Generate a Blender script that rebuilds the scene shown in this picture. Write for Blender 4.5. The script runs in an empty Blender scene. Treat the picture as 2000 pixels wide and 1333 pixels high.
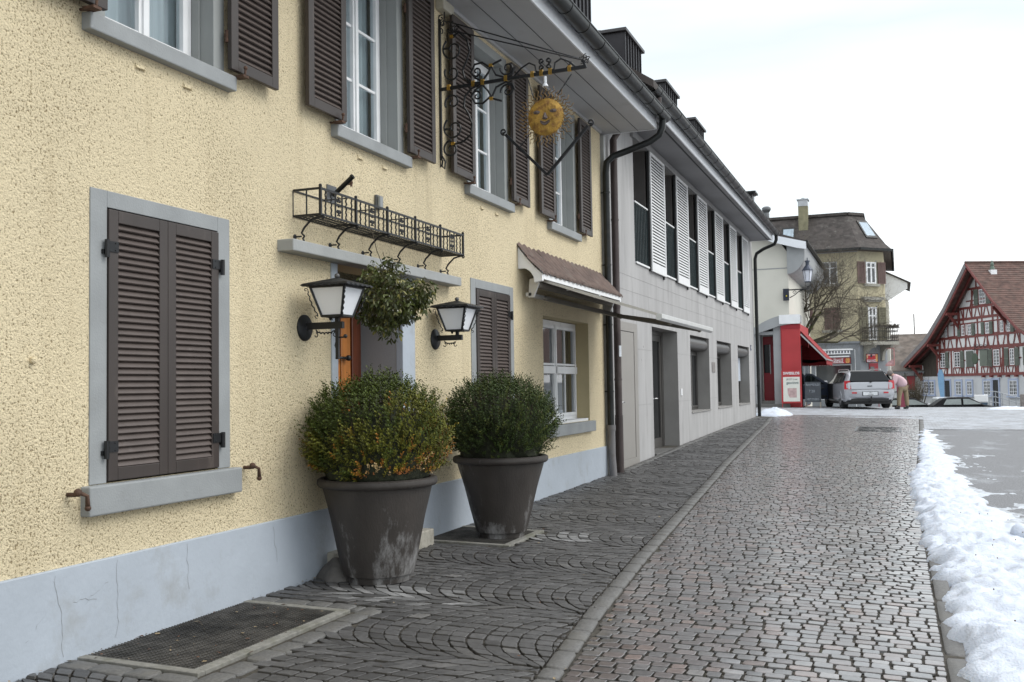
import bpy, bmesh, math, random
from mathutils import Vector, Matrix, noise
R_ = math.radians
random.seed(7)
S = bpy.context.scene
# ---------------------------------------------------------------- camera
cd = bpy.data.cameras.new("camera"); cam = bpy.data.objects.new("camera", cd)
S.collection.objects.link(cam); S.camera = cam
cd.sensor_width = 36.0; cd.lens = 34.99; cd.clip_start = 0.05; cd.clip_end = 2000
_Y = Vector((757.0, -76.5, -1944.0)).normalized()
_U = Vector((-0.016, 1.0, 0.0)); _U.z = (_U.x*_Y.x+_U.y*_Y.y)/-_Y.z; _U.normalize()
_X = _Y.cross(_U)
cam.matrix_world = Matrix.Translation((4.12, 0.0, 1.40)) @ Matrix((_X, _Y, _U)).to_4x4()
S.render.resolution_x = 1024; S.render.resolution_y = 682
cd.dof.use_dof = True; cd.dof.focus_distance = 7.5; cd.dof.aperture_fstop = 11
# ---------------------------------------------------------------- world: high thin overcast
W = bpy.data.worlds.new("World"); S.world = W; W.use_nodes = True
nt = W.node_tree; N = nt.nodes; L = nt.links
for n in list(N): N.remove(n)
out = N.new('ShaderNodeOutputWorld'); bg = N.new('ShaderNodeBackground')
sky = N.new('ShaderNodeTexSky'); sky.sky_type = 'NISHITA'; sky.sun_disc = False
SUN_EL, SUN_AZ = R_(42), R_(78)      # azimuth measured from +Y towards +X
sky.sun_elevation = SUN_EL; sky.sun_rotation = SUN_AZ
tc = N.new('ShaderNodeTexCoord'); sep = N.new('ShaderNodeSeparateXYZ'); L.new(tc.outputs['Generated'], sep.inputs[0])
ns = N.new('ShaderNodeTexNoise'); mp = N.new('ShaderNodeMapping'); mp.inputs['Scale'].default_value = (1.2, 1.2, 5.0)
L.new(tc.outputs['Generated'], mp.inputs[0]); L.new(mp.outputs[0], ns.inputs['Vector'])
ns.inputs['Scale'].default_value = 1.6; ns.inputs['Detail'].default_value = 5
ad = N.new('ShaderNodeMath'); ad.operation = 'MULTIPLY_ADD'; ad.inputs[1].default_value = 0.45; L.new(ns.outputs['Fac'], ad.inputs[0])
L.new(sep.outputs['Z'], ad.inputs[2])
cr = N.new('ShaderNodeValToRGB'); L.new(ad.outputs[0], cr.inputs[0])
e = cr.color_ramp.elements
e[0].position = 0.0; e[0].color = (0.90, 0.92, 0.93, 1); e[1].position = 1.0; e[1].color = (1.0, 1.02, 1.05, 1)
for p_, c_ in ((0.27, (.95, .96, .97, 1)), (0.40, (0.79, 0.845, 0.865, 1)), (0.56, (0.615, 0.665, 0.69, 1)), (0.72, (0.80, 0.86, 0.90, 1))):
    q = cr.color_ramp.elements.new(p_); q.color = c_
# overhead the cloud is thinner and much brighter than near the horizon, as on a real overcast day
br = N.new('ShaderNodeMapRange'); br.inputs['From Min'].default_value = 0.40; br.inputs['From Max'].default_value = 0.85
br.inputs['To Min'].default_value = 1.0; br.inputs['To Max'].default_value = 1.35; L.new(sep.outputs['Z'], br.inputs['Value'])
vm = N.new('ShaderNodeVectorMath'); vm.operation = 'SCALE'; L.new(cr.outputs[0], vm.inputs[0]); L.new(br.outputs[0], vm.inputs['Scale'])
vs = N.new('ShaderNodeVectorMath'); vs.operation = 'SCALE'; vs.inputs['Scale'].default_value = 0.10; L.new(sky.outputs[0], vs.inputs[0])
mx = N.new('ShaderNodeMixRGB'); mx.inputs['Fac'].default_value = 0.90; L.new(vs.outputs[0], mx.inputs[1]); L.new(vm.outputs[0], mx.inputs[2])
L.new(mx.outputs[0], bg.inputs['Color']); bg.inputs['Strength'].default_value = 1.0
L.new(bg.outputs[0], out.inputs[0])
sd = bpy.data.lights.new("sun", 'SUN'); so = bpy.data.objects.new("sun", sd); S.collection.objects.link(so)
sd.energy = 1.0; sd.angle = R_(35); sd.color = (1.0, 0.96, 0.90)
sdir = Vector((math.sin(SUN_AZ)*math.cos(SUN_EL), math.cos(SUN_AZ)*math.cos(SUN_EL), math.sin(SUN_EL)))
so.rotation_euler = sdir.to_track_quat('Z', 'Y').to_euler(); so.location = (20, 5, 30)
S.view_settings.view_transform = 'Standard'; S.view_settings.look = 'None'
S.view_settings.exposure = 0.66; S.view_settings.gamma = 1.0; S.view_settings.use_curve_mapping = False
# ---------------------------------------------------------------- helpers
COL = S.collection
class MB:
    def __init__(s): s.v = []; s.f = []; s.m = []
    def add(s, vs, fs, m=0):
        o = len(s.v); s.v += [tuple(p) for p in vs]
        for f in fs: s.f.append(tuple(i+o for i in f)); s.m.append(m)
        return s
    def box(s, x0, x1, y0, y1, z0, z1, m=0):
        if x0 > x1: x0, x1 = x1, x0
        if y0 > y1: y0, y1 = y1, y0
        if z0 > z1: z0, z1 = z1, z0
        return s.add([(x0,y0,z0),(x1,y0,z0),(x1,y1,z0),(x0,y1,z0),(x0,y0,z1),(x1,y0,z1),(x1,y1,z1),(x0,y1,z1)],
                     [(0,3,2,1),(4,5,6,7),(0,1,5,4),(1,2,6,5),(2,3,7,6),(3,0,4,7)], m)
    def obox(s, c, ax, ay, az, m=0):     # centre and three half-axis vectors
        c = Vector(c); ax = Vector(ax); ay = Vector(ay); az = Vector(az)
        P = [c+sx*ax+sy*ay+sz*az for sz in (-1,1) for sx, sy in ((-1,-1),(1,-1),(1,1),(-1,1))]
        return s.add(P, [(0,3,2,1),(4,5,6,7),(0,1,5,4),(1,2,6,5),(2,3,7,6),(3,0,4,7)], m)
    def bar(s, a, b, w, h, up=(0,0,1), m=0):   # rectangular bar a->b
        a = Vector(a); b = Vector(b); d = (b-a); l = d.length
        if l < 1e-6: return s
        d /= l; u = Vector(up); sx = d.cross(u)
        if sx.length < 1e-4: sx = d.cross(Vector((1,0,0)))
        sx.normalize(); u = sx.cross(d)
        return s.obox((a+b)/2, sx*w/2, d*l/2, u*h/2, m)
    def tube(s, pts, r, n=8, m=0, cap=True):
        pts = [Vector(p) for p in pts]; k = len(pts)
        if k < 2: return s
        rr = r if isinstance(r, (list, tuple)) else [r]*k
        t0 = (pts[1]-pts[0]).normalized(); u = t0.orthogonal().normalized(); o = len(s.v)
        for i, p in enumerate(pts):
            a = pts[max(0, i-1)]; b = pts[min(k-1, i+1)]; t = (b-a)
            t = t.normalized() if t.length > 1e-9 else t0
            u = u - t*u.dot(t)
            u = u.normalized() if u.length > 1e-6 else t.orthogonal().normalized()
            w = t.cross(u)
            for j in range(n):
                q = p + (u*math.cos(2*math.pi*j/n)+w*math.sin(2*math.pi*j/n))*rr[i]; s.v.append(tuple(q))
        for i in range(k-1):
            for j in range(n):
                a = o+i*n+j; b = o+i*n+(j+1) % n
                s.f.append((a, b, b+n, a+n)); s.m.append(m)
        if cap:
            s.f.append(tuple(o+j for j in range(n-1, -1, -1))); s.m.append(m)
            s.f.append(tuple(o+(k-1)*n+j for j in range(n))); s.m.append(m)
        return s
    def lathe(s, prof, c=(0,0,0), n=32, m=0, ax='z'):
        o = len(s.v); c = Vector(c)
        for r, z in prof:
            for j in range(n):
                a = 2*math.pi*j/n
                p = (r*math.cos(a), r*math.sin(a), z)
                if ax == 'x': p = (z, p[0], p[1])
                if ax == 'y': p = (p[0], z, p[1])
                s.v.append(tuple(c+Vector(p)))
        for i in range(len(prof)-1):
            for j in range(n):
                a = o+i*n+j; b = o+i*n+(j+1) % n
                s.f.append((a, b, b+n, a+n)); s.m.append(m)
        return s
    def prism(s, poly, e0, e1, axis='y', m=0):   # poly: 2-D points; axis: extrusion axis
        def P(a, b, t): return {'y': (a, t, b), 'x': (t, a, b), 'z': (a, b, t)}[axis]
        n = len(poly)
        vs = [P(a, b, e0) for a, b in poly]+[P(a, b, e1) for a, b in poly]
        fs = [tuple(range(n)), tuple(range(2*n-1, n-1, -1))]+[(i, i+n, (i+1) % n+n, (i+1) % n) for i in range(n)]
        return s.add(vs, fs, m)
    def quad(s, a, b, c, d, m=0): return s.add([a, b, c, d], [(0,1,2,3)], m)
    def ball(s, c, r, n=10, m=0, sz=1.0):
        prof = [(max(1e-4, r*math.sin(math.pi*i/n)), -r*sz*math.cos(math.pi*i/n)) for i in range(n+1)]
        return s.lathe(prof, c, max(8, n+2), m)
    def build(s, name, mats, parent=None, smooth=False, bevel=0, fix=True):
        me = bpy.data.meshes.new(name); me.from_pydata(s.v, [], s.f); 
        if not isinstance(mats, (list, tuple)): mats = [mats]
        for m in mats: me.materials.append(m)
        me.polygons.foreach_set('material_index', s.m)
        if smooth: me.polygons.foreach_set('use_smooth', [True]*len(me.polygons))
        me.update()
        if fix:
            b = bmesh.new(); b.from_mesh(me); bmesh.ops.recalc_face_normals(b, faces=b.faces); b.to_mesh(me); b.free()
        o = bpy.data.objects.new(name, me); COL.objects.link(o)
        if smooth == 'auto':
            try:
                me.set_sharp_from_angle(angle=R_(35))
            except Exception: pass
        if parent is not None:
            o.parent = parent
            if parent.type == 'EMPTY' and not parent.get('_loc'): o.matrix_parent_inverse = Matrix.Translation(-parent.location)
        if bevel:
            bm_ = o.modifiers.new('bevel', 'BEVEL'); bm_.width = bevel; bm_.segments = 2; bm_.limit_method = 'ANGLE'; bm_.angle_limit = R_(50)
        return o
def tag(o, label=None, cat=None, group=None, kind=None):
    if label: o['label'] = label
    if cat: o['category'] = cat
    if group: o['group'] = group
    if kind: o['kind'] = kind
    return o
def thing(name, label, cat, loc=(0,0,0), group=None, local=False):
    o = bpy.data.objects.new(name, None); COL.objects.link(o); o.location = loc; o.empty_display_size = .1
    if local: o['_loc'] = 1
    return tag(o, label, cat, group)
def kids(o): return [c for c in bpy.data.objects if c.parent == o]
def dup(o, parent=None, top=True):
    c = o.copy(); COL.objects.link(c)
    if parent is not None: c.parent = parent
    for k in kids(o): dup(k, c, False)
    return c
def struct(o): return tag(o, kind='structure')
# ---------------------------------------------------------------- materials
def rgb(h):
    h = h.lstrip('#'); c = [int(h[i:i+2], 16)/255 for i in (0, 2, 4)]
    return tuple(x/12.92 if x <= .04045 else ((x+.055)/1.055)**2.4 for x in c)
def mat(name, col, rough=.6, metal=0., var=.12, scale=6., bump=0., bscale=60., spec=.5, dirt=None, dscale=2.5, dthr=.55, damt=.6, detail=4., stretch=(1,1,1), bdist=.01, attr=False, coat=0., croug=.05):
    m = bpy.data.materials.new(name); m.use_nodes = True; n = m.node_tree.nodes; l = m.node_tree.links
    b = n['Principled BSDF']; b.inputs['Roughness'].default_value = rough; b.inputs['Metallic'].default_value = metal
    b.inputs['Specular IOR Level'].default_value = spec; b.inputs['Coat Weight'].default_value = coat; b.inputs['Coat Roughness'].default_value = croug
    t = n.new('ShaderNodeTexCoord'); mp = n.new('ShaderNodeMapping'); mp.inputs['Scale'].default_value = stretch
    l.new(t.outputs['Object'], mp.inputs[0])
    no = n.new('ShaderNodeTexNoise'); no.inputs['Scale'].default_value = scale; no.inputs['Detail'].default_value = detail
    l.new(mp.outputs[0], no.inputs['Vector'])
    mr = n.new('ShaderNodeMapRange'); mr.inputs['From Min'].default_value = .3; mr.inputs['From Max'].default_value = .7
    mr.inputs['To Min'].default_value = 1-var; mr.inputs['To Max'].default_value = 1+var; l.new(no.outputs['Fac'], mr.inputs['Value'])
    vm = n.new('ShaderNodeVectorMath'); vm.operation = 'SCALE'; l.new(mr.outputs[0], vm.inputs['Scale'])
    if attr:
        a = n.new('ShaderNodeAttribute'); a.attribute_name = 'Col'; l.new(a.outputs['Color'], vm.inputs[0])
    else: vm.inputs[0].default_value = col[:3]
    last = vm.outputs[0]
    if dirt:
        n2 = n.new('ShaderNodeTexNoise'); n2.inputs['Scale'].default_value = dscale; n2.inputs['Detail'].default_value = 6; n2.inputs['Roughness'].default_value = .65
        l.new(mp.outputs[0], n2.inputs['Vector'])
        r2 = n.new('ShaderNodeMapRange'); r2.inputs['From Min'].default_value = dthr; r2.inputs['From Max'].default_value = dthr+.15
        r2.inputs['To Max'].default_value = damt; l.new(n2.outputs['Fac'], r2.inputs['Value'])
        mm = n.new('ShaderNodeMixRGB'); mm.inputs[2].default_value = (*dirt[:3], 1); l.new(r2.outputs[0], mm.inputs[0]); l.new(last, mm.inputs[1]); last = mm.outputs[0]
    l.new(last, b.inputs['Base Color'])
    if bump:
        nb = n.new('ShaderNodeTexNoise'); nb.inputs['Scale'].default_value = bscale; nb.inputs['Detail'].default_value = 4
        l.new(mp.outputs[0], nb.inputs['Vector'])
        bp = n.new('ShaderNodeBump'); bp.inputs['Strength'].default_value = bump; bp.inputs['Distance'].default_value = bdist
        l.new(nb.outputs['Fac'], bp.inputs['Height']); l.new(bp.outputs[0], b.inputs['Normal'])
    return m
def glassmat(name, tint=(.5,.55,.55), dark=.0, gloss=1.6):
    m = bpy.data.materials.new(name); m.use_nodes = True; n = m.node_tree.nodes; l = m.node_tree.links
    n.remove(n['Principled BSDF']); o = n['Material Output']
    tr = n.new('ShaderNodeBsdfTransparent'); tr.inputs[0].default_value = (*tint, 1)
    gl = n.new('ShaderNodeBsdfGlossy'); gl.inputs['Roughness'].default_value = .03; gl.inputs[0].default_value = (.95,.97,1,1)
    fr = n.new('ShaderNodeFresnel'); fr.inputs[0].default_value = 1.5
    mu = n.new('ShaderNodeMath'); mu.operation = 'MULTIPLY'; mu.use_clamp = True; mu.inputs[1].default_value = gloss; l.new(fr.outputs[0], mu.inputs[0])
    mx = n.new('ShaderNodeMixShader'); l.new(mu.outputs[0], mx.inputs[0]); l.new(tr.outputs[0], mx.inputs[1]); l.new(gl.outputs[0], mx.inputs[2])
    l.new(mx.outputs[0], o.inputs[0]); return m
M = {}
def roughcast():
    m = mat('roughcast', (.735,.63,.425), rough=.9, var=.05, scale=.9); n = m.node_tree.nodes; l = m.node_tree.links; b = n['Principled BSDF']
    base = b.inputs['Base Color'].links[0].from_socket
    t = n.new('ShaderNodeTexCoord')
    def nz(sc, det, ro=.6, di=0):
        q = n.new('ShaderNodeTexNoise'); q.inputs['Scale'].default_value = sc; q.inputs['Detail'].default_value = det; q.inputs['Roughness'].default_value = ro; q.inputs['Distortion'].default_value = di
        l.new(t.outputs['Object'], q.inputs['Vector']); return q.outputs['Fac']
    def mrr(src, a0, a1, b0, b1):
        q = n.new('ShaderNodeMapRange'); q.inputs['From Min'].default_value = a0; q.inputs['From Max'].default_value = a1; q.inputs['To Min'].default_value = b0; q.inputs['To Max'].default_value = b1; l.new(src, q.inputs['Value']); return q.outputs[0]
    def mth(op, x, y):
        q = n.new('ShaderNodeMath'); q.operation = op
        for i, v in enumerate((x, y)):
            if isinstance(v, (int, float)): q.inputs[i].default_value = v
            else: l.new(v, q.inputs[i])
        return q.outputs[0]
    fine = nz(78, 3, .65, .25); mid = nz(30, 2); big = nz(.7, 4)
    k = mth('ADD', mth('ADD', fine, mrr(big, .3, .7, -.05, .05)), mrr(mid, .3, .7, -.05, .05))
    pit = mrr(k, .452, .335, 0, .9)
    mm = n.new('ShaderNodeMixRGB'); mm.inputs[2].default_value = (.20,.145,.065,1); l.new(pit, mm.inputs[0]); l.new(base, mm.inputs[1])  # brown in the pits: their shade, with some dirt, painted into the colour
    # rain streaks and soot: long vertical dirt
    mp = n.new('ShaderNodeMapping'); mp.inputs['Scale'].default_value = (1, 3.2, .35); l.new(t.outputs['Object'], mp.inputs[0])
    st = n.new('ShaderNodeTexNoise'); st.inputs['Scale'].default_value = 1.3; st.inputs['Detail'].default_value = 6; st.inputs['Roughness'].default_value = .65; l.new(mp.outputs[0], st.inputs['Vector'])
    sm = mrr(st.outputs['Fac'], .54, .78, 0, .38)
    m2 = n.new('ShaderNodeMixRGB'); m2.inputs[2].default_value = (.42,.33,.19,1); l.new(sm, m2.inputs[0]); l.new(mm.outputs[0], m2.inputs[1]); l.new(m2.outputs[0], b.inputs['Base Color'])
    bp = n.new('ShaderNodeBump'); bp.inputs['Strength'].default_value = 1.0; bp.inputs['Distance'].default_value = .020
    l.new(mth('ADD', mth('MULTIPLY', fine, .8), mth('MULTIPLY', mid, .5)), bp.inputs['Height']); l.new(bp.outputs[0], b.inputs['Normal'])
    return m
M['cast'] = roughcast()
M['plinth'] = mat('plinth_paint', (.40,.445,.50), .55, var=.06, scale=2, bump=.3, bscale=22, dirt=(.27,.27,.255), dscale=2.4, dthr=.55, damt=.45)
M['sill'] = mat('grey_stone_paint', (.275,.29,.295), .65, var=.10, scale=4, bump=.2, bscale=90, dirt=(.2,.2,.19), dscale=5, dthr=.6, damt=.35)
M['trim'] = mat('reveal_grey', (.30,.315,.31), .6, var=.06, scale=3)
M['white'] = mat('white_paint', (.78,.79,.80), .4, var=.05, scale=5, dirt=(.45,.44,.42), dscale=6, dthr=.64, damt=.4)
M['brown'] = mat('brown_shutter_paint', (.036,.026,.022), .5, var=.16, scale=5, spec=.6, dirt=(.17,.14,.12), dscale=5, dthr=.6, damt=.45, stretch=(1,1,.35))
M['slat'] = mat('brown_slat_paint', (.088,.068,.060), .5, var=.10, scale=8, dirt=(.16,.14,.13), dscale=7, dthr=.6, damt=.4, spec=.6)
M['iron'] = mat('wrought_iron', (.018,.019,.021), .42, metal=.4, var=.2, scale=20, bump=.1)
M['rust'] = mat('rusty_iron', (.085,.045,.028), .8, var=.35, scale=30, bump=.3, bscale=120)
M['gold'] = mat('gold_band', (.45,.27,.05), .4, metal=.8, var=.25, scale=40)
M['soffit'] = mat('soffit_boards', (.44,.445,.455), .6, var=.04, scale=2, dirt=(.3,.29,.28), dscale=2, dthr=.6, damt=.5)
M['fascia'] = mat('fascia_white', (.72,.74,.77), .5, var=.04, scale=3, dirt=(.5,.48,.45), dscale=8, dthr=.62, damt=.5)
M['gutter'] = mat('gutter_metal', (.022,.024,.024), .38, metal=.6, var=.25, scale=4, dirt=(.07,.06,.05), dscale=3, dthr=.55, damt=.5)
M['bpipe'] = mat('brown_pipe', (.055,.040,.038), .45, metal=.2, var=.15, scale=4, dirt=(.13,.11,.10), dscale=3, dthr=.55, damt=.5)
M['zinc'] = mat('zinc', (.12,.125,.13), .5, metal=.5, var=.15, scale=5)
M['concrete'] = mat('board_marked_concrete', (.385,.38,.378), .85, var=.10, scale=1.6, bump=.3, bscale=30, dirt=(.26,.255,.25), dscale=2.2, dthr=.53, damt=.6, stretch=(1,1.8,.30))
M['creveal'] = mat('concrete_reveal_shaded', (.27,.262,.25), .85, var=.08, scale=3, bump=.2, bscale=40)  # same concrete, darkened: the reveals' weaker light painted into the colour
M['metaldoor'] = mat('taupe_metal_door', (.27,.255,.235), .45, var=.03, scale=3)
M['bronze'] = mat('bronze_frame', (.085,.08,.075), .42, metal=.3, var=.05, scale=4)
M['louvre'] = mat('white_louvre', (.74,.745,.75), .5, var=.04, scale=5)
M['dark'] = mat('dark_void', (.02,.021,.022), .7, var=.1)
M['room'] = mat('room_wall', (.16,.15,.14), .9, var=.1)
M['curtain'] = mat('curtain', (.70,.74,.75), .9, var=.06, scale=9, stretch=(1,8,.3))
M['glass'] = glassmat('window_glass', (.80,.86,.88), gloss=1.5)
M['dglass'] = glassmat('dark_glass', (.16,.18,.18), gloss=1.2)
M['roof'] = mat('dark_roof_tiles', (.06,.05,.045), .8, var=.25, scale=8)
M['dormer'] = mat('dormer_sheet', (.035,.033,.036), .4, metal=.5, var=.2, scale=3)
M['wood'] = mat('varnished_door_wood', (.40,.15,.035), .35, var=.2, scale=3, stretch=(6,6,.6), spec=.6, coat=.3)
M['dwood'] = mat('dark_door_wood', (.13,.035,.014), .35, var=.3, scale=4, stretch=(6,6,.5), coat=.3)
M['opal'] = mat('opal_glass', (.78,.80,.84), .22, var=.02, scale=3, spec=.6)
M['twig'] = mat('twig_bark', (.06,.045,.028), .8, var=.3, scale=20)
M['potm'] = None
M['cobble'] = mat('porphyry_setts', (.1,.1,.1), .50, var=.22, scale=30, bump=.5, bscale=130, attr=True, spec=.55, bdist=.004)
M['redstone'] = mat('wet_setts', (.1,.1,.1), .32, var=.22, scale=35, bump=.16, bscale=90, attr=True, spec=.7, bdist=.003, coat=.85, croug=.20)
M['granite'] = mat('granite', (.115,.113,.108), .6, var=.25, scale=60, bump=.3, bscale=120, dirt=(.13,.125,.11), dscale=5, dthr=.52, damt=.6)
M['joint'] = mat('joint_grit', (.052,.046,.036), .9, var=.4, scale=40, bump=.6, bscale=80, dirt=(.05,.06,.02), dscale=3, dthr=.58, damt=.8)
def G(y):
    t = [(-30,0),(6,0),(10,.02),(15,.06),(20,.18),(25,.28),(31,.36),(38,.38),(45,.35),(52,.0),(60,-.8),(66,-1.2),(84,-1.2),(92,-.62),(900,-.6)]
    for (a, p), (b, q) in zip(t, t[1:]):
        if y <= b:
            k = max(0, (y-a)/(b-a)); k2 = k*k*(3-2*k) if 45 <= a < 60 else k
            return p+(q-p)*k2
    return -.6
def gz(x, y):
    return G(y)-.02*min(max(x, -1), 5.0)*max(0, min(1, (60-y)/15))
# ================================================================= GROUND
def lin(t, x):
    if x <= t[0][0]: return t[0][1]
    for (a, p), (b, q) in zip(t, t[1:]):
        if x <= b: return p+(q-p)*(x-a)/(b-a)
    return t[-1][1]
STRIP = [(-2,3.1),(4.6,2.40),(6.2,2.20),(8.2,2.01),(11.4,1.75),(16,1.38),(20.4,1.12),(27.3,.70),(30.5,.45)]
KERB = [(-3,4.33),(15,4.27),(18,4.36),(22.5,4.46),(27,4.55),(33,4.64)]
def sx(y): return lin(STRIP, y)
def kx(y): return lin(KERB, y)
def attr_mesh(o, cols):      # one colour per face
    me = o.data; ca = me.color_attributes.new('Col', 'FLOAT_COLOR', 'CORNER'); buf = []
    for p, c in zip(me.polygons, cols): buf += [c[0], c[1], c[2], 1.0]*p.loop_total
    ca.data.foreach_set('color', buf)
# base terrain (one sheet out to the horizon)
xs = [-400,-150,-60,-30,-15,-8,-4,-2,-1,0,1,2,3,4,5,6,8,10,14,20,30,60,150,400]
ys = [-60,-20,-8]+[-4+2*i for i in range(37)]+[75,90,120,160,220,320,500,900]
mb = MB(); mb.v = [(x, y, gz(x, y)-.03) for y in ys for x in xs]
nx = len(xs); mb.f = [(j*nx+i, j*nx+i+1, (j+1)*nx+i+1, (j+1)*nx+i) for j in range(len(ys)-1) for i in range(nx-1)]; mb.m = [0]*len(mb.f)
gm = mat('far_paving', (.20,.20,.205), .6, var=.2, scale=2.5, bump=.4, bscale=12, dirt=(.55,.57,.60), dscale=.35, dthr=.50, damt=.8)
struct(mb.build('ground', gm, smooth=True))
def sheet(name, x0f, x1f, y0, y1, dz, m, nx=6, dy=1.0):
    mb = MB(); n = int(math.ceil((y1-y0)/dy)); 
    for j in range(n+1):
        y = y0+(y1-y0)*j/n; a, b = x0f(y), x1f(y)
        for i in range(nx+1): x = a+(b-a)*i/nx; mb.v.append((x, y, gz(x, y)+dz))
    for j in range(n):
        for i in range(nx): mb.f.append((j*(nx+1)+i, j*(nx+1)+i+1, (j+1)*(nx+1)+i+1, (j+1)*(nx+1)+i)); mb.m.append(0)
    return struct(mb.build(name, m, smooth=True))
sheet('paving_bed', lambda y: -.3, lambda y: kx(y)+.1, -3, 33, -.016, M['joint'])
asph = mat('asphalt', (.13,.13,.135), .46, var=.6, scale=60, bump=.6, bscale=150, dirt=(.36,.385,.41), dscale=1.3, dthr=.55, damt=.6, spec=.5, stretch=(1,.6,1))
sheet('road', lambda y: kx(y)+.12, lambda y: 40, -10, 26.3, -.022, asph, nx=12)
# distant square: small setts with thawing frost between them
def plaza_mat():
    m = mat('frosty_setts', (.20,.20,.21), .5, var=.12, scale=1.0, bump=.15, bscale=30, spec=.5); n = m.node_tree.nodes; l = m.node_tree.links; b = n['Principled BSDF']
    base = b.inputs['Base Color'].links[0].from_socket; t = n.new('ShaderNodeTexCoord')
    bk = n.new('ShaderNodeTexBrick'); bk.inputs['Scale'].default_value = 1; bk.inputs['Brick Width'].default_value = .16; bk.inputs['Row Height'].default_value = .11; bk.inputs['Mortar Size'].default_value = .016
    bk.inputs['Color1'].default_value = (.20,.20,.21,1); bk.inputs['Color2'].default_value = (.30,.295,.30,1); bk.inputs['Mortar'].default_value = (.09,.09,.09,1)
    l.new(t.outputs['Object'], bk.inputs['Vector'])
    n2 = n.new('ShaderNodeTexNoise'); n2.inputs['Scale'].default_value = 2.6; n2.inputs['Detail'].default_value = 9; n2.inputs['Roughness'].default_value = .7; l.new(t.outputs['Object'], n2.inputs['Vector'])
    r2 = n.new('ShaderNodeMapRange'); r2.inputs['From Min'].default_value = .38; r2.inputs['From Max'].default_value = .62; r2.inputs['To Max'].default_value = .85; l.new(n2.outputs['Fac'], r2.inputs['Value'])
    mm = n.new('ShaderNodeMixRGB'); mm.inputs[2].default_value = (.40,.43,.47,1); l.new(r2.outputs[0], mm.inputs[0]); l.new(bk.outputs['Color'], mm.inputs[1]); l.new(mm.outputs[0], b.inputs['Base Color'])
    return m
sheet('square', lambda y: -6 if y > 31.6 else kx(y)+.1, lambda y: 45, 26.3, 60, -.012, plaza_mat(), nx=24)
# ---- real setts
CUR = {'v': None}
def sett(mb, cols, q, z, col, gap=.006, round_=.13, h=.014, dome=.0006, rnd=random, ya_=1.45):
    cx = sum(p[0] for p in q)/4; cy = sum(p[1] for p in q)/4
    pts = []
    for i in range(4):
        a = q[i]; p = q[i-1]; n = q[(i+1) % 4]
        k = round_*rnd.uniform(.6, 1.2)
        pts.append((a[0]+(p[0]-a[0])*k, a[1]+(p[1]-a[1])*k)); pts.append((a[0]+(n[0]-a[0])*k, a[1]+(n[1]-a[1])*k))
    size = max(.03, min(math.hypot(q[1][0]-q[0][0], q[1][1]-q[0][1]), math.hypot(q[2][0]-q[1][0], q[2][1]-q[1][1])))
    tx, ty = rnd.gauss(0, .013), rnd.gauss(0, .013); dz = rnd.gauss(0, .0022); o = len(mb.v)
    for s_, zz in ((1-gap/size*1.0, -h), (1-gap/size*1.6, -.0022), (1-gap/size*2.3, 0)):
        for x, y in pts:
            X = cx+(x-cx)*s_; Y = cy+(y-cy)*(1-(1-s_)*ya_)
            mb.v.append((X, Y, z(X, Y)+dz+zz+tx*(X-cx)+ty*(Y-cy)))
    mb.v.append((cx, cy, z(cx, cy)+dz+dome))
    for r in range(2):
        for j in range(8):
            a = o+r*8+j; b = o+r*8+(j+1) % 8; mb.f.append((a, b, b+8, a+8)); mb.m.append(0); cols.append(col if r else (.035, .031, .026))
    for j in range(8): mb.f.append((o+16+j, o+16+(j+1) % 8, o+24)); mb.m.append(0); cols.append(col)
GR = [(0.0, .99, 3.95, 5.78), (0.0, .90, 8.18, 9.18)]
def fans():
    rnd = random.Random(3); mb = MB(); cols = []; Rr = .69; per = 1.22; ds = .104; hw_ = .61
    inside = lambda x, y: any(a-.02 < x < b and c < y < d for a, b, c, d in GR)
    for k in range(-3, 21):
        yc = 5.5+per*k; ph = rnd.uniform(0, ds)
        j = -8
        while True:
            x0 = ph+j*ds; j += 1
            if x0 > 3.2: break
            n = 12; an = [-hw_+2*hw_*(i+(rnd.uniform(-.13, .13) if 0 < i < n else 0))/n for i in range(n+1)]
            wob = [rnd.uniform(-.005, .005) for _ in range(n+1)]
            for i in range(n):
                def P(a, xo, w): return [xo+Rr-math.sqrt(Rr*Rr-a*a)+w, yc+a]
                q = [P(an[i], x0, wob[i]), P(an[i+1], x0, wob[i+1]), P(an[i+1], x0+ds, wob[i+1]), P(an[i], x0+ds, wob[i])]
                for p in q:
                    p[0] += .015*noise.noise((p[0]*2, p[1]*2, 0)); p[1] += .015*noise.noise((p[0]*2, p[1]*2, 5))
                mx_ = sum(p[0] for p in q)/4; my_ = sum(p[1] for p in q)/4
                if mx_ < -.02 or min(p[0] for p in q) > sx(my_)-.022 or max(p[0] for p in q) < .03 or inside(mx_, my_) or my_ > 30.5: continue
                for p in q: p[0] = max(.008, min(sx(p[1])-.004, p[0]))
                v = rnd.uniform(.72, 1.28); c = (.072*v, .071*v, .071*v)
                if rnd.random() < .05: c = (.11*v, .107*v, .104*v)
                d1 = math.hypot((mx_-.92)/1.0, (my_-6.15)/.45); d2 = math.hypot((mx_-1.05)/.9, (my_-8.9)/.5)
                if min(d1*1.7, d2*1.9) < 1 and rnd.random() < .75: k_ = rnd.uniform(.10, .26); c = (k_, k_, k_)
                sett(mb, cols, q, lambda x, y: gz(x, y), c, gap=.0066, rnd=rnd)
    o = mb.build('walkway', M['cobble'], smooth=False, fix=False); attr_mesh(o, cols); struct(o)
fans()
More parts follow.
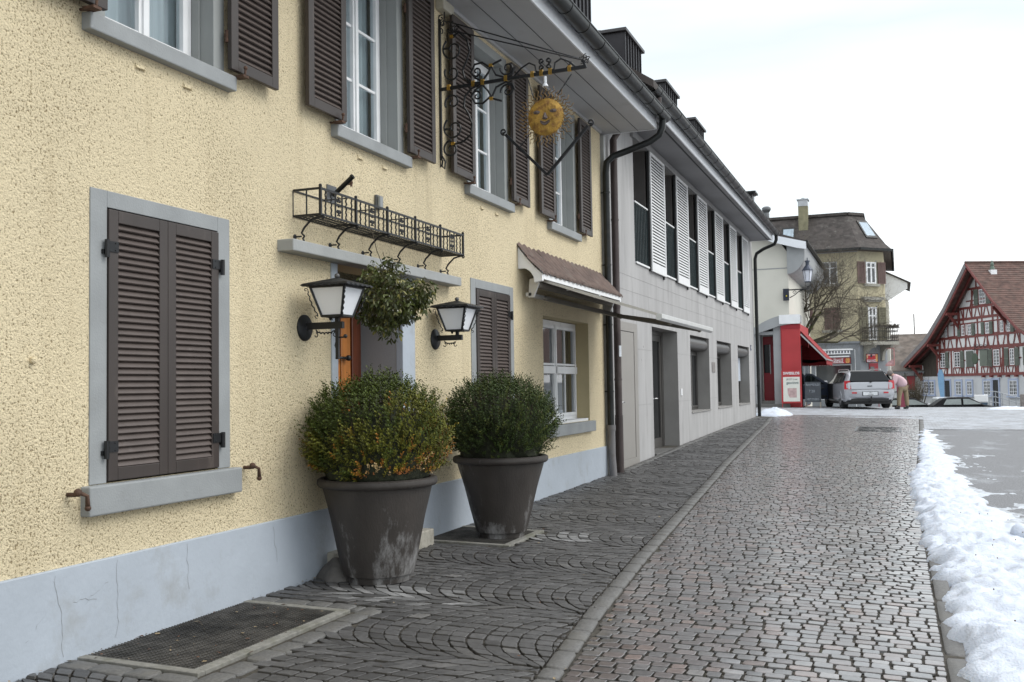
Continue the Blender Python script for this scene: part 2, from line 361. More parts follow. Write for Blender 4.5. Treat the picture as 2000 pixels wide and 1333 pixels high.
def rows():
    rnd = random.Random(5); mb = MB(); cols = []; y = 2.6
    while y < 33:
        h = rnd.uniform(.080, .102); x = sx(y)+.127+rnd.uniform(-.10, 0)
        while x < kx(y)+.02:
            w = rnd.uniform(.080, .124); x1 = x+w
            if kx(y)-x1 < .05: x1 = kx(y)-.004
            xa = max(x, sx(y)+.130)
            if x1-xa > .03:
                f = lambda X: .035*math.sin(X*1.7+y*.35)+.012*noise.noise((X*3, y*3, 0))
                q = [[xa, y+f(xa)], [x1, y+f(x1)], [x1, y+h+f(x1)], [xa, y+h+f(xa)]]
                for p in q: p[0] += rnd.uniform(-.004, .004); p[1] += rnd.uniform(-.004, .004)
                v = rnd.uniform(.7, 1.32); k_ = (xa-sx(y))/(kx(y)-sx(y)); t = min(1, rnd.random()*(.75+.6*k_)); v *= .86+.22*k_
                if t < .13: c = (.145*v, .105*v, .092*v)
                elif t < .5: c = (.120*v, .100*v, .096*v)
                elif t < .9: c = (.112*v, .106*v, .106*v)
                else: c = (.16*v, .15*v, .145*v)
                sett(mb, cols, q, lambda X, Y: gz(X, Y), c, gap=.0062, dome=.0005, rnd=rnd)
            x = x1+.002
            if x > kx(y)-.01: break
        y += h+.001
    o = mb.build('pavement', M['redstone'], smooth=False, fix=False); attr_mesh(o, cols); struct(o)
rows()
def linestones(name, f, w, y0, y1, lo, hi, m, off=0, dz=.002, seed=1):
    rnd = random.Random(seed); mb = MB(); cols = []; y = y0
    while y < y1:
        l_ = rnd.uniform(lo, hi); v = rnd.uniform(.8, 1.2)
        q = [[f(y)+off+.003, y+.003], [f(y)+off+w-.003, y+.003], [f(y+l_)+off+w-.003, y+l_-.003], [f(y+l_)+off+.003, y+l_-.003]]
        sett(mb, cols, q, lambda X, Y: gz(X, Y)+dz, (1, 1, 1), gap=.004, round_=.1, rnd=rnd); y += l_
    return struct(mb.build(name, m, smooth=True, fix=False))
linestones('paving_strip', sx, .125, 2.4, 30.4, .16, .34, M['granite'], seed=4)
linestones('kerb', kx, .115, 2.4, 33, .5, .95, M['granite'], seed=6, dz=-.004)
def blocks(name, rects, seed):
    rnd = random.Random(seed); mb = MB(); cols = []
    for (xa, xb, ya, yb, step, ax_) in rects:
        p_ = xa if ax_ == 'x' else ya; e_ = xb if ax_ == 'x' else yb
        while p_ < e_-.03:
            q_ = min(e_, p_+step*rnd.uniform(.8, 1.25))
            q = [[p_, ya], [q_, ya], [q_, yb], [p_, yb]] if ax_ == 'x' else [[xa, p_], [xb, p_], [xb, q_], [xa, q_]]
            for c_ in q: c_[0] += rnd.uniform(-.004, .004); c_[1] += rnd.uniform(-.004, .004)
            sett(mb, cols, q, lambda X, Y: gz(X, Y), (1, 1, 1), gap=.0055, round_=.12, rnd=rnd); p_ = q_
    return struct(mb.build(name, M['granite'], smooth=True, fix=False))
blocks('border_setts', [(.01, .84, 3.98, 4.11, .2, 'x'), (.01, .84, 5.64, 5.77, .2, 'x'), (.845, .985, 3.98, 5.77, .22, 'y')], 12)
# drainage grid set in the pavement far ahead
for k_, (xa, xb, ya, yb, lb) in enumerate([(3.1, 4.1, 24.9, 26.6, 'flat dark metal drain grid set into the cobbled pavement ahead of the silver car')]):
    t = thing('drain_grid', lb, 'drain grid', ((xa+xb)/2, (ya+yb)/2, gz(xa, ya)))
    mb = MB()
    for i in range(18):
        y = ya+.06+(yb-ya-.12)*i/17; mb.bar((xa+.05, y, gz(xa, y)-.004), (xb-.05, y, gz(xb, y)-.004), .045, .012)
    mb.build('grating', M['gutter'], t)
    mb = MB(); z_ = gz(xa, yb)+.014
    for a in (((xa,ya),(xa,yb)), ((xb,ya),(xb,yb)), ((xa,ya),(xb,ya)), ((xa,yb),(xb,yb))): mb.bar((*a[0], gz(*a[0])), (*a[1], gz(*a[1])), .05, .014)
    mb.build('frame', M['zinc'], t)
# ---- cellar gratings by the wall
def cellar(lb, x1, y0, y1):
    t = thing('cellar_grating', lb, 'grating', (x1/2, (y0+y1)/2, 0), group=None)
    z = lambda x, y: gz(x, y)
    mb = MB()
    for a in ((.02, x1, y0, y0+.06), (.02, x1, y1-.06, y1), (x1-.07, x1, y0+.06, y1-.06)):
        xa, xb, ya, yb = a
        vs = [(xa, ya, z(xa, ya)+.006), (xb, ya, z(xb, ya)+.006), (xb, yb, z(xb, yb)+.006), (xa, yb, z(xa, yb)+.006)]
        vs += [(p[0], p[1], p[2]-.06) for p in vs]
        mb.add(vs, [(0,1,2,3), (4,7,6,5), (0,4,5,1), (1,5,6,2), (2,6,7,3), (3,7,4,0)])
    mb.build('frame', mat('grating_frame_stone', (.20,.195,.175), .85, var=.2, scale=20, bump=.4, dirt=(.10,.10,.06), dscale=4, dthr=.5, damt=.6), t, bevel=.004)
    mb = MB(); a, b, c, d = .02, x1-.075, y0+.065, y1-.065
    n = int((d-c)/.024)
    for i in range(n):
        y = c+(d-c)*(i+.5)/n; mb.bar((a, y, z(a, y)-.004), (b, y, z(b, y)-.004), .007, .012)
    n = int((b-a)/.03)
    for i in range(n):
        x = a+(b-a)*(i+.5)/n; mb.bar((x, c, z(x, c)-.005), (x, d, z(x, d)-.005), .006, .009)
    mb.build('mesh_panel', mat('grating_metal', (.10,.094,.085), .6, metal=.3, var=.4, scale=8, dirt=(.025,.024,.022), dscale=1.6, dthr=.5, damt=.9), t)
    mb = MB(); mb.box(a, b, c, d, z(b, c)-.05, z(b, c)-.0135); mb.build('tray', mat('grating_dust', (.10,.093,.083), .95, var=.4, scale=10, dirt=(.022,.022,.02), dscale=1.6, dthr=.5, damt=.9), t)
cellar('large rusty mesh grating over the cellar shaft below the big closed shutters', .80, 4.13, 5.62)
cellar('small mesh grating over the shaft partly under the farther plant pot', .87, 8.22, 9.15)
# ---- snow
SNI = [(2,4.43),(5.2,4.38),(6.1,4.37),(7.6,4.36),(9.8,4.28),(13,4.22),(15,4.20),(18,4.36),(24,4.52),(27,4.62)]
SNO = [(2,6.3),(8,5.9),(9.5,5.35),(10.4,5.2),(12.2,5.12),(14.2,4.98),(17.5,4.92),(22.7,4.80),(26,4.74),(27,4.66)]
def snow():
    mb = MB(); ys_ = [2.4]; 
    while ys_[-1] < 27: ys_.append(ys_[-1]+.014+.0022*(ys_[-1]-2.4))
    nxs = 84
    for y in ys_:
        lo = lin(SNI, y)-.28; hi = lin(SNO, y)+.45
        wi = lin(SNI, y)+.02+.14*noise.noise((y*1.6, 3, 0))+.11*noise.noise((y*5, 7, 0))+.06*noise.noise((y*16, 9, 0))
        wo = lin(SNO, y)-.05+.22*noise.noise((y*1.3, 13, 0))+.2*noise.noise((y*4, 17, 0))+.08*noise.noise((y*13, 19, 0))
        H = .10 if y < 8 else lin([(8,.10),(12,.095),(20,.065),(27,.03)], y)
        for i in range(nxs+1):
            x = lo+(hi-lo)*i/nxs
            e = min((x-wi)/.16, (wo-x)/.40)
            p = Vector((x, y, 0))
            lump = .6*noise.noise(p*2.3)+.55*noise.noise(p*6+Vector((9,0,0)))+.34*noise.noise(p*15)+.2*noise.noise(p*34)
            b1 = max(0., min(1., e)); b1 = b1**.62*(1.15-.15*b1)
            h = H*b1*(.95+.85*lump)
            if e <= 0: h = -.06*min(1, -e*2)-.012
            mb.v.append((x, y, gz(x, y)-.01+h))
    for j in range(len(ys_)-1):
        for i in range(nxs):
            a = j*(nxs+1)+i; mb.f.append((a, a+1, a+nxs+2, a+nxs+1)); mb.m.append(0)
    o = mb.build('snow', M['snow'], smooth=True, fix=False); tag(o, 'long ridge of lumpy shovelled snow lying along the kerb', 'snow', kind='stuff')
def snowm():
    m = mat('snow', (.56,.605,.68), .6, var=.05, scale=6, bump=.8, bscale=75, dirt=(.30,.30,.29), dscale=5, dthr=.56, damt=.5, bdist=.012, spec=.4)
    b = m.node_tree.nodes['Principled BSDF']; b.inputs['Subsurface Weight'].default_value = .25; b.inputs['Subsurface Radius'].default_value = (.03,.04,.05); b.inputs['Subsurface Scale'].default_value = .5
    return m
M['snow'] = snowm(); snow()
# thin slush fingers on the road
def slush():
    mb = MB(); y = 7.0; ys_ = []
    while y < 24: ys_.append(y); y += .045+.004*(y-7)
    n = 80
    for y in ys_:
        a = lin(SNO, y)-.2; b = a+lin([(7,2.2),(12,2.4),(16,1.4),(24,.5)], y)
        for i in range(n+1):
            x = a+(b-a)*i/n; k = i/n
            f = noise.noise((x*1.1, y*.9, 4))+.55*noise.noise((x*3.1, y*2.2, 8))+.3*noise.noise((x*9, y*6, 2))+.12*noise.noise((x*26, y*20, 2))
            hgt = .030*(f+.13-.55*k+.35*(1-k)**3)
            mb.v.append((x, y, gz(x, y)-.0235+max(-.01, min(.022, hgt))))
    for j in range(len(ys_)-1):
        for i in range(n): q = j*(n+1)+i; mb.f.append((q, q+1, q+n+2, q+n+1)); mb.m.append(0)
    o = mb.build('slush', mat('slush', (.50,.535,.58), .4, var=.15, scale=20, bump=.5, bscale=60, dirt=(.22,.225,.23), dscale=8, dthr=.46, damt=.75), smooth=True, fix=False)
    tag(o, 'thin wet patches of melting slush on the asphalt beside the snow ridge', 'slush', kind='stuff')
slush()
def lump(name, lb, cx, cy, rx, ry, h, seed, cat='snow heap', mtl=None, n=40, m_=16):
    mb = MB()
    for j in range(m_+1):
        f = j/m_
        for i in range(n):
            a = 2*math.pi*i/n; k = 1+.22*noise.noise((math.cos(a)*1.5, math.sin(a)*1.5, seed))
            x = rx*k*f*math.cos(a); y = ry*k*f*math.sin(a); p = Vector((x*5, y*5, seed))
            z = h*(1-f*f)*(1+.35*noise.noise(p)+.15*noise.noise(p*3)) if f < 1 else -.04
            mb.v.append((x, y, z))
    for j in range(m_):
        for i in range(n):
            a = j*n+i; b = j*n+(i+1) % n; mb.f.append((a, b, b+n, a+n)); mb.m.append(0)
    o = mb.build(name, mtl or M['snow'], smooth=True); o.location = (cx, cy, gz(cx, cy)-.005); return tag(o, lb, cat)
lump('snow_pile', 'low white snow pile at the far corner of the grey concrete building', .35, 32.6, .62, .9, .22, 3)
lump('snow_pile', 'thin patch of old snow in front of the stone bin at the right edge', 7.9, 41.2, .9, .8, .10, 8)
o = lump('snowball', 'single round snowball lying on the wet asphalt beyond the ridge', 5.10, 10.3, .085, .085, .001, 5, 'snowball')
bpy.data.objects.remove(o)
mb = MB(); mb.ball((0,0,0), .085, 14)
mb.v = [tuple(Vector(p)*(1+.12*noise.noise(Vector(p)*14)+.05*noise.noise(Vector(p)*40))) for p in mb.v]
o = mb.build('snowball', M['snow'], smooth=True); o.location = (5.12, 10.35, gz(5.1,10.3)+.05); tag(o, 'single round snowball lying on the wet asphalt beyond the ridge', 'snowball')
# litter: dry leaves, grit and bits of bark
def litter():
    rnd = random.Random(21); mb = MB()
    for i in range(420):
        t = rnd.random()
        if t < .25: x, y = rnd.uniform(.03, .75), rnd.uniform(4.2, 5.6)
        elif t < .40: x, y = rnd.uniform(.005, .05), rnd.uniform(3.4, 8)
        elif t < .55: x, y = sx(5)+rnd.uniform(-.5,.2), rnd.uniform(4, 14)
        elif t < .75: x, y = rnd.uniform(.1, 2.0), rnd.uniform(4, 12)
        else: x, y = rnd.uniform(2.3, 4.3), rnd.uniform(4, 14)
        r = rnd.uniform(.003, .012) if rnd.random() < .85 else rnd.uniform(.012, .022)
        a = rnd.uniform(0, 6.3); z = gz(x, y)+.006
        u = Vector((math.cos(a), math.sin(a), rnd.uniform(-.2,.3)))*r; w = Vector((-math.sin(a), math.cos(a), rnd.uniform(-.2,.4)))*r*rnd.uniform(.4,.8)
        c = Vector((x, y, z+.003)); mb.add([c-u, c-w*.9+Vector((0,0,.002)), c+u, c+w], [(0,1,2,3)], rnd.choice((0,0,1,2)))
    for i in range(26):
        x, y = rnd.uniform(4.6, 5.2), rnd.uniform(4.5, 11); mb.ball((x, y, gz(x, y)+.16), .005, 4, 0)
    o = mb.build('litter', [mat('dead_leaf', (.09,.045,.025), .8, var=.3), mat('grit', (.05,.045,.035), .9, var=.3), mat('pale_leaf', (.25,.19,.11), .8, var=.3)])
    tag(o, 'scattered dry leaf scraps and grit between the paving setts', 'litter', kind='stuff')
litter()
# ================================================================= YELLOW HOUSE
HC = []
def wallx(mb, X, T, y0, y1, z0, z1, holes, m=0, mr=None, ny=None):
    """wall slab facing +X with rectangular holes (a,b,c,d) and real reveals"""
    ys_ = sorted({y0, y1, *[h[0] for h in holes], *[h[1] for h in holes]}); zs_ = sorted({z0, z1, *[h[2] for h in holes], *[h[3] for h in holes]})
    for a, b in zip(ys_, ys_[1:]):
        for c, d in zip(zs_, zs_[1:]):
            cy, cz = (a+b)/2, (c+d)/2
            if any(h[0] < cy < h[1] and h[2] < cz < h[3] for h in holes): continue
            mb.quad((X,a,c), (X,b,c), (X,b,d), (X,a,d), m)
    for h in holes:
        a, b, c, d = h[:4]; r = m if mr is None else mr
        mb.quad((X,a,c), (X,a,d), (X-T,a,d), (X-T,a,c), r); mb.quad((X,b,d), (X,b,c), (X-T,b,c), (X-T,b,d), r)
        mb.quad((X,a,d), (X,b,d), (X-T,b,d), (X-T,a,d), r); mb.quad((X,b,c), (X,a,c), (X-T,a,c), (X-T,b,c), r)
H = thing('yellow_house', 'pale yellow roughcast house with brown shutters and grey painted plinth', 'house', (0, 8, 0))
UP = [4.81, 7.38, 9.97, 12.56]; OW = .48
holes = [(c-OW, c+OW, 3.46, 5.06) for c in UP]
holes += [(4.35, 5.32, .90, 2.44), (9.56, 10.53, .90, 2.44), (11.68, 13.62, .90, 2.28), (6.80, 7.905, -.2, 2.40)]
mb = MB(); wallx(mb, 0, .30, -4, 14.42, -.4, 5.24, holes, 0, 1)
mb.quad((0,14.42,-.4), (-9,14.42,-.4), (-9,14.42,5.24), (0,14.42,5.24)); mb.quad((0,-4,-.4), (0,-4,5.24), (-9,-4,5.24), (-9,-4,-.4)); mb.quad((-9,-4,-.4), (-9,-4,5.24), (-9,14.42,5.24), (-9,14.42,-.4))
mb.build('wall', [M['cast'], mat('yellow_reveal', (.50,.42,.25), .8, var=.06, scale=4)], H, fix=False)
mb = MB()
for a, b in ((-4, 6.71), (8.14, 14.415)): mb.box(-.05, .022, a, b, -.4, .49)
pl_ = mb.build('plinth', M['plinth'], H, bevel=.006)
rnd = random.Random(40); crk = mat('crack', (.24,.25,.26), .9)
for (cy, cz_, n, dy, dz) in ((3.98,.46,14,.002,-.03), (4.42,.47,15,-.003,-.031), (3.75,.12,10,.018,.018), (4.35,.36,9,-.02,-.012), (5.0,.47,8,.003,-.035), (5.9,.45,8,.004,-.03), (10.9,.44,9,.01,-.035), (4.1,.3,7,.02,.0)):
    mb = MB(); p_ = (cy, cz_)
    for k in range(n):
        q = (p_[0]+dy+rnd.gauss(0,.006), p_[1]+dz+rnd.gauss(0,.006)); w = .0011
        if q[1] < .02: break
        mb.quad((.0232,p_[0]-w,p_[1]-w), (.0232,p_[0]+w,p_[1]+w), (.0232,q[0]+w,q[1]+w), (.0232,q[0]-w,q[1]-w)); p_ = q
    mb.build('crack', crk, pl_, fix=False)
# dark rooms behind the openings
mb = MB()
for c in UP: mb.box(-1.6, -.31, c-.9, c+.9, 3.0, 5.2)
mb.box(-1.8, -.31, 11.2, 14.2, .5, 2.9)
o = mb.build('room', M['room'], H)
def casement(parent, c, w, z0, z1, X, cols=1, bars=2, frame=.055, mt=None, glass=None, name='window', sash=2, nm_g='pane', rail=None, lw=.045):
    """white double casement in the plane X; glass and curtain are sub-parts"""
    mt = mt or M['white']; mb = MB(); y0, y1 = c-w/2, c+w/2
    mb.box(X-.05, X+.01, y0, y0+frame, z0, z1); mb.box(X-.05, X+.01, y1-frame, y1, z0, z1)
    mb.box(X-.05, X+.01, y0+frame, y1-frame, z1-frame, z1); mb.box(X-.05, X+.01, y0+frame, y1-frame, z0, z0+frame)
    iy0, iy1, iz0, iz1 = y0+frame, y1-frame, z0+frame, z1-frame
    sw = (iy1-iy0)/sash
    for s in range(sash):
        a, b = iy0+s*sw+.002, iy0+(s+1)*sw-.002
        mb.box(X-.03, X+.03, a, a+lw, iz0+.002, iz1-.002); mb.box(X-.03, X+.03, b-lw, b, iz0+.002, iz1-.002)
        mb.box(X-.03, X+.028, a+lw, b-lw, iz1-.002-lw, iz1-.002); mb.box(X-.03, X+.028, a+lw, b-lw, iz0+.002, iz0+.002+lw)
        for k in range(1, bars+1):
            z = iz0+(iz1-iz0)*k/(bars+1); mb.box(X-.012, X+.014, a+lw, b-lw, z-.013, z+.013)
        for k in range(1, cols):
            y = a+lw+(b-a-2*lw)*k/cols; mb.box(X-.012, X+.016, y-.012, y+.012, iz0+.05, iz1-.05)
    if sash == 2: mb.box(X-.02, X+.045, c-.022, c+.022, iz0, iz1)
    o = mb.build(name, mt, parent, bevel=.004)
    mb = MB(); mb.quad((X-.002,iy0,iz0), (X-.002,iy1,iz0), (X-.002,iy1,iz1), (X-.002,iy0,iz1)); mb.build(nm_g, glass or M['glass'], o, fix=False)
    return o
def curtain(parent, y0, y1, z0, z1, X, seed=0):
    mb = MB(); n = 60
    for i in range(n+1):
        y = y0+(y1-y0)*i/n; x = X+.018*math.sin(i*.9+seed)+.008*math.sin(i*2.3)
        mb.v += [(x, y, z0), (x, y, z1)]
    for i in range(n): mb.f.append((2*i, 2*i+2, 2*i+3, 2*i+1)); mb.m.append(0)
    return mb.build('curtain', M['curtain'], parent, smooth=True, fix=False)
for i, c in enumerate(UP):
    w = casement(H, c, .92, 3.50, 5.03, -.17)
    mb = MB()
    mb.box(-.10, .065, c-.645, c+.645, 3.392, 3.492); mb.build('sill', M['sill'], w, bevel=.008)
    mb = MB()
    for s in (-1, 1): mb.box(-.24, .006, c+s*.476, c+s*.585, 3.495, 5.16); mb.box(-.24, -.10, c+s*.463, c+s*.4755, 3.495, 5.06)
    mb.box(-.24, .006, c-.48, c+.48, 5.056, 5.16); mb.build('surround', M['trim'], w, bevel=.004)
    curtain(w, c-.44, c+.44, 3.5, 5.0, -.27, i)
# louvred shutters
def shutter_mesh(parent, Y0, Y1, z0, z1, X, th=.035, fr=.075, sp=.042, flip=1, kd='shutter'):
    mb = MB(); a, b = Y0, Y1
    mb.box(X, X+th, a, a+fr, z0, z1); mb.box(X, X+th, b-fr, b, z0, z1)
    mb.box(X, X+th, a+fr, b-fr, z1-fr, z1); mb.box(X, X+th, a+fr, b-fr, z0, z0+fr)
    o = mb.build(kd, M['brown'], parent, bevel=.004)
    mb = MB(); n = int((z1-z0-2*fr)/sp)
    for k in range(n):
        z = z0+fr+(z1-z0-2*fr)*(k+.5)/n
        mb.obox((X+th*.45, (a+b)/2, z), (.013, 0, -.017*flip), (0, (b-a)/2-fr-.001, 0), (.0035, 0, .003))
    mb.box(X+.001, X+.006, a+fr, b-fr, z0+fr, z1-fr)
    mb.build('slats', M['slat'], o)
    return o
def hinge(parent, y, z, X, s):
    mb = MB(); mb.tube([(X, y, z-.05), (X, y, z+.03)], .012, 8); mb.box(X-.02, X+.006, min(y, y-s*.05), max(y, y-s*.05), z-.012, z+.012)
    return mb.build('hinge', M['rust'], parent)
for i, c in enumerate(UP):
    for s in (-1, 1):
        a, b = (c+.555, c+1.09) if s > 0 else (c-1.09, c-.545)
        o = shutter_mesh(H, a, b, 3.52, 5.12, .055, flip=1)
        hinge(o, c+s*.555, 3.75, .05, -s); hinge(o, c+s*.555, 4.85, .05, -s)
        mb = MB(); y = (a+b)/2+s*(-.16); mb.tube([(0, y, 3.50), (.07, y, 3.49), (.115, y, 3.50), (.12, y, 3.545)], .008, 6); mb.ball((.12, y, 3.55), .014, 6); mb.box(.045, .125, y-.03, y+.03, 3.485, 3.5)
        mb.build('catch', M['rust'], o)
# ground-floor shuttered openings
def lower(c, lo=.9, name='shutters'):
    w = MB(); z0, z1 = .90, 2.44
    w.box(-.06, .008, c-.61, c-.485, z0-.0, 2.535); w.box(-.06, .008, c+.485, c+.61, z0-.0, 2.535); w.box(-.06, .008, c-.485, c+.485, 2.44, 2.535)
    o = w.build('window_surround', M['sill'], H, bevel=.004)
    mb = MB(); mb.box(-.08, .065, c-.665, c+.665, .735, .897); mb.build('sill', M['sill'], o, bevel=.01)
    mb = MB(); mb.box(-.07, -.062, c-.48, c+.48, z0, z1); mb.build('backing', M['dark'], o)
    for s in (-1, 1):
        a, b = (c-.482, c-.001) if s < 0 else (c+.001, c+.482)
        sh = shutter_mesh(H, a, b, .91, 2.432, -.012, th=.032, fr=.072, sp=.037, flip=1)
        for z in (1.10, 2.22):
            mb = MB(); y = c+s*.49
            mb.box(.018, .026, y-s*.075, y, z-.03, z+.03); mb.tube([(.03, y+s*.018, z-.065), (.03, y+s*.018, z+.035)], .014, 8); mb.box(.0, .02, y, y+s*.04, z-.045, z-.02)
            for k in (-.02, .02): mb.ball((.027, y-s*.05, z+k), .004, 5)
            mb.build('hinge', M['iron'], sh)
    return o
lower(4.835); lower(10.045)
def wallhook(y, z, s, lb):
    mb = MB(); mb.tube([(-.02, y, z), (.05, y, z), (.075, y+.02*s, z+.005), (.085, y+.05*s, z-.01), (.085, y+.055*s, z-.07)], [.012,.012,.011,.011,.014], 7); mb.ball((.07, y, z+.012), .022, 7); mb.ball((.085, y+.055*s, z-.075), .017, 6)
    tag(mb.build('shutter_catch', M['rust'], None, smooth=True), lb, 'shutter catch')
wallhook(4.08, .865, 1, 'rusty iron shutter catch left of the large closed shutters, by the sill end')
wallhook(5.60, .885, 1, 'rusty iron shutter catch right of the large closed shutters')
# shop window
o = casement(H, 12.65, 1.94, .92, 2.27, -.20, cols=2, bars=0, sash=2, frame=.06)
mb = MB(); mb.box(-.215, -.155, 11.74, 13.56, 1.56, 1.66); mb.box(-.20, -.165, 11.74, 13.56, 1.67, 1.70); mb.build('transom', M['white'], o, bevel=.005)
mb = MB(); mb.box(-.22, .07, 11.60, 13.70, .75, .897); mb.build('sill', M['sill'], o, bevel=.01)
mb = MB(); mb.box(-.21, -.02, 11.69, 13.61, .90, .935); mb.build('inner_ledge', M['white'], o)
curtain(o, 11.8, 12.6, .95, 1.58, -.34, 2)
mb = MB(); mb.tube([(-.3, 13.2, .96), (-.3, 13.2, 1.06)], .04, 10); tag(mb.build('cup', M['white']), 'small white pot standing behind the lower pane of the shop window', 'pot')
# door
mb = MB(); mb.box(-.5, .012, 6.71, 6.803, -.05, 2.389); mb.box(-.06, .012, 7.896, 8.14, -.05, 2.389)
D = mb.build('door_surround', M['plinth'], H, bevel=.006)
mb = MB(); mb.quad((-.061,7.897,-.1), (-.56,7.897,-.1), (-.56,7.897,2.388), (-.061,7.897,2.388)); mb.build('jamb_lining', mat('door_reveal', (.31,.32,.33), .75, var=.05, scale=3, bump=.2), D, fix=False)
mb = MB(); mb.box(-.50, -.46, 6.805, 7.47, .15, 2.36); door = mb.build('door', M['dwood'], H)
mb = MB(); mb.box(-.459, -.44, 6.95, 7.40, .35, 2.2); mb.build('door_panel', M['dwood'], door, bevel=.008)
mb = MB(); mb.box(-.455, -.405, 7.478, 7.70, .15, 2.36); lf = mb.build('door', M['wood'], H, bevel=.008)
mb = MB(); mb.box(-.403, -.392, 7.52, 7.66, .3, 2.25); mb.build('door_panel', M['wood'], lf, bevel=.006)
mb = MB(); mb.box(-.46, -.395, 7.712, 7.80, .15, 2.36); mb.box(-.46, -.41, 7.802, 7.893, .15, 2.36); mb.build('door_post', M['dwood'], lf, bevel=.008)
for z in (1.67, 1.28):
    mb = MB(); mb.tube([(-.40, 7.42, z), (-.37, 7.47, z), (-.36, 7.56, z)], .012, 7); mb.ball((-.355, 7.575, z), .026, 8); mb.build('hinge_strap', M['iron'], lf, smooth=True)
# stone step
mb = MB(); mb.box(-.45, .20, 6.75, 8.10, -.05, .145)
tag(mb.build('door_step', mat('step_stone', (.36,.34,.29), .85, var=.15, scale=20, bump=.5, bscale=80, dirt=(.16,.15,.12), dscale=4, dthr=.55, damt=.6), bevel=.012), 'pale weathered stone doorstep between the two potted box bushes', 'step')
# slab over the door
mb = MB(); mb.box(-.02, .135, 6.0, 8.92, 2.392, 2.478); mb.build('door_canopy', mat('canopy_concrete', (.33,.34,.335), .7, var=.1, scale=4, bump=.2, dirt=(.25,.25,.24), dscale=4, dthr=.58, damt=.5), H, bevel=.008)
# ---- eaves and roof
mb = MB(); mb.box(-.1, .80, -4, 14.64, 5.245, 5.262); so_ = mb.build('soffit', M['soffit'], H)
mb = MB()
for x in (.27, .54): mb.box(x-.004, x+.004, -4, 14.63, 5.240, 5.2445)
mb.build('board_gap', M['zinc'], so_)
mb = MB(); mb.box(-.02, .03, -4, 14.42, 5.205, 5.243); mb.build('cornice_strip', M['soffit'], H)
mb = MB(); mb.box(.80, .822, -4, 14.66, 5.24, 5.45); mb.box(.0, .80, 14.64, 14.662, 5.235, 5.40); f_ = mb.build('fascia', M['fascia'], H, bevel=.003)
def gutter(parent, X, z, y0, y1, r=.085, step=.62, name='gutter', m=None):
    mb = MB(); n = 14; prof = [(X-r*math.cos(math.pi*i/n), z-r*math.sin(math.pi*i/n)) for i in range(n+1)]
    prof2 = [(X-(r-.006)*math.cos(math.pi*i/n), z-(r-.006)*math.sin(math.pi*i/n)) for i in range(n, -1, -1)]
    mb.prism(prof+prof2, y0, y1, 'y'); mb.tube([(X+r, y0, z+.002), (X+r, y1, z+.002)], .011, 8)
    half = [(X-r*math.cos(math.pi*i/n), z-r*math.sin(math.pi*i/n)) for i in range(n+1)]; mb.prism(half, y1-.004, y1, 'y')
    g = mb.build(name, m or M['gutter'], parent, smooth='auto')
    y = y0+.3
    while y < y1:
        rr = r+.005; mb = MB(); mb.prism([(X-rr*math.cos(math.pi*i/n), z-rr*math.sin(math.pi*i/n)) for i in range(n+1)]+[(X-(r)*math.cos(math.pi*i/n), z-(r)*math.sin(math.pi*i/n)) for i in range(n, -1, -1)], y-.013, y+.013, 'y'); y += step
        if y > 6 or y0 > 0: mb.build('gutter_clip', m or M['gutter'], g)
    return g
gutter(H, .925, 5.445, -4, 14.78, r=.095)
def roofslab(parent, x0, z0, x1, z1, y0, y1, th=.12, name='roof', m=None):
    mb = MB(); dx, dz = x1-x0, z1-z0; l_ = math.hypot(dx, dz); nx_, nz_ = -dz/l_*0, 1
    mb.prism([(x0, z0), (x1, z1), (x1, z1-th), (x0, z0-th)], y0, y1, 'y'); return mb.build(name, m or M['roof'], parent)
roofslab(H, .93, 5.53, -4.5, 9.4, -4, 14.70, name='roof'); roofslab(H, -4.5, 9.4, -9.5, 5.6, -4, 14.70, name='roof')
def dormer(parent, y0, y1, xf, ztop, zbot, depth=2.2):
    mb = MB(); mb.prism([(xf, zbot-.02), (xf, ztop-.05), (xf-depth, ztop-.05), (xf-depth, zbot+1.0)], y0, y1, 'y')
    for k in range(int((y1-y0)/.17)+1):
        y = y0+.01+k*.17; mb.box(xf, xf+.022, y-.01, y+.01, zbot+.02, ztop-.05)
    d = mb.build('dormer', M['dormer'], parent, bevel=.004)
    mb = MB(); mb.box(xf-depth, xf+.05, y0-.05, y1+.05, ztop-.05, ztop); mb.build('dormer_roof', mat('dormer_roof_'+str(round(y0)), (.07,.068,.07), .5, metal=.3, var=.15), d, bevel=.004)
# outlet and downpipe of the yellow house
mb = MB(); mb.tube([(.925, 14.62, 5.37), (.915, 14.62, 5.24), (.87, 14.60, 5.13), (.74, 14.57, 5.04), (.42, 14.52, 4.93), (.19, 14.46, 4.85), (.10, 14.43, 4.76), (.085, 14.42, 4.6), (.085, 14.42, 3.0), (.085, 14.42, .75)], .050, 14)
dp = mb.build('downpipe', M['gutter'], H, smooth='auto')
mb = MB(); mb.tube([(.085,14.42,.80), (.09,14.41,.4), (.12,14.38,.03)], .056, 14); mb.tube([(.085,14.42,.80), (.085,14.42,.72)], .068, 14); mb.build('standpipe', mat('grey_standpipe', (.16,.155,.16), .5, var=.12, dirt=(.08,.07,.06), dscale=6, dthr=.55, damt=.5), dp, smooth='auto')
for z in (4.3, 3.2, 2.3, 1.3): mb = MB(); mb.tube([(.085,14.42,z-.012), (.085,14.42,z+.012)], .057, 14); mb.box(0, .06, 14.41, 14.43, z-.008, z+.008); mb.build('pipe_clip', M['gutter'], dp)
mb = MB(); mb.box(-.02, .035, 14.50, 14.58, .0, 5.2); mb.build('corner_strip', mat('pale_strip', (.42,.43,.43), .6, var=.15, scale=3), H)
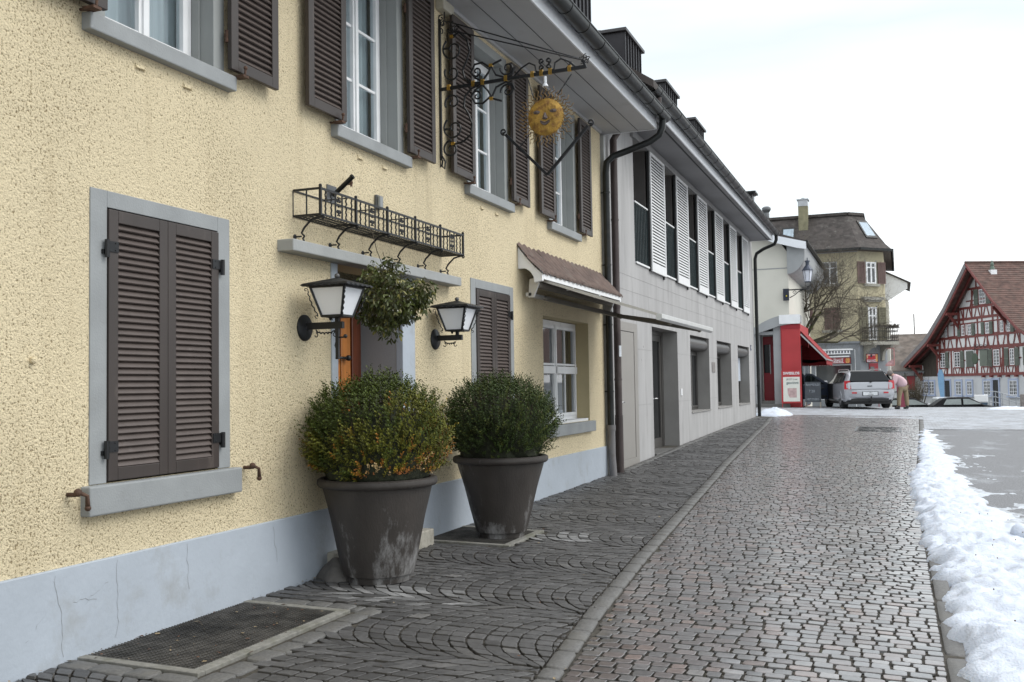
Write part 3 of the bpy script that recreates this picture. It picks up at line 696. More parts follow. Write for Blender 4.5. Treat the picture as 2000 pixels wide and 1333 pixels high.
# ================================================================= CONCRETE BUILDING
B = thing('concrete_building', 'light grey board-marked concrete building with white sliding louvre shutters', 'building', (0, 22, .2))
dormer(H, 11.95, 13.07, .30, 6.93, 5.95)
for y0 in (14.84, 17.69, 20.49): dormer(B, y0, y0+1.12, .30, 6.93, 6.3)
gh = [(21.10, 23.36, .79, 2.44), (24.43, 26.61, .80, 2.44), (27.80, 29.98, .80, 2.44), (17.60, 19.80, -.3, 2.44), (15.02, 16.5, -.3, 2.42), (16.48, 30.06, 3.455, 5.60)]
mb = MB(); wallx(mb, -.01, .36, 14.72, 31.2, -.3, 5.72, gh, 0, 1)
mb.quad((-.01,31.2,-.3), (-9,31.2,-.3), (-9,31.2,5.72), (-.01,31.2,5.72)); mb.quad((-.01,14.72,4.9), (-.01,14.72,5.72), (-9,14.72,5.72), (-9,14.72,4.9)); mb.quad((-9,14.72,-.3), (-9,14.72,6), (-9,31.2,6), (-9,31.2,-.3))
w_ = mb.build('wall', [M['concrete'], M['creveal']], B, fix=False)
# formwork joints and tie holes
mb = MB()
for z in (1.05, 2.0, 2.95, 3.2):
    mb.box(-.012, -.0075, 14.75, 15.0, z-.0025, z+.0025)
    for a, b in ((16.55, 17.58), (19.82, 21.08), (23.38, 24.41), (26.63, 27.78), (30.0, 31.18)) if z < 2.44 else ((14.75, 31.18),): mb.box(-.012, -.0075, a, b, z-.0025, z+.0025)
rnd = random.Random(9)
for i in range(46):
    y, z = rnd.uniform(15, 31), rnd.uniform(.2, 3.4)
    if any(h[0]-.1 < y < h[1]+.1 and h[2]-.1 < z < h[3]+.1 for h in gh): continue
    r = rnd.uniform(.006, .015); mb.prism([(y+r*math.cos(a), z+r*1.5*math.sin(a)) for a in (0,1.05,2.1,3.14,4.19,5.24)], -.0092, -.0078, 'x')
mb.build('formwork_mark', mat('formwork_mark', (.30,.295,.29), .9, var=.2), w_)
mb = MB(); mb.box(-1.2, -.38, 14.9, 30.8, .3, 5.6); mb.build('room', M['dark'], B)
# three deep ground-floor windows with blind boxes
for i, (a, b, c, d) in enumerate(gh[:3]):
    o = casement(B, (a+b)/2, b-a-.01, c+.01, d-.30, -.31, cols=1, bars=0, frame=.05, mt=M['bronze'], glass=M['dglass'], sash=3)
    mb = MB(); n = 10; mb.prism([(-.34, d-.005), (-.12, d-.005)]+[(-.17+.14*math.cos(t), d-.16+.14*math.sin(t)) for t in [0.5-.4*k for k in range(5)]]+[(-.34, d-.30)], a+.005, b-.005, 'y')
    mb.build('blind_box', mat('blind_box_%d' % i, (.10,.095,.092), .4, metal=.4, var=.08), o, smooth='auto')
    mb = MB(); mb.box(-.36, .01, a+.002, b-.002, c-.02, c+.008); mb.build('sill', M['creveal'], o)
    if i == 2:
        mb = MB(); mb.box(-.275, -.262, a+.07, b-.07, 1.45, d-.31); mb.build('blind', mat('white_blind', (.50,.55,.62), .6, var=.03), o)
# flat taupe door near the downpipes
mb = MB(); mb.box(-.06, -.004, 16.28, 16.5, -.2, 2.42); mb.box(-.06, -.004, 15.02, 16.28, 2.27, 2.42); mb.box(-.06, -.003, 15.02, 16.28, .05, .19); df = mb.build('door_frame', M['metaldoor'], B, bevel=.003)
mb = MB(); mb.box(-.06, -.012, 15.0, 16.268, .192, 2.262); d1 = mb.build('door', M['metaldoor'], B, bevel=.003)
mb = MB(); mb.tube([(-.02, 15.4, 1.12), (.04, 15.4, 1.12), (.04, 15.25, 1.12)], .011, 8); mb.build('handle', mat('steel', (.55,.55,.55), .25, metal=1, var=.05), d1, smooth=True)
# glazed double door
X = -.33
mb = MB(); mb.box(X-.06, X+.02, 17.6, 17.72, -.1, 2.44); mb.box(X-.06, X+.02, 19.68, 19.8, -.1, 2.44); mb.box(X-.06, X+.02, 17.72, 19.68, 2.36, 2.44)
mb.box(X-.05, X+.01, 18.62, 18.80, .1, 2.36); mb.box(X-.05, X+.01, 17.72, 18.62, .1, .34); mb.box(X-.05, X+.01, 17.72, 17.82, .34, 2.36); mb.box(X-.05, X+.01, 17.82, 18.62, 2.24, 2.36)
mb.box(X-.05, X+.005, 18.82, 18.93, .1, 2.36); mb.box(X-.05, X+.005, 19.57, 19.67, .1, 2.36); mb.box(X-.05, X+.005, 18.93, 19.57, .1, .34); mb.box(X-.05, X+.005, 18.93, 19.57, 2.24, 2.36)
gd = mb.build('glazed_door', M['bronze'], B, bevel=.004)
mb = MB(); mb.quad((X-.02,17.8,.3), (X-.02,19.6,.3), (X-.02,19.6,2.3), (X-.02,17.8,2.3)); mb.build('pane', M['dglass'], gd, fix=False)
mb = MB(); mb.tube([(X, 18.71, 1.12), (X+.08, 18.71, 1.12), (X+.08, 18.52, 1.12)], .013, 8); mb.tube([(X+.08, 18.86, 1.12), (X+.08, 19.02, 1.12)], .013, 8); mb.tube([(X, 18.86, 1.12), (X+.08, 18.86, 1.12)], .012, 8); mb.build('handle', bpy.data.materials['steel'], gd, smooth=True)
mb = MB(); mb.box(-.36, .03, 17.62, 19.78, .0, .15); mb.build('threshold', M['granite'], B, bevel=.006)
# ribbon window on the upper floor: recess panels, railings, sliding louvres
mb = MB(); mb.box(-.30, -.26, 16.49, 30.05, 3.46, 5.6); bk = mb.build('window_band', M['dglass'], B)
pm_ = mat('brown_pier', (.085,.078,.074), .6, var=.1)
for k in range(6):
    y = 17.45+2.27*k; mb = MB(); mb.box(-.34, -.03, y+1.0, y+1.18, 3.457, 5.598); mb.box(-.34, -.04, y+.0, y+.08, 3.457, 5.598); mb.build('pier', pm_, B)
mb = MB(); mb.box(-.28, -.25, 17.0-.45, 30.0, 4.5, 4.55); 
for k in range(7):
    y = 16.9+2.27*k-.35
    if y < 30: mb.box(-.27, -.23, y, y+.05, 3.46, 5.6)
mb.build('window_frame', M['bronze'], bk)
rl = [(16.50, 17.44)]+[(18.76+2.27*k, 19.70+2.27*k) for k in range(5)]
for a, b in rl:
    mb = MB(); mb.box(-.03, .005, a, b, 4.515, 4.54); mb.box(-.03, .02, a, b, 3.462, 3.495)
    r_ = mb.build('railing', M['louvre'], B, bevel=.002); mb = MB(); n = int((b-a)/.105)
    for i in range(n+1):
        y = a+.02+(b-a-.04)*i/n; mb.box(-.022, -.006, y-.006, y+.006, 3.495, 4.515)
    mb.build('baluster', mat('rail_bars_%d' % round(a), (.05,.075,.08), .4, metal=.3), r_)
for k in range(6):
    a = 17.53+2.265*k; b = a+1.17; mb = MB(); z0, z1 = 3.43, 5.60; X0 = .02; th = .03
    mb.box(X0, X0+th, a, a+.055, z0, z1); mb.box(X0, X0+th, b-.055, b, z0, z1); mb.box(X0, X0+th, a+.055, b-.055, z0, z0+.17); mb.box(X0, X0+th, a+.055, b-.055, z1-.05, z1)
    s_ = mb.build('sliding_shutter', M['louvre'], B, bevel=.003); mb = MB(); n = 34
    for i in range(n):
        z = z0+.19+(z1-z0-.26)*(i+.5)/n; mb.obox((X0+.015, (a+b)/2, z), (.011, 0, -.0225), (0, (b-a)/2-.056, 0), (.0026, 0, .0013))
    mb.build('slats', M['louvre'], s_)
    mb = MB(); mb.box(X0-.018, X0-.004, a+.02, b-.02, z0+.03, z1-.02); mb.box(-.005, X0+.0, b-.10, b-.02, z0-.05, z0+.01); mb.box(X0-.03, X0+.01, a-.06, a-.005, z0-.0, z1); mb.build('backing', M['dark'], s_)
# bands, eaves, roof, gutter
mb = MB(); mb.box(-.05, .045, 16.3, 30.3, 5.602, 5.715); mb.build('rail_box', mat('grey_track', (.26,.26,.26), .6, var=.06), B)
mb = MB(); mb.box(-.1, .63, 14.74, 30.92, 5.722, 5.74); s2 = mb.build('soffit', mat('dark_soffit', (.19,.19,.20), .6, var=.05, scale=2), B)
mb = MB(); mb.box(.50, .53, 14.75, 30.9, 5.714, 5.7215); mb.build('vent_slot', M['dark'], s2)
mb = MB(); mb.box(.63, .655, 14.72, 30.95, 5.70, 5.90); mb.box(-.05, .63, 30.92, 30.945, 5.715, 5.88); mb.build('fascia', M['fascia'], B, bevel=.003)
gutter(B, .76, 5.93, 14.72, 31.12, r=.095, step=.72)
roofslab(B, .78, 6.02, -4.4, 9.5, 14.71, 31.05, name='roof'); roofslab(B, -4.4, 9.5, -9.5, 6.0, 14.71, 31.05, name='roof')
mb = MB(); mb.box(.05, .32, 29.2, 29.6, 6.0, 6.85); ch = mb.build('chimney', M['dormer'], B); mb = MB(); mb.box(-.05, .42, 29.1, 29.7, 6.88, 6.93); mb.box(.0, .36, 29.15, 29.65, 6.85, 6.88); mb.build('chimney_cap', M['gutter'], ch)
# downpipes
mb = MB(); mb.tube([(.76, 15.1, 5.85), (.74, 15.1, 5.66), (.55, 15.05, 5.55), (.2, 14.92, 5.40), (.09, 14.86, 5.2), (.09, 14.86, 3), (.09, 14.86, .05)], .056, 14)
p1_ = mb.build('downpipe', M['bpipe'], B, smooth='auto'); 
for z in (4.9, 3.95, 2.6, 1.48, .92): mb = MB(); mb.tube([(.09,14.86,z-.014), (.09,14.86,z+.014)], .062, 14); mb.build('pipe_clip', M['bpipe'], p1_, smooth='auto')
mb = MB(); mb.tube([(.09,14.86,.90), (.09,14.86,.02)], .063, 14); mb.build('standpipe', M['bpipe'], p1_, smooth='auto')
mb = MB(); n = 6; 
for i in range(n):
    a0 = -.9+.22*i; a1 = a0+.22; mb.quad(*[(.09+.0585*math.cos(a), 14.86+.0585*math.sin(a), z) for a, z in ((a0,1.83),(a1,1.83),(a1,2.0),(a0,2.0))])
st = mb.build('sticker', mat('paper_sticker', (.62,.66,.70), .6, var=.15, scale=40), p1_, fix=False)
mb = MB(); mb.tube([(.76, 30.98, 5.86), (.76, 30.98, 5.72), (.70, 31.0, 5.60), (.35, 31.1, 5.48), (.14, 31.15, 5.36), (.09, 31.16, 5.2), (.09, 31.16, 3), (.10, 31.16, .36)], .052, 14)
p2_ = mb.build('downpipe', M['gutter'], B, smooth='auto'); 
for z in (4.6, 3.4, 2.3, 1.3): mb = MB(); mb.tube([(.09,31.16,z-.014), (.09,31.16,z+.014)], .058, 12); mb.build('pipe_clip', M['gutter'], p2_)
# house number, doorbell, brass plaque
mb = MB(); mb.box(-.01, .004, 30.32, 30.47, 2.36, 2.52); hn = tag(mb.build('house_number', mat('number_enamel', (.05,.06,.14), .4)), 'tiny dark blue house number plate near the far end of the concrete wall', 'number plate')
def text(name, s, size, loc, rx=(1,0,0), up=(0,0,1), m=None, parent=None, align='CENTER', ext=.002, sx_=1.0, off=0):
    cu = bpy.data.curves.new(name, 'FONT'); cu.body = s; cu.size = size; cu.align_x = align; cu.align_y = 'CENTER'; cu.extrude = ext; cu.offset = off
    t = bpy.data.objects.new('tmp', cu); COL.objects.link(t); bpy.context.view_layer.update()
    dg = bpy.context.evaluated_depsgraph_get(); me = bpy.data.meshes.new_from_object(t.evaluated_get(dg)); bpy.data.objects.remove(t)
    X_ = Vector(rx).normalized(); Z_ = Vector(up).normalized(); N_ = X_.cross(Z_)
    mt = Matrix((X_*sx_, Z_, N_)).transposed().to_4x4(); mt.translation = Vector(loc); me.transform(mt); me.materials.clear(); me.materials.append(m)
    o = bpy.data.objects.new(name, me); COL.objects.link(o)
    if parent is not None:
        o.parent = parent
        if parent.type == 'EMPTY' and not parent.get('_loc'): o.matrix_parent_inverse = Matrix.Translation(-parent.location)
    return o
M['ink'] = mat('white_lettering', (.75,.75,.75), .5, var=.02); M['blackink'] = mat('black_lettering', (.015,.015,.015), .5, var=.02)
text('lettering', '18', .11, (.0055, 30.395, 2.44), (0,1,0), (0,0,1), M['ink'], hn)
mb = MB(); mb.box(-.01, .006, 20.0, 20.12, 1.16, 1.30); tag(mb.build('doorbell', M['white'], bevel=.004), 'small white doorbell plate right of the glazed door in the concrete wall', 'doorbell')
mb = MB(); mb.box(-.01, .004, 23.66, 24.08, 1.66, 1.90); pq = tag(mb.build('wall_plaque', mat('plaque_metal', (.27,.25,.24), .45, metal=.5, var=.2, scale=12), bevel=.003), 'small dull metal plaque between the first two concrete-wall windows', 'plaque')
# kerb strip of pale stones along the foot of the concrete wall
def edge(y): return .02
linestones('wall_gutter', edge, .13, 15.2, 31, .18, .3, M['granite'], seed=8, dz=.004)
# ================================================================= THINGS ON AND BY THE YELLOW HOUSE
def spiral(c, r0, r1, a0, turns, n=26, e1=(1,0,0), e2=(0,0,1)):
    c = Vector(c); e1 = Vector(e1); e2 = Vector(e2)
    return [c+(e1*math.cos(a0+turns*2*math.pi*i/n)+e2*math.sin(a0+turns*2*math.pi*i/n))*(r0+(r1-r0)*i/n) for i in range(n+1)]
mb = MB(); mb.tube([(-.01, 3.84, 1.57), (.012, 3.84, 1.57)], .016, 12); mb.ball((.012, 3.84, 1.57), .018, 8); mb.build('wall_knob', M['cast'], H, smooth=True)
# ---- lanterns
def lantern(y, ax, lb):
    t = thing('wall_lantern', lb, 'wall lamp', (0, y, 1.87), group='wall lanterns either side of the door')
    mb = MB(); mb.lathe([(.001,.034),(.02,.034),(.03,.026),(.085,.020),(.098,.010),(.10,-.002)], (0, y, 1.86), 28, ax='x'); mb.ball((.036, y, 1.86), .013, 6); mb.build('wall_plate', M['iron'], t, smooth='auto')
    mb = MB(); mb.box(.02, ax+.05, y-.016, y+.016, 1.845, 1.895); mb.box(ax-.014, ax+.014, y-.014, y+.014, 1.80 if y < 7 else 1.87, 1.93)
    pts = [(.10+ (ax-.12)*i/16, y+.006*math.sin(i*2.2), 1.815+.006*math.cos(i*2.2)+.022*(2*i/16-1)**4) for i in range(17)]; mb.tube(pts, [.005+.0025*(i % 2) for i in range(17)], 6)
    mb.tube(spiral((.10, y, 1.80), .02, .006, 1.5, -.8), .004, 5); mb.tube(spiral((ax-.02, y, 1.80), .02, .006, 1.5, .8), .004, 5); mb.build('arm', M['iron'], t, bevel=.002)
    zb, zt = 1.935, 2.145; hb, ht = .082, .142
    mb = MB()
    for s1 in (-1, 1):
        for s2 in (-1, 1):
            mb.bar((ax+s1*hb, y+s2*hb, zb), (ax+s1*ht, y+s2*ht, zt), .014, .014)
            a = Vector((ax+s1*(hb+.018), y+s2*(hb+.018), zb)); b = Vector((ax+s1*(ht+.012), y+s2*(ht+.012), zt-.03)); n = 22; d = Vector((s1,s2,0)).normalized(); p_ = Vector((-s2,s1,0)).normalized()
            mb.tube([a.lerp(b, i/n)+p_*.004*math.sin(i*1.3)+d*.004*math.cos(i*1.3)+d*.010*math.sin(math.pi*i/n) for i in range(n+1)], .0045, 5)
            mb.tube(spiral(a+d*.012+Vector((0,0,-.004)), .014, .004, -2.0, .9, 12, d), .003, 5); mb.tube(spiral(b+d*.014+Vector((0,0,.008)), .016, .005, 3.4, -.8, 12, d), .003, 5)
    for z, h in ((zb, hb), (zt, ht)):
        for s in (-1, 1):
            mb.bar((ax-h, y+s*h, z), (ax+h, y+s*h, z), .016, .016); mb.bar((ax+s*h, y-h, z), (ax+s*h, y+h, z), .016, .016)
    mb.box(ax-.05, ax+.05, y-.05, y+.05, zb-.012, zb-.002); mb.ball((ax-.04, y-.03, zb-.018), .012, 6)
    fr_ = mb.build('lantern_frame', M['iron'], t)
    mb = MB(); h0, h1 = hb-.003, ht-.004
    q = [[(ax-h_, y-h_, z), (ax+h_, y-h_, z), (ax+h_, y+h_, z), (ax-h_, y+h_, z)] for h_, z in ((h0, zb+.004), (h1, zt))]
    for i in range(4): mb.quad(q[0][i], q[0][(i+1) % 4], q[1][(i+1) % 4], q[1][i])
    mb.quad(*q[0]); mb.build('opal_pane', M['opal'], t)
    mb = MB(); R0 = .195; zt2 = zt+.012; n = 12; ring = []
    for s in range(4):
        a = [(-1,-1),(1,-1),(1,1),(-1,1)][s]; b = [(1,-1),(1,1),(-1,1),(-1,-1)][s]
        for i in range(n):
            k = i/n; ring.append((ax+R0*(a[0]+(b[0]-a[0])*k), y+R0*(a[1]+(b[1]-a[1])*k), zt2-.008*abs(math.sin(k*math.pi*6))))
    o_ = len(mb.v); N4 = len(ring); mb.v += ring+[(ax+(x-ax)*.93, y+(yy-y)*.93, zt2+.012) for x, yy, z in ring]+[(ax+(x-ax)*.06, y+(yy-y)*.06, zt2+.062) for x, yy, z in ring]
    for r in range(2):
        for i in range(N4): a = r*N4+i; b = r*N4+(i+1) % N4; mb.f.append((a, b, b+N4, a+N4)); mb.m.append(0)
    mb.f.append(tuple(range(2*N4, 3*N4))); mb.m.append(0)
    mb.f.append(tuple(reversed(range(N4)))); mb.m.append(0)
    mb.build('lantern_roof', M['iron'], t); mb = MB(); mb.ball((ax, y, zt2+.076), .02, 10); mb.build('finial', mat('finial_%d' % y, (.10,.10,.10), .5, metal=.3), t, smooth=True)
    if y < 7:   # hanging latch under the nearer lamp
        mb = MB(); mb.box(ax-.012, ax+.012, y-.012, y+.012, 1.62, 1.845); mb.tube([(ax, y, 1.78), (ax+.05, y, 1.78), (ax+.06, y, 1.785)], .006, 6); mb.ball((ax+.066, y, 1.787), .016, 6)
        mb.tube([(ax-.006, y+.01, 1.80), (ax-.03, y+.01, 1.72), (ax+.0, y+.01, 1.66)], .004, 5); mb.build('drop_rod', M['iron'], t)
lantern(6.34, .285, 'nearer black iron wall lantern with opal glass, left of the doorway')
lantern(8.58, .235, 'farther black iron wall lantern with opal glass, right of the doorway by the narrow shutters')
# ---- flower-box rack
t = thing('flower_box_rack', 'long empty black wrought iron flower box rack above the door canopy', 'flower rack', (0, 7.3, 2.5))
X1 = .235; ya, yb = 6.20, 8.74; z0, z1 = 2.675, 2.865
mb = MB()
for z, r in ((z1, .008), (z0, .007)):
    mb.box(X1-.006, X1+.006, ya, yb, z-r, z+r); mb.box(.0, .008, ya, yb, z-r*.7, z+r*.7)
    for y in (ya, yb): mb.box(.008, X1-.006, y-.006, y+.006, z-r, z+r)
for i in range(6): mb.box(.008, X1-.006, ya+(yb-ya)*i/5-.005, ya+(yb-ya)*i/5+.005, z0-.006, z0+.006)
for i in (1, 2, 3, 4): mb.box(.02, X1-.006, ya+(yb-ya)*i/5-.12, ya+(yb-ya)*i/5-.11, z1-.012, z1-.004)
for k in range(1, 4): mb.box(X1*k/4-.004, X1*k/4+.004, ya, yb, z0-.006, z0+.002)
n = 62
for i in range(n): mb.box(.01, X1-.006, ya+(yb-ya)*(i+.5)/n-.003, ya+(yb-ya)*(i+.5)/n+.003, z0-.010, z0-.005)
mb.build('basket_frame', M['iron'], t)
for i in range(6):
    y = ya+(yb-ya)*i/5; mb = MB(); mb.box(X1-.009, X1+.009, y-.009, y+.009, z0-.01, z1+.012); mb.ball((X1, y, z1+.02), .013, 7); mb.build('post', M['iron'], t)

for i in range(5):
    y0 = ya+(yb-ya)*i/5; w = (yb-ya)/5
    for k in (.8, 1.75, 4.25, 5.2):
        mb = MB()
        y = y0+w*(k-.0)/6+ (0 if k < 3 else 0); pts = [(X1+.003*math.sin(j*1.8), y+.003*math.cos(j*1.8), z0+(z1-z0)*j/16) for j in range(17)]; mb.tube(pts, .0065, 5); mb.build('twisted_bar', M['iron'], t)
for k in (1,): 
    mb = MB()
    for x in (.0, X1/2): mb.tube([(x, ya, z0), (x, ya, z1)], .006, 6); mb.tube([(x, yb, z0), (x, yb, z1)], .005, 6)
    mb.build('end_bar', M['iron'], t)
for i in range(5):
    yc = ya+(yb-ya)*(i+.5)/5-.0; mb = MB(); zc = (z0+z1)/2
    for s in (-1, 1):
        mb.tube(spiral((X1, yc+.016*s, zc+.045), .022, .004, math.pi/2, .9*s, 20, (0,1,0)), .0065, 5); mb.tube(spiral((X1, yc+.016*s, zc-.045), .024, .004, -math.pi/2, -.9*s, 20, (0,1,0)), .0065, 5)
        mb.tube([(X1, yc+.048*s, z0), (X1, yc+.048*s, z1)], .007, 5)
    mb.tube([(X1, yc-.03, zc), (X1, yc, zc+.012), (X1, yc+.03, zc)], .005, 5); mb.ball((X1, yc, zc), .01, 6); mb.build('scroll_panel', M['iron'], t)
for i in range(6):
    y = ya+(yb-ya)*i/5+(.02 if i == 0 else -.02 if i == 5 else 0); mb = MB()
    mb.tube([(X1+.01, y, z0-.012), (X1-.03, y, z0-.015), (X1-.09, y, z0-.03), (X1-.15, y, z0-.085), (X1-.175, y, z0-.125), (.085, y, z0-.150), (.072, y, z0-.165), (.078, y, z0-.180), (.082, y, z0-.192)], .0085, 6)
    mb.tube(spiral((X1+.008, y, z0-.022), .014, .006, 1.57, -.9, 12), .006, 6); mb.tube([(0, y, z0-.15), (.06, y, z0-.15)], .006, 6); mb.lathe([(.02, 0), (.02, .006), (.001, .008)], (0, y, z0-.15), 10, ax='x'); mb.build('bracket', M['iron'], t)
# ---- flag-pole holder, small lamp
t = thing('flagpole_holder', 'empty dark metal flagpole holder slanting up above the flower rack', 'pole holder', (0, 6.75, 2.95))
mb = MB(); mb.box(0, .01, 6.66, 6.80, 2.86, 3.0); mb.build('base_plate', M['zinc'], t, bevel=.003)
mb = MB(); mb.tube([(.02, 6.73, 2.92), (.20, 6.72, 3.05)], .019, 12); mb.tube([(.19, 6.72, 3.045), (.205, 6.72, 3.055)], .021, 12); mb.build('tube', M['gutter'], t, smooth='auto')
mb = MB(); mb.tube([(0, 6.95, 3.05), (.05, 6.95, 3.05)], .008, 6); mb.ball((.055, 6.95, 3.06), .014, 6); mb.box(.05, .06, 6.94, 6.96, 3.03, 3.09); tag(mb.build('wall_hook', M['rust']), 'little rusty hook in the wall just above the slanting flagpole holder', 'hook')
t = thing('wall_spotlight', 'small pale grey sensor box fixed on the wall above the flower rack', 'sensor', (0, 7.46, 2.99))
mb = MB(); mb.box(0, .03, 7.42, 7.52, 2.93, 3.05); mb.build('housing', M['zinc'], t, bevel=.008); mb = MB(); mb.box(.03, .06, 7.42, 7.48, 2.93, 3.04); mb.build('cover', M['sill'], t, bevel=.012)
# ---- vent box under the eaves
t = thing('junction_box', 'beige junction box tucked under the eaves above the sign bracket', 'junction box', (0, 8.8, 5.2)); mb = MB(); mb.box(0, .09, 8.68, 8.93, 5.10, 5.20); mb.build('casing', mat('beige_plastic', (.42,.40,.33), .5), t, bevel=.01); mb = MB(); mb.tube([(.05, 8.78, 5.10), (.05, 8.77, 5.0), (.03, 8.76, 4.95)], .006, 6); mb.build('cable', M['iron'], t)
# ---- dabs of render below the sills
for c in UP[:3]:
    for k in (-.2, .22):
        mb = MB(); mb.add([(0, c+k-.04, 3.30), (0, c+k+.04, 3.30), (0, c+k+.035, 3.34), (0, c+k-.035, 3.34), (.018, c+k-.035, 3.303), (.018, c+k+.035, 3.303)], [(0,1,5,4), (4,5,2,3), (0,4,3), (1,2,5)])
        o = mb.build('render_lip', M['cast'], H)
# ---- inn sign: bracket, sun, chevron
t = thing('inn_sign', 'gilded smiling sun hanging from a long scrolled wrought iron wall bracket', 'hanging sign', (0, 8.75, 4.33))
Y = 8.75; mb = MB(); P3 = lambda x, z: Vector((x, Y, z))
mb.box(.0, .02, Y-.014, Y+.014, 3.62, 5.02)
a0, a1 = P3(.0, 4.318), P3(1.50, 4.352); mb.bar(a0, a1, .020, .032); mb.bar(P3(1.50, 4.34), P3(1.47, 4.42), .016, .02)
sc = lambda x, z, r0, r1, a, tn, w=.0105: mb.tube(spiral(P3(x, z), r0, r1, a, tn), w, 6)
# vertical scrolls beside the wall rail
for z, s in ((4.72, 1), (3.92, -1)):
    sc(.155, z, .11, .03, math.pi, .0); 
def cs(x, z, r, s, st, w=.0105, tn=1.35):     # C-scroll: starts on the rail and curls in
    mb.tube(spiral(P3(x, z), r, r*.18, st, tn*s, 34), [w*(1-.3*i/34) for i in range(35)], 6)
cs(.15, 4.70, .115, 1, 2.2); cs(.14, 4.47, .085, 1, 2.6); cs(.14, 4.18, .085, -1, -2.6); cs(.15, 3.92, .115, 1, 2.2); cs(.12, 3.72, .09, 1, 1.6)
mb.tube([P3(.14, 4.83), P3(.22, 4.86), P3(.30, 4.78), P3(.33, 4.66), P3(.29, 4.56), P3(.25, 4.48), P3(.27, 4.40), P3(.34, 4.345), P3(.42, 4.34)], .0105, 6)
mb.tube([P3(.42, 4.31), P3(.34, 4.29), P3(.27, 4.22), P3(.26, 4.12), P3(.31, 4.04), P3(.345, 3.94), P3(.33, 3.84), P3(.25, 3.78), P3(.13, 3.76)], .0105, 6)
for sg in (1, -1):
    z0_ = 4.33+.0; zz = lambda d: z0_+sg*d
    mb.tube([P3(.46, zz(.015)), P3(.38, zz(.06)), P3(.34, zz(.12)), P3(.38, zz(.19)), P3(.46, zz(.20)), P3(.53, zz(.15)), P3(.60, zz(.18)), P3(.66, zz(.20))], .0105, 6)
    cs(.40, zz(.12), .055, sg, 3.3 if sg > 0 else -3.3, tn=1.2)
    mb.tube([P3(.46, zz(.02)), P3(.52, zz(.09)), P3(.56, zz(.16))], .0105, 6); mb.tube([P3(.70, zz(.02)), P3(.60, zz(.06)), P3(.56, zz(.14))], .0105, 6)
    cs(.72, zz(.11), .075, sg, 3.0 if sg > 0 else -3.0, tn=1.3); mb.tube([P3(.70, zz(.02)), P3(.77, zz(.05)), P3(.795, zz(.11))], .0105, 6)
# crest over the bar, side bows
for s in (-1, 1):
    mb.tube([P3(1.10+s*.03, 4.35), P3(1.10+s*.09, 4.37), P3(1.10+s*.10, 4.43), P3(1.10+s*.16, 4.46), P3(1.10+s*.24, 4.42), P3(1.10+s*.31, 4.355)], .009, 6)
    for k, z in enumerate((4.40, 4.46)): mb.tube(spiral(P3(1.10+s*.033, z), .028, .008, -math.pi/2, s*1.1, 18), .009, 6)
mb.tube([P3(1.30, 4.355), P3(1.34, 4.39), P3(1.36, 4.42)], .006, 6)
for k in range(5): mb.tube(spiral(P3(1.49+.03*math.cos(k*1.3), 4.425+.028*math.sin(k*1.3)), .022, .006, k*1.3, 1.1, 14), .005, 5)
for k in range(6): mb.tube(spiral(P3(.0+.05*math.cos(k), 5.0+.07*math.sin(k)-.03), .035, .008, k*1.05, 1.1, 14), .006, 5)
for k in range(4): mb.tube(spiral(P3(.16+.03*math.cos(k*1.6), 4.90+.05*math.sin(k*1.6)), .032, .008, k*1.5, 1.1, 14), .006, 5)
for s in (-1, 1): mb.tube([P3(.01, 3.68), P3(.01+s*.045, 3.60), P3(.01+s*.035, 3.53), P3(.01+s*.008, 3.56), P3(.01+s*.015, 3.62)], .009, 6)
mb.build('bracket', M['iron'], t, smooth='auto')
mb = MB(); mb.tube([P3(.10, 4.985), (1.47, Y+.01, 4.425)], .0065, 6); mb.tube([(.10, Y-.02, 4.90), (1.47, Y-.01, 4.415)], .0065, 6); mb.build('tie_rod', M['iron'], t)
mb = MB()
for x in (.10, .36, .46, .70, .97, 1.06, 1.15, 1.34):
    mb = MB()
    for d in (-.010, .002, .014): mb.box(x+d-.004, x+d+.004, Y-.013, Y+.013, 4.300+x*.02, 4.354+x*.022)
    mb.build('gilt_band', M['gold'], t)
for x, z in ((.55, 4.49), (.55, 4.165), (.14, 4.83), (.14, 3.77)): mb = MB(); mb.box(x-.018, x+.018, Y-.013, Y+.013, z-.014, z+.014); mb.build('gilt_band', M['gold'], t)
mb = MB(); mb.tube([P3(1.10, 4.31), P3(1.10, 4.25)], .015, 12); mb.lathe([(.012,.0),(.028,-.03),(.030,-.036),(.001,-.034)], (1.10, Y, 4.25), 14); mb.build('lamp', M['fascia'], t, smooth='auto')
for a, b in (((.93, 4.30), (.98, 4.12)), ((1.36, 4.30), (1.22, 4.12))):
    mb = MB()
    A_, B_ = P3(*a), P3(*b)
    for k in range(7):
        p_ = A_.lerp(B_, (k+.5)/7); q = (B_-A_).normalized()
        for h_ in range(9): pass
        mb.tube([p_-q*.016, p_-q*.008+Vector((0,.006,0)), p_+q*.008+Vector((0,.006,0)), p_+q*.016, p_+q*.008-Vector((0,.006,0)), p_-q*.008-Vector((0,.006,0)), p_-q*.016] if k % 2 else [p_-q*.016, p_+q*.016], .0048, 5)
    mb.build('chain', M['iron'], t)
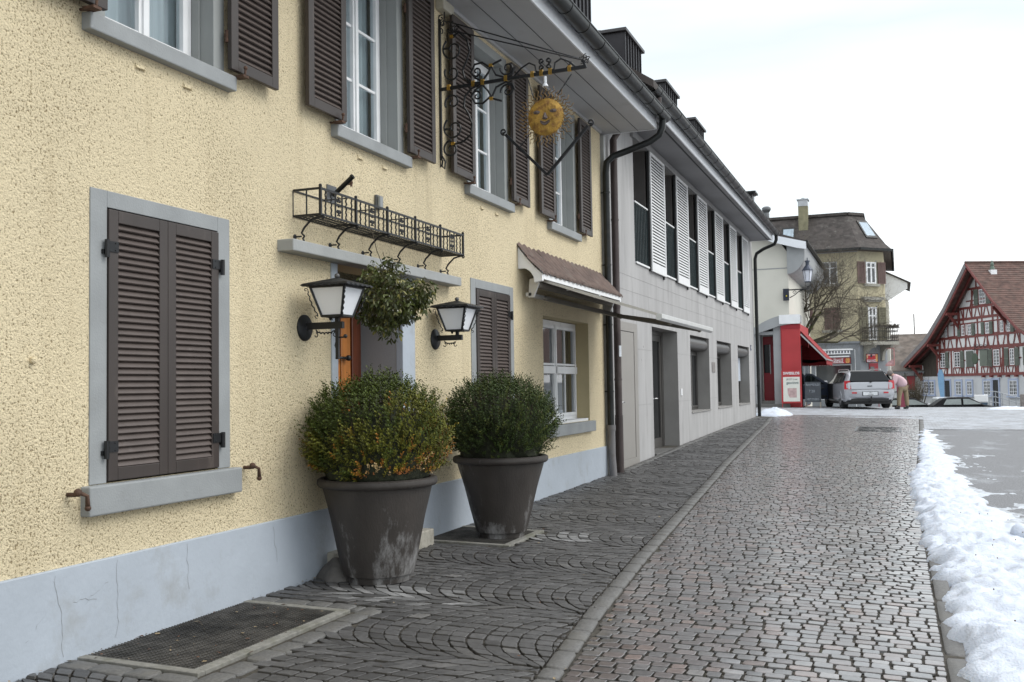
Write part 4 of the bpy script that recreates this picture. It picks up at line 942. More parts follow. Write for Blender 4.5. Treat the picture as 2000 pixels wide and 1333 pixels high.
# sun
sc_ = Vector((1.10, Y, 3.925)); mb = MB(); Rr = .178
mb.lathe([(.001,-.020),(.06,-.024),(.12,-.020),(.165,-.010),(Rr,.0),(Rr,.006),(.001,.006)], sc_, 48, ax='y')
sun = mb.build('sun_disc', mat('gilded_metal', (.40,.235,.045), .5, metal=.25, var=.4, scale=14, bump=.8, bscale=40, dirt=(.17,.07,.025), dscale=16, dthr=.49, damt=.75), t, smooth='auto')
mb = MB()
for i in range(40):
    a = 2*math.pi*i/40; d = Vector((math.cos(a), 0, math.sin(a))); p_ = Vector((-math.sin(a), 0, math.cos(a))); L_ = .10 if i % 2 else .125
    mb.tube([sc_+d*(Rr-.01+L_*k/10)+p_*.011*math.sin(k*1.25+ (0 if i % 2 else 2)) for k in range(11)], [.0062*(1-.5*k/10) for k in range(11)], 5)
mb.build('ray', mat('tarnished_rays', (.20,.12,.04), .5, metal=.4, var=.4, scale=20), t, smooth=True)
dk = mat('tarnished_grey', (.13,.10,.09), .6, metal=.2, var=.3, scale=40, bump=.3)
mb = MB(); F = lambda x, z, d=-.026: sc_+Vector((x, d, z))
for s in (-1, 1): 
    n = 14; mb.add([F(s*.082+.034*math.cos(2*math.pi*i/n), .045+.018*math.sin(2*math.pi*i/n)) for i in range(n)]+[F(s*.082, .045, -.036)], [(i, (i+1) % n, n) for i in range(n)])
    mb.ball(F(s*.082, .045, -.034), .010, 6)
mb.build('eye', dk, sun)
mb = MB(); mb.add([F(-.008, .035, -.03), F(.008, .035, -.03), F(.028, -.02, -.03), F(0, -.034, -.03), F(-.028, -.02, -.03), F(0, -.012, -.055)], [(0,1,5), (1,2,5), (2,3,5), (3,4,5), (4,0,5)]); mb.build('nose', dk, sun)
mb = MB(); n = 12
up = [(-.046+.092*i/n, -.052-.010*math.sin(math.pi*i/n)+.006*abs(math.cos(math.pi*i/n))) for i in range(n+1)]; lo = [(-.046+.092*i/n, -.052-.028*math.sin(math.pi*i/n)) for i in range(n+1)]
for i in range(n): mb.add([F(*up[i]), F(*up[i+1]), F(lo[i+1][0], lo[i+1][1], -.030), F(lo[i][0], lo[i][1], -.030)], [(0,1,2,3)])
mb.tube([F(x, z+.006, -.029) for x, z in up], .005, 5); mb.tube([F(x, z, -.030) for x, z in lo], .004, 5); mb.build('mouth', dk, sun)
mb = MB(); mb.bar(P3(.69, 3.80), P3(1.105, 3.375), .022, .026); mb.bar(P3(1.105, 3.375), P3(1.51, 3.795), .022, .026)
mb.tube(spiral(P3(.67, 3.83), .032, .010, -1.2, -1.2, 20), .009, 6); mb.tube(spiral(P3(1.535, 3.825), .032, .010, -1.9, 1.2, 20), .009, 6)
for a, b in (((.83, 3.66), (.95, 3.80)), ((1.38, 3.66), (1.26, 3.80))): mb.tube([P3(*a), P3((a[0]+b[0])/2+.01, (a[1]+b[1])/2), P3(*b)], .004, 5); mb.tube(spiral(P3(a[0]+.02, a[1]+.03), .016, .006, 0, 1, 12), .004, 5)
mb.build('chevron_bar', M['iron'], t)
# ---- tiled canopy over the shop window
t = thing('tiled_canopy', 'small brown tiled pent roof with white edge over the shop window awning', 'pent roof', (0, 12.7, 2.85))
y0, y1 = 10.84, 14.34
def cz(x): return 3.035-1.36*x+.85*x*x
tile = mat('brown_roof_tile', (.12,.082,.068), .8, var=.3, scale=9, bump=.4, dirt=(.17,.15,.13), dscale=6, dthr=.55, damt=.6)
rnd = random.Random(2); mb = MB()
for row in range(3):
    xa = .0+.100*row; xb = xa+.125; n = 21
    for i in range(n):
        a = y0-.03+(y1-y0+.06)*i/n; b = a+(y1-y0+.06)/n-.006; za = cz(xa)+.015+.012; zb = cz(xb)+.03; j = rnd.uniform(-.004, .004)
        m_ = 6; prof = []
        for k in range(m_+1): y = a+(b-a)*k/m_; prof.append((y, .026*math.sin(math.pi*k/m_)))
        o_ = len(mb.v)
        for (X_, Z_) in ((xa, za), (xb, zb)):
            for y, h_ in prof: mb.v.append((X_+j, y, Z_+h_+j))
        for y, h_ in prof: mb.v.append((xb-.004+j, y, zb+h_-.03+j))
        for r in range(2):
            for k in range(m_): q = o_+r*(m_+1)+k; mb.f.append((q, q+1, q+m_+2, q+m_+1)); mb.m.append(0)
mb.build('roof_tiles', tile, t, smooth=False)
mb = MB(); pr = [(.0, cz(0)-.0), (.08, cz(.08)), (.16, cz(.16)), (.23, cz(.23)), (.30, cz(.30)), (.30, cz(.30)-.085), (.20, cz(.30)-.10), (.19, cz(.30)-.03), (.15, cz(.30)+.03), (.09, cz(.30)+.07), (.0, cz(.30)+.07)]
for q in (y0, 12.0, 13.2, y1-.05): mb = MB(); mb.prism(pr, q, q+.05, 'y'); mb.build('side_bracket', M['white'], t, bevel=.004)
mb = MB(); mb.box(.285, .305, y0+.05, y1-.05, cz(.3)-.062, cz(.3)-.002); mb.quad((.0,y0+.05,cz(0)-.02), (.0,y1-.05,cz(0)-.02), (.285,y1-.05,cz(.285)-.02), (.285,y0+.05,cz(.285)-.02)); mb.build('edge_board', M['white'], t)
# ---- awning
t = thing('awning', 'grey retractable awning half extended under the tiled canopy over the shop window', 'awning', (0, 12.7, 2.5))
al = mat('awning_aluminium', (.50,.495,.48), .4, metal=.5, var=.1, scale=4); fab = mat('awning_fabric', (.16,.145,.12), .9, var=.12, scale=30)
mb = MB(); mb.tube([(.17, 11.0, 2.60), (.17, 14.2, 2.60)], .045, 14); mb.build('roller', fab, t, smooth='auto')
mb = MB(); mb.box(.05, .085, 10.95, 14.25, 2.455, 2.50); mb.box(.085, .12, 10.95, 14.25, 2.462, 2.495); mb.build('support_bar', al, t)
for y in (10.95, 14.22):
    mb = MB(); mb.prism([(.10, 2.66), (.20, 2.67), (.22, 2.60), (.15, 2.44), (.08, 2.44)], y, y+.03, 'y'); mb.tube([(.17, y-.01, 2.62), (.17, y+.04, 2.62)], .03, 10); mb.build('end_bracket', al, t, bevel=.004)
mb = MB(); n = 12
for i in range(n+1):
    k = i/n; x = .19+(1.60-.19)*k; z = 2.645+(2.175-2.645)*k-.012*math.sin(math.pi*k); mb.v += [(x, 11.08, z), (x, 14.15, z)]
for i in range(n): mb.f.append((2*i, 2*i+2, 2*i+3, 2*i+1)); mb.m.append(0)
f_ = mb.build('fabric', fab, t, fix=False)
mb = MB(); mb.prism([(1.585, 2.125), (1.625, 2.115), (1.655, 2.14), (1.655, 2.19), (1.62, 2.20), (1.585, 2.185)], 11.02, 14.30, 'y'); mb.build('front_bar', mat('front_bar_white', (.60,.61,.60), .35, metal=.3, var=.05), t, bevel=.003)
mb = MB(); mb.bar((.19,11.07,2.655), (1.6,11.07,2.185), .012, .03, up=(0,0,1)); mb.build('side_hem', mat('side_hem', (.55,.53,.48), .7, var=.05), t)
for ysh, yel, yfr in ((11.45, 12.60, 11.75), (13.85, 12.75, 13.65)):
    mb = MB(); A_ = Vector((.12, ysh, 2.47)); E_ = Vector((.72, yel, 2.30)); Fv = Vector((1.58, yfr, 2.13)); mb.bar(A_, E_, .035, .05); mb.bar(E_, Fv, .032, .045)
    for p_ in (A_, E_, Fv): mb.ball(p_, .032, 8)
    mb.build('folding_arm', mat('arm_paint_%d' % ysh, (.20,.185,.16), .45, metal=.4, var=.1), t)
# ---- pots with box bushes
def potmat():
    m = mat('dark_pot_clay', (.045,.039,.035), .55, var=.18, scale=7, bump=.25, bscale=60, stretch=(1,1,.5), spec=.4); n = m.node_tree.nodes; l = m.node_tree.links; b = n['Principled BSDF']
    base = b.inputs['Base Color'].links[0].from_socket; t = n.new('ShaderNodeTexCoord'); mp = n.new('ShaderNodeMapping'); mp.inputs['Scale'].default_value = (4.2, 4.2, 1.7); l.new(t.outputs['Object'], mp.inputs[0])
    nn = n.new('ShaderNodeTexNoise'); nn.inputs['Scale'].default_value = 1.0; nn.inputs['Detail'].default_value = 8; nn.inputs['Roughness'].default_value = .72; l.new(mp.outputs[0], nn.inputs['Vector'])
    sp = n.new('ShaderNodeSeparateXYZ'); l.new(t.outputs['Object'], sp.inputs[0])
    h = n.new('ShaderNodeMapRange'); h.inputs['From Min'].default_value = .06; h.inputs['From Max'].default_value = .52; h.inputs['To Min'].default_value = .055; h.inputs['To Max'].default_value = -.07; l.new(sp.outputs['Z'], h.inputs['Value'])
    ad = n.new('ShaderNodeMath'); ad.operation = 'ADD'; l.new(nn.outputs['Fac'], ad.inputs[0]); l.new(h.outputs[0], ad.inputs[1])
    r = n.new('ShaderNodeMapRange'); r.inputs['From Min'].default_value = .53; r.inputs['From Max'].default_value = .74; r.inputs['To Max'].default_value = .8; l.new(ad.outputs[0], r.inputs['Value'])
    mm = n.new('ShaderNodeMixRGB'); mm.inputs[2].default_value = (.42,.42,.42,1); l.new(r.outputs[0], mm.inputs[0]); l.new(base, mm.inputs[1]); l.new(mm.outputs[0], b.inputs['Base Color'])
    return m
M['potm'] = potmat()
M['leaf'] = mat('box_leaf', (.1,.1,.1), .55, var=.1, scale=40, attr=True, spec=.22)
def bush(seed, brown):
    rnd = random.Random(seed); mb = MB(); cols = []; ax_, az_ = .535, .405
    cz_ = .355
    for i in range(3900):
        # base of a sprig, somewhere in the outer shell
        u = rnd.uniform(-.95, 1); a = rnd.uniform(0, 2*math.pi); r = math.sqrt(1-u*u)
        r = r**.55 if u < 0 else r; dirn = Vector((r*math.cos(a), r*math.sin(a), u)); k = rnd.uniform(.70, .95)*(1+.13*noise.noise(dirn*2.6+Vector((seed,0,0)))+.05*noise.noise(dirn*7))
        zz = az_ if u > 0 else az_*.92
        b = Vector((dirn.x*ax_*k, dirn.y*ax_*k, cz_+dirn.z*zz*k))
        g = (dirn*.8+Vector((0,0,.9))).normalized(); g = (g+Vector((rnd.gauss(0,.16), rnd.gauss(0,.16), rnd.gauss(0,.12)))).normalized()
        L_ = rnd.uniform(.07, .125)*(1.25 if u > .3 and rnd.random() < .3 else 1)
        v = rnd.uniform(.6, 1.45); low = (1-(b.z-.0)/.75); bn = noise.noise(b*5+Vector((seed*3,1,0)))
        if brown:
            w = low*1.35+bn*.9-.84+.3*(b.x > 0)+rnd.gauss(0,.13)
            if w > .74: c = rnd.choice([(.42,.24,.09), (.33,.14,.035), (.50,.36,.18), (.24,.09,.03)])
            elif w > .42: c = rnd.choice([(.15,.11,.012), (.11,.10,.012), (.25,.11,.018)])
            elif w > -.05: c = (.075,.078,.010)
            else: c = (.040,.055,.009)
        else: c = (.028,.044,.010) if rnd.random() < .8 else (.050,.060,.012)
        c = tuple(x*v for x in c)
        s1 = g.orthogonal().normalized(); s2 = g.cross(s1); nl = rnd.randint(9, 12)
        for j in range(nl):
            ang = j*1.57+rnd.uniform(-.4,.4); d = s1*math.cos(ang)+s2*math.sin(ang); p_ = b+g*(L_*(j+.5)/nl)
            ld = (d*.75+g*.75).normalized(); ll = rnd.uniform(.014, .021); wd = ld.cross(g).normalized()*rnd.uniform(.0050, .0075)
            q = 1+rnd.uniform(-.2,.25)+.35*(j/nl); cc = (c[0]*q, c[1]*q, c[2]*q)
            up_ = ld.cross(wd).normalized()*.0016
            mb.add([p_, p_+ld*ll*.5+wd+up_, p_+ld*ll, p_+ld*ll*.5-wd+up_], [(0,1,2,3)]); cols.append(cc)
    o = mb.build('foliage', M['leaf'], None, fix=False); attr_mesh(o, cols); return o
def stems(seed):
    rnd = random.Random(seed); mb = MB()
    for i in range(120):
        a = rnd.uniform(0, 6.28); r = rnd.uniform(.0, .22); x, y = r*math.cos(a), r*math.sin(a); k = rnd.uniform(.6, .9)
        d = Vector((math.cos(a)*rnd.uniform(.3,1), math.sin(a)*rnd.uniform(.3,1), rnd.uniform(.3, 1))).normalized(); b = Vector((d.x*.50, d.y*.50, .38+d.z*.34))*1.0
        mb.tube([(x, y, -.02), ((x+b.x)/2*1.1, (y+b.y)/2*1.1, b.z*.4), tuple(b)], [.008,.005,.003], 5)
    # dense inner twig mass, the bush's inner shade put into its dark colour
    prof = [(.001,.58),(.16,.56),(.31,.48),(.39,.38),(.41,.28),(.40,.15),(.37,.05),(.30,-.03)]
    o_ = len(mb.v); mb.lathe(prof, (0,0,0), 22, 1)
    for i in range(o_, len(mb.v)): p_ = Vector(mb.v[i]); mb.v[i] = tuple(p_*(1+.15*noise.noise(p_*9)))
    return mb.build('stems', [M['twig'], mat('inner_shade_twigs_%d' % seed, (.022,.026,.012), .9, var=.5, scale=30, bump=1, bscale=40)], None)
def pot(lb, cx, cy, rt, rb, h, seed, brown, rot):
    t = thing('potted_box_bush', lb, 'potted bush', (0,0,0), group='potted box bushes beside the door', local=True)
    mb = MB(); mb.lathe([(.001,.0),(rb-.022,.0),(rb-.016,.045),(rb+.002,.052),(rb+.004,.06),(rb+(rt-rb-.05)*.33,.33*h),(rb+(rt-rb-.05)*.66,.62*h),(rt-.045,h-.085),(rt-.043,h-.070),(rt-.016,h-.064),(rt-.003,h-.050),(rt,h-.034),(rt-.004,h-.012),(rt-.02,h-.002),(rt-.05,h-.004),(rt-.06,h-.03),(rt-.09,h-.08)], (0,0,0), 64)
    p_ = mb.build('pot', M['potm'], t, smooth='auto')
    mb = MB(); mb.lathe([(.001,h-.05),(rt-.075,h-.055)], (0,0,0), 32); mb.build('soil', mat('soil_%d' % seed, (.03,.024,.018), .95, var=.4, scale=30, bump=1), t)
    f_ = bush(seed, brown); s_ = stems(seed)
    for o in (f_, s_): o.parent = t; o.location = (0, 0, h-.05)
    t.location = (cx, cy, gz(cx, cy)+.001); t.rotation_euler = (0, 0, rot); return t
pot('nearer potted round box bush with orange browned lower leaves in a dark clay pot', .485, 6.56, .445, .262, .755, 5, True, .4)
pot('farther potted round box bush, evenly dark green, standing on the small grating', .60, 8.72, .45, .235, .755, 8, False, 2.1)
# wheel-guard stone and small block at the wall
o = lump('guard_stone', 'half round dark stone on the ground between the wall plinth and the nearer pot', .20, 6.52, .20, .17, .155, 12, 'stone', mat('guard_stone', (.085,.08,.075), .7, var=.2, scale=18, bump=.4), 40, 14)
o.location.z = gz(.2, 6.5)-.01
mb = MB(); mb.box(.01, .09, 6.60, 6.80, -.03, .16); tag(mb.build('stone_block', bpy.data.materials['step_stone'], bevel=.01), 'small rough stone block between the round guard stone and the doorstep', 'stone')
# ---- mistletoe
t = thing('mistletoe', 'bunch of green mistletoe hanging from the canopy in front of the doorway', 'mistletoe', (.38, 6.98, 2.5))
rnd = random.Random(31); C0 = Vector((.36, 6.98, 2.14)); mb = MB(); lf = MB(); cols = []
def leafm(p_, d, L_, c):
    d = d.normalized(); s = d.orthogonal().normalized(); s = (Matrix.Rotation(rnd.uniform(0, 6.28), 3, d) @ s)*L_*.17; n_ = d.cross(s).normalized()*L_*.08
    lf.add([p_, p_+d*L_*.35+s+n_, p_+d*L_*.75+s*.9, p_+d*L_, p_+d*L_*.75-s*.9, p_+d*L_*.35-s+n_], [(0,1,2,3,4,5)]); cols.append(c)
def grow(p_, d, L_, lev):
    q = p_+d*L_; mb.tube([p_, p_.lerp(q, .5)+Vector((rnd.gauss(0,.004),)*3), q], [.0035-.0006*lev, .0032-.0006*lev, .0028-.0006*lev], 4)
    out = (q-C0)
    if lev >= 3 or rnd.random() < .12*lev:
        v = rnd.uniform(.55, 1.5); c = (.055*v, .068*v, .015*v) if rnd.random() < .85 else (.15*v, .14*v, .04*v)
        s = d.orthogonal().normalized(); s = Matrix.Rotation(rnd.uniform(0, 6.28), 3, d) @ s
        for k in (-1, 1): leafm(q, d*.45+s*k*.6+Vector((0,0,-.75)), rnd.uniform(.034, .058), c)
        if rnd.random() < .12: mb.ball(q, .0045, 4, 1)
        return
    s = d.orthogonal().normalized(); s = Matrix.Rotation(rnd.uniform(0, 6.28), 3, d) @ s
    for k in ((-1, 1) if rnd.random() < .7 else (-1, 0, 1)):
        nd = (d*.72+s*k*.7+Vector((rnd.gauss(0,.12), rnd.gauss(0,.12), rnd.gauss(0,.12)-.24))).normalized(); grow(q, nd, L_*rnd.uniform(.72, .95), lev+1)
for i in range(135):
    u = rnd.uniform(-1, 1); a = rnd.uniform(0, 6.28); r = math.sqrt(1-u*u); d = Vector((r*math.cos(a), r*math.sin(a), u*.9-.1)).normalized()
    grow(C0+d*rnd.uniform(.02, .14), d, rnd.uniform(.045, .075), 0)
for i in range(26):   # loose shoots on the right
    d = Vector((rnd.uniform(.5, 1), rnd.uniform(-.3,.4), rnd.uniform(-.5,.5))).normalized(); grow(C0+Vector((.20, .02, .03)), d, rnd.uniform(.05,.08), 1)
for i in range(8): d = Vector((rnd.uniform(-.5,.5), 0, 1)).normalized(); grow(C0+Vector((0,0,.16)), d, .07, 2)
mb.build('twigs', [mat('mistletoe_stem', (.09,.085,.03), .6, var=.2), mat('berry', (.7,.7,.6), .3)], t, fix=False)
o = lf.build('leaves', mat('mistletoe_leaf', (.1,.1,.1), .38, var=.1, attr=True, spec=.35), t, fix=False); attr_mesh(o, cols)
mb = MB(); mb.tube([(.235, 6.95, 2.67), (.27, 6.97, 2.5), (.33, 6.98, 2.34), (.37, 6.98, 2.2)], .003, 5); mb.tube([(.20, 7.2, 2.52), (.36, 6.99, 2.30)], .003, 5); mb.build('string', M['twig'], t)
# ================================================================= THE FAR SIDE OF THE SQUARE
M['cream'] = mat('cream_render', (.60,.585,.52), .9, var=.04, scale=1.5, bump=.15, bscale=40, dirt=(.42,.41,.37), dscale=.9, dthr=.6, damt=.4)
M['greyr'] = mat('grey_render', (.30,.31,.315), .85, var=.07, scale=2)
M['red'] = mat('red_panel', (.40,.036,.040), .5, var=.08, scale=2)
M['dred'] = mat('dark_red_door', (.28,.012,.022), .4, var=.1, scale=2)
M['redcloth'] = mat('red_awning_cloth', (.26,.012,.014), .8, var=.12, scale=6)
M['rtile'] = mat('old_dark_tiles', (.055,.047,.043), .85, var=.4, scale=3.2, bump=.8, bscale=14, dirt=(.16,.155,.14), dscale=4, dthr=.56, damt=.6, stretch=(1,1,1.8))
def wally(mb, Y, T, x0, x1, z0, z1, holes, m=0, mr=None):
    """wall slab facing -Y with holes (x0,x1,z0,z1)"""
    xs_ = sorted({x0, x1, *[h[0] for h in holes], *[h[1] for h in holes]}); zs_ = sorted({z0, z1, *[h[2] for h in holes], *[h[3] for h in holes]})
    for a, b in zip(xs_, xs_[1:]):
        for c, d in zip(zs_, zs_[1:]):
            cx, cz_ = (a+b)/2, (c+d)/2
            if any(h[0] < cx < h[1] and h[2] < cz_ < h[3] for h in holes): continue
            mb.quad((a,Y,c), (b,Y,c), (b,Y,d), (a,Y,d), m)
    for a, b, c, d in holes:
        r = m if mr is None else mr
        mb.quad((a,Y,c), (a,Y,d), (a,Y+T,d), (a,Y+T,c), r); mb.quad((b,Y,d), (b,Y,c), (b,Y+T,c), (b,Y+T,d), r); mb.quad((a,Y,d), (b,Y,d), (b,Y+T,d), (a,Y+T,d), r); mb.quad((b,Y,c), (a,Y,c), (a,Y+T,c), (b,Y+T,c), r)
# ---- cream house with the curved porch
Cb = thing('cream_house', 'cream rendered house end with a curved grey porch roof and red door', 'house', (-2, 47, .36))
mb = MB(); wally(mb, 43.5, .3, -9, -.15, -.2, 6.78, [(-1.28, -.76, .62, 3.36)], 0, 1)
mb.add([(-9,43.5,6.78), (-.15,43.5,6.78), (-.15,43.5,6.9), (-.6,43.5,7.55), (-4.6,43.5,9.3), (-9,43.5,7.4)], [(0,1,2,3,4,5)])
mb.quad((-.15,43.5,-.2), (-.15,54,-.2), (-.15,54,7.2), (-.15,43.5,7.2)); mb.quad((-9,43.5,-.2), (-9,43.5,7.4), (-9,54,7.4), (-9,54,-.2)); mb.quad((-9,54,-.2), (-.15,54,-.2), (-.15,54,7.2), (-9,54,7.2))
mb.build('wall', [M['cream'], M['greyr']], Cb, fix=False)
mb = MB(); mb.box(-9, -.14, 43.485, 43.498, 6.22, 6.26); mb.build('string_line', M['greyr'], Cb)
def prism_y(mb, poly, y0, y1, m=0): return mb.prism(poly, y0, y1, 'y', m)
mb = MB(); prism_y(mb, [(-4.6,9.42), (-.62,7.72), (.62,7.32), (.62,7.22), (-.62,7.60), (-4.6,9.28)], 43.0, 54.2); r1 = mb.build('roof', M['rtile'], Cb)
mb = MB(); prism_y(mb, [(-4.6,9.30), (-4.6,9.0), (-.7,7.30), (.30,7.0), (.66,6.93), (.66,7.24), (-.62,7.59)], 42.94, 42.99); mb.build('verge_board', M['fascia'], r1)
mb = MB(); prism_y(mb, [(-4.6,9.42), (-9.5,7.3), (-9.5,7.2), (-4.6,9.3)], 43.0, 54.2); mb.build('roof', M['rtile'], Cb)
mb = MB(); arc = [(-.15,5.95)]+[(-.15+.72*math.sin(t), 5.95+.85*(1-math.cos(t))) for t in [i*math.pi/2/8 for i in range(1, 9)]]+[(.58,7.2),(-.15,7.45)]
prism_y(mb, arc, 43.2, 53.9); mb.build('eaves_cove', M['greyr'], Cb)
mb = MB(); mb.tube([(.68,43.0,7.25), (.68,54,7.25)], .07, 8); mb.build('gutter', M['gutter'], Cb)
# porch
mb = MB(); pr = [(-1.62,3.62)]+[(-1.62+1.45*i/10*1.0, 3.62+.55*math.sin(math.pi/2*i/10)) for i in range(1, 11)]+[(.36,4.17),(.36,3.86),(-.42,3.86),(-.50,3.72),(-1.5,3.40)]
prism_y(mb, pr[:13]+pr[14:], 42.45, 43.48); po = mb.build('porch_roof', M['greyr'], Cb)
mb = MB(); mb.box(-.46, .37, 42.40, 42.44, 3.80, 4.18); mb.build('white_fascia', M['white'], po)
mb = MB(); mb.box(-1.52, -1.30, 42.6, 43.48, .3, 3.55); mb.box(-.74, -.42, 42.6, 43.48, .3, 3.75); mb.box(-1.30, -.74, 42.6, 43.48, 3.38, 3.52); mb.build('porch_jamb', M['greyr'], Cb, bevel=.01)
mb = MB(); mb.box(-1.27, -.77, 43.55, 43.6, .62, 3.35); dd = mb.build('door', M['dred'], Cb)
mb = MB(); mb.box(-1.25, -1.0, 43.53, 43.549, 1.8, 3.0); mb.build('door_glass', M['dglass'], dd); mb = MB(); mb.tube([(-.98, 43.48, 1.75), (-.98, 43.48, 3.0)], .015, 6); mb.build('door_bar', M['white'], dd)
mb = MB(); mb.box(-1.6, -.1, 42.2, 43.49, .25, .50); mb.box(-1.3, -.75, 42.7, 43.48, .50, .615); mb.build('steps', M['granite'], Cb, bevel=.01)
# red shop pillar and awning
K = thing('red_shop_bay', 'tall red shop panel with a red folding awning beside the curved porch', 'shop front', (0, 43, .36))
mb = MB(); mb.box(-.40, .36, 42.5, 46.5, .35, 3.79); mb.build('panel', M['red'], K, bevel=.01)
mb = MB(); mb.box(-.41, .37, 42.48, 42.499, 3.60, 3.78); mb.box(-.42, -.395, 42.49, 42.6, .35, 3.78); mb.build('panel_trim', M['dred'], K)
mb = MB(); mb.box(.362, .40, 42.6, 46.5, .4, 2.9); mb.build('shop_window', M['dglass'], K)
mb = MB(); mb.add([(.37,42.6,3.50), (1.36,42.6,2.36), (1.36,46.4,2.36), (.37,46.4,3.50)], [(0,1,2,3)]); mb.add([(.37,42.6,3.50), (1.36,42.6,2.36), (1.36,42.6,2.10), (.37,42.6,2.10)], [(0,1,2,3)]) if 0 else None
n = 26
for i in range(n): a = 42.6+3.8*i/n; b = 42.6+3.8*(i+1)/n; mb.add([(1.36,a,2.36), (1.36,b,2.36), (1.36,b,2.12), (1.36,(a+b)/2,2.08), (1.36,a,2.12)], [(0,1,2,3,4)])
n = 14
for i in range(n): a = .39+.96*i/n; b = .39+.96*(i+1)/n; mb.add([(a,46.38,2.36), (b,46.38,2.36), (b,46.38,2.12), ((a+b)/2,46.38,2.07), (a,46.38,2.12)], [(0,1,2,3,4)])
mb.add([(.37,46.38,2.2),(1.36,46.38,2.36),(.37,46.38,3.5)], [(0,1,2)])
mb.build('awning_cloth', M['redcloth'], K, fix=False)
mb = MB(); mb.bar((.37,42.56,3.36), (1.38,42.56,2.28), .05, .06); mb.bar((1.38,42.56,2.30), (1.38,46.4,2.30), .04, .05); mb.build('awning_frame', mat('awning_rail', (.42,.42,.42), .4, metal=.3), K)
# posters on stands
def frame_board(name, lb, cat, w, h, z0, lean, loc, mframe, mface, legs=True):
    t = thing(name, lb, cat, (0,0,0), local=True)
    mb = MB(); tl = math.tan(lean); Pq = lambda x, z, d=0: (x, (z)*tl+d, z)
    mb.add([Pq(-w/2,z0), Pq(w/2,z0), Pq(w/2,z0+h), Pq(-w/2,z0+h), Pq(-w/2,z0,.03), Pq(w/2,z0,.03), Pq(w/2,z0+h,.03), Pq(-w/2,z0+h,.03)], [(0,1,2,3), (7,6,5,4), (0,4,5,1), (1,5,6,2), (2,6,7,3), (3,7,4,0)])
    mb.build('panel', mframe, t)
    mb = MB()
    for s in (-1, 1): mb.bar((s*(w/2-.03), 0, 0), (s*(w/2-.03), z0*tl+.02, z0+.02), .025, .025); mb.bar((s*(w/2-.03), .45, 0), (s*(w/2-.03), (z0+h)*tl+.04, z0+h-.05), .022, .022)
    mb.build('leg', mframe if name == 'poster_stand' else mat('pale_wood_leg', (.35,.30,.24), .7), t); t.location = loc; return t, Pq
t, Pq = frame_board('poster_stand', 'red framed poster stand reading SWISSLOS in front of the red shop panel', 'poster stand', .80, 1.32, .18, R_(5), (.00, 42.0, gz(0,42)), M['red'], None)
pap = mat('poster_paper', (.66,.66,.60), .6, var=.04, scale=6)
mb = MB(); mb.add([Pq(-.33,.24,-.006), Pq(.33,.24,-.006), Pq(.33,1.24,-.006), Pq(-.33,1.24,-.006)], [(0,1,2,3)]); ps = mb.build('poster', pap, t, fix=False)
mb = MB(); mb.add([Pq(-.08,.40,-.009), Pq(.20,.40,-.009), Pq(.20,.78,-.009), Pq(-.16,.78,-.009), Pq(-.15,.55,-.009)], [(0,1,2,3,4)]); mb.build('picture', mat('poster_picture', (.48,.34,.33), .6, var=.25, scale=8), ps, fix=False)
up = (0, math.tan(R_(5)), 1)
text('lettering', 'SWISSLOS', .145, Pq(0,1.385,-.008), (1,0,0), up, M['ink'], t, off=.004)
text('lettering', 'JETZT 3 mal', .085, Pq(.02,1.14,-.010), (1,0,0), up, M['blackink'], ps); text('lettering', 'gewinnt', .15, Pq(.04,1.0,-.010), (1,0,0), up, mat('grey_lettering', (.16,.2,.2), .5), ps, off=.003)
t, Pq = frame_board('chalkboard', 'grey chalkboard on wooden legs with handwritten white words between poster stand and open car door', 'chalkboard', .62, .82, .22, R_(6), (.83, 42.0, gz(.8,42)), mat('chalkboard', (.055,.062,.072), .7, var=.2, scale=6), None)
ch = mat('chalk', (.32,.35,.38), .9, var=.3, scale=30); up = (0, math.tan(R_(6)), 1)
text('lettering', 'RAHMSÜLZE', .12, Pq(0,.92,-.008), (1,0,0), up, ch, t, sx_=.8); text('lettering', '7.20', .14, Pq(-.04,.66,-.008), (1,0,0), up, ch, t); text('lettering', 'METZGEREI', .11, Pq(0,.33,-.008), (1,0,0), up, ch, t, sx_=.85)
# ---- wall bracket street lamp
t = thing('street_lamp', 'old style lantern street lamp on a bracket at the corner of the cream house', 'street lamp', (-.15, 43.4, 5.2))
mb = MB(); mb.box(-.36, -.12, 43.30, 43.40, 4.84, 5.34); mb.build('base_plate', mat('blue_black_iron', (.012,.016,.03), .5), t); mb = MB(); mb.ball((-.22, 43.29, 5.03), .03, 6); mb.build('yellow_mark', mat('yellow_mark', (.6,.5,.02), .5), t)
mb = MB(); mb.box(-.12, .66, 43.32, 43.38, 5.26, 5.31); mb.tube([(-.1,43.35,4.95), (.1,43.35,5.05), (.3,43.35,5.22), (.5,43.35,5.27)], .018, 6); mb.tube(spiral((.1,43.35,5.17), .08, .02, 0, 1.2, 16), .012, 5); mb.tube(spiral((.35,43.35,5.19), .05, .01, 0, 1.2, 14), .012, 5)
mb.tube([(.66,43.35,5.28), (.66,43.35,5.42)], .025, 8)
for s in (-1, 1): mb.tube([(.66,43.35,5.36), (.66+s*.10,43.35,5.44), (.66+s*.09,43.35,5.60)], .012, 5)
mb.build('bracket', M['iron'], t)
mb = MB(); mb.lathe([(.001,5.60),(.125,5.60),(.20,6.07),(.001,6.07)], (.66,43.35,0), 6); mb.build('lamp_glass', mat('frosted_lamp', (.60,.62,.68), .3), t)
mb = MB(); mb.lathe([(.14,5.575),(.14,5.605),(.001,5.605)], (.66,43.35,0), 6); mb.lathe([(.225,6.06),(.225,6.09),(.10,6.27),(.075,6.30),(.075,6.42),(.11,6.43),(.10,6.48),(.02,6.50),(.02,6.60),(.001,6.62)], (.66,43.35,0), 12)
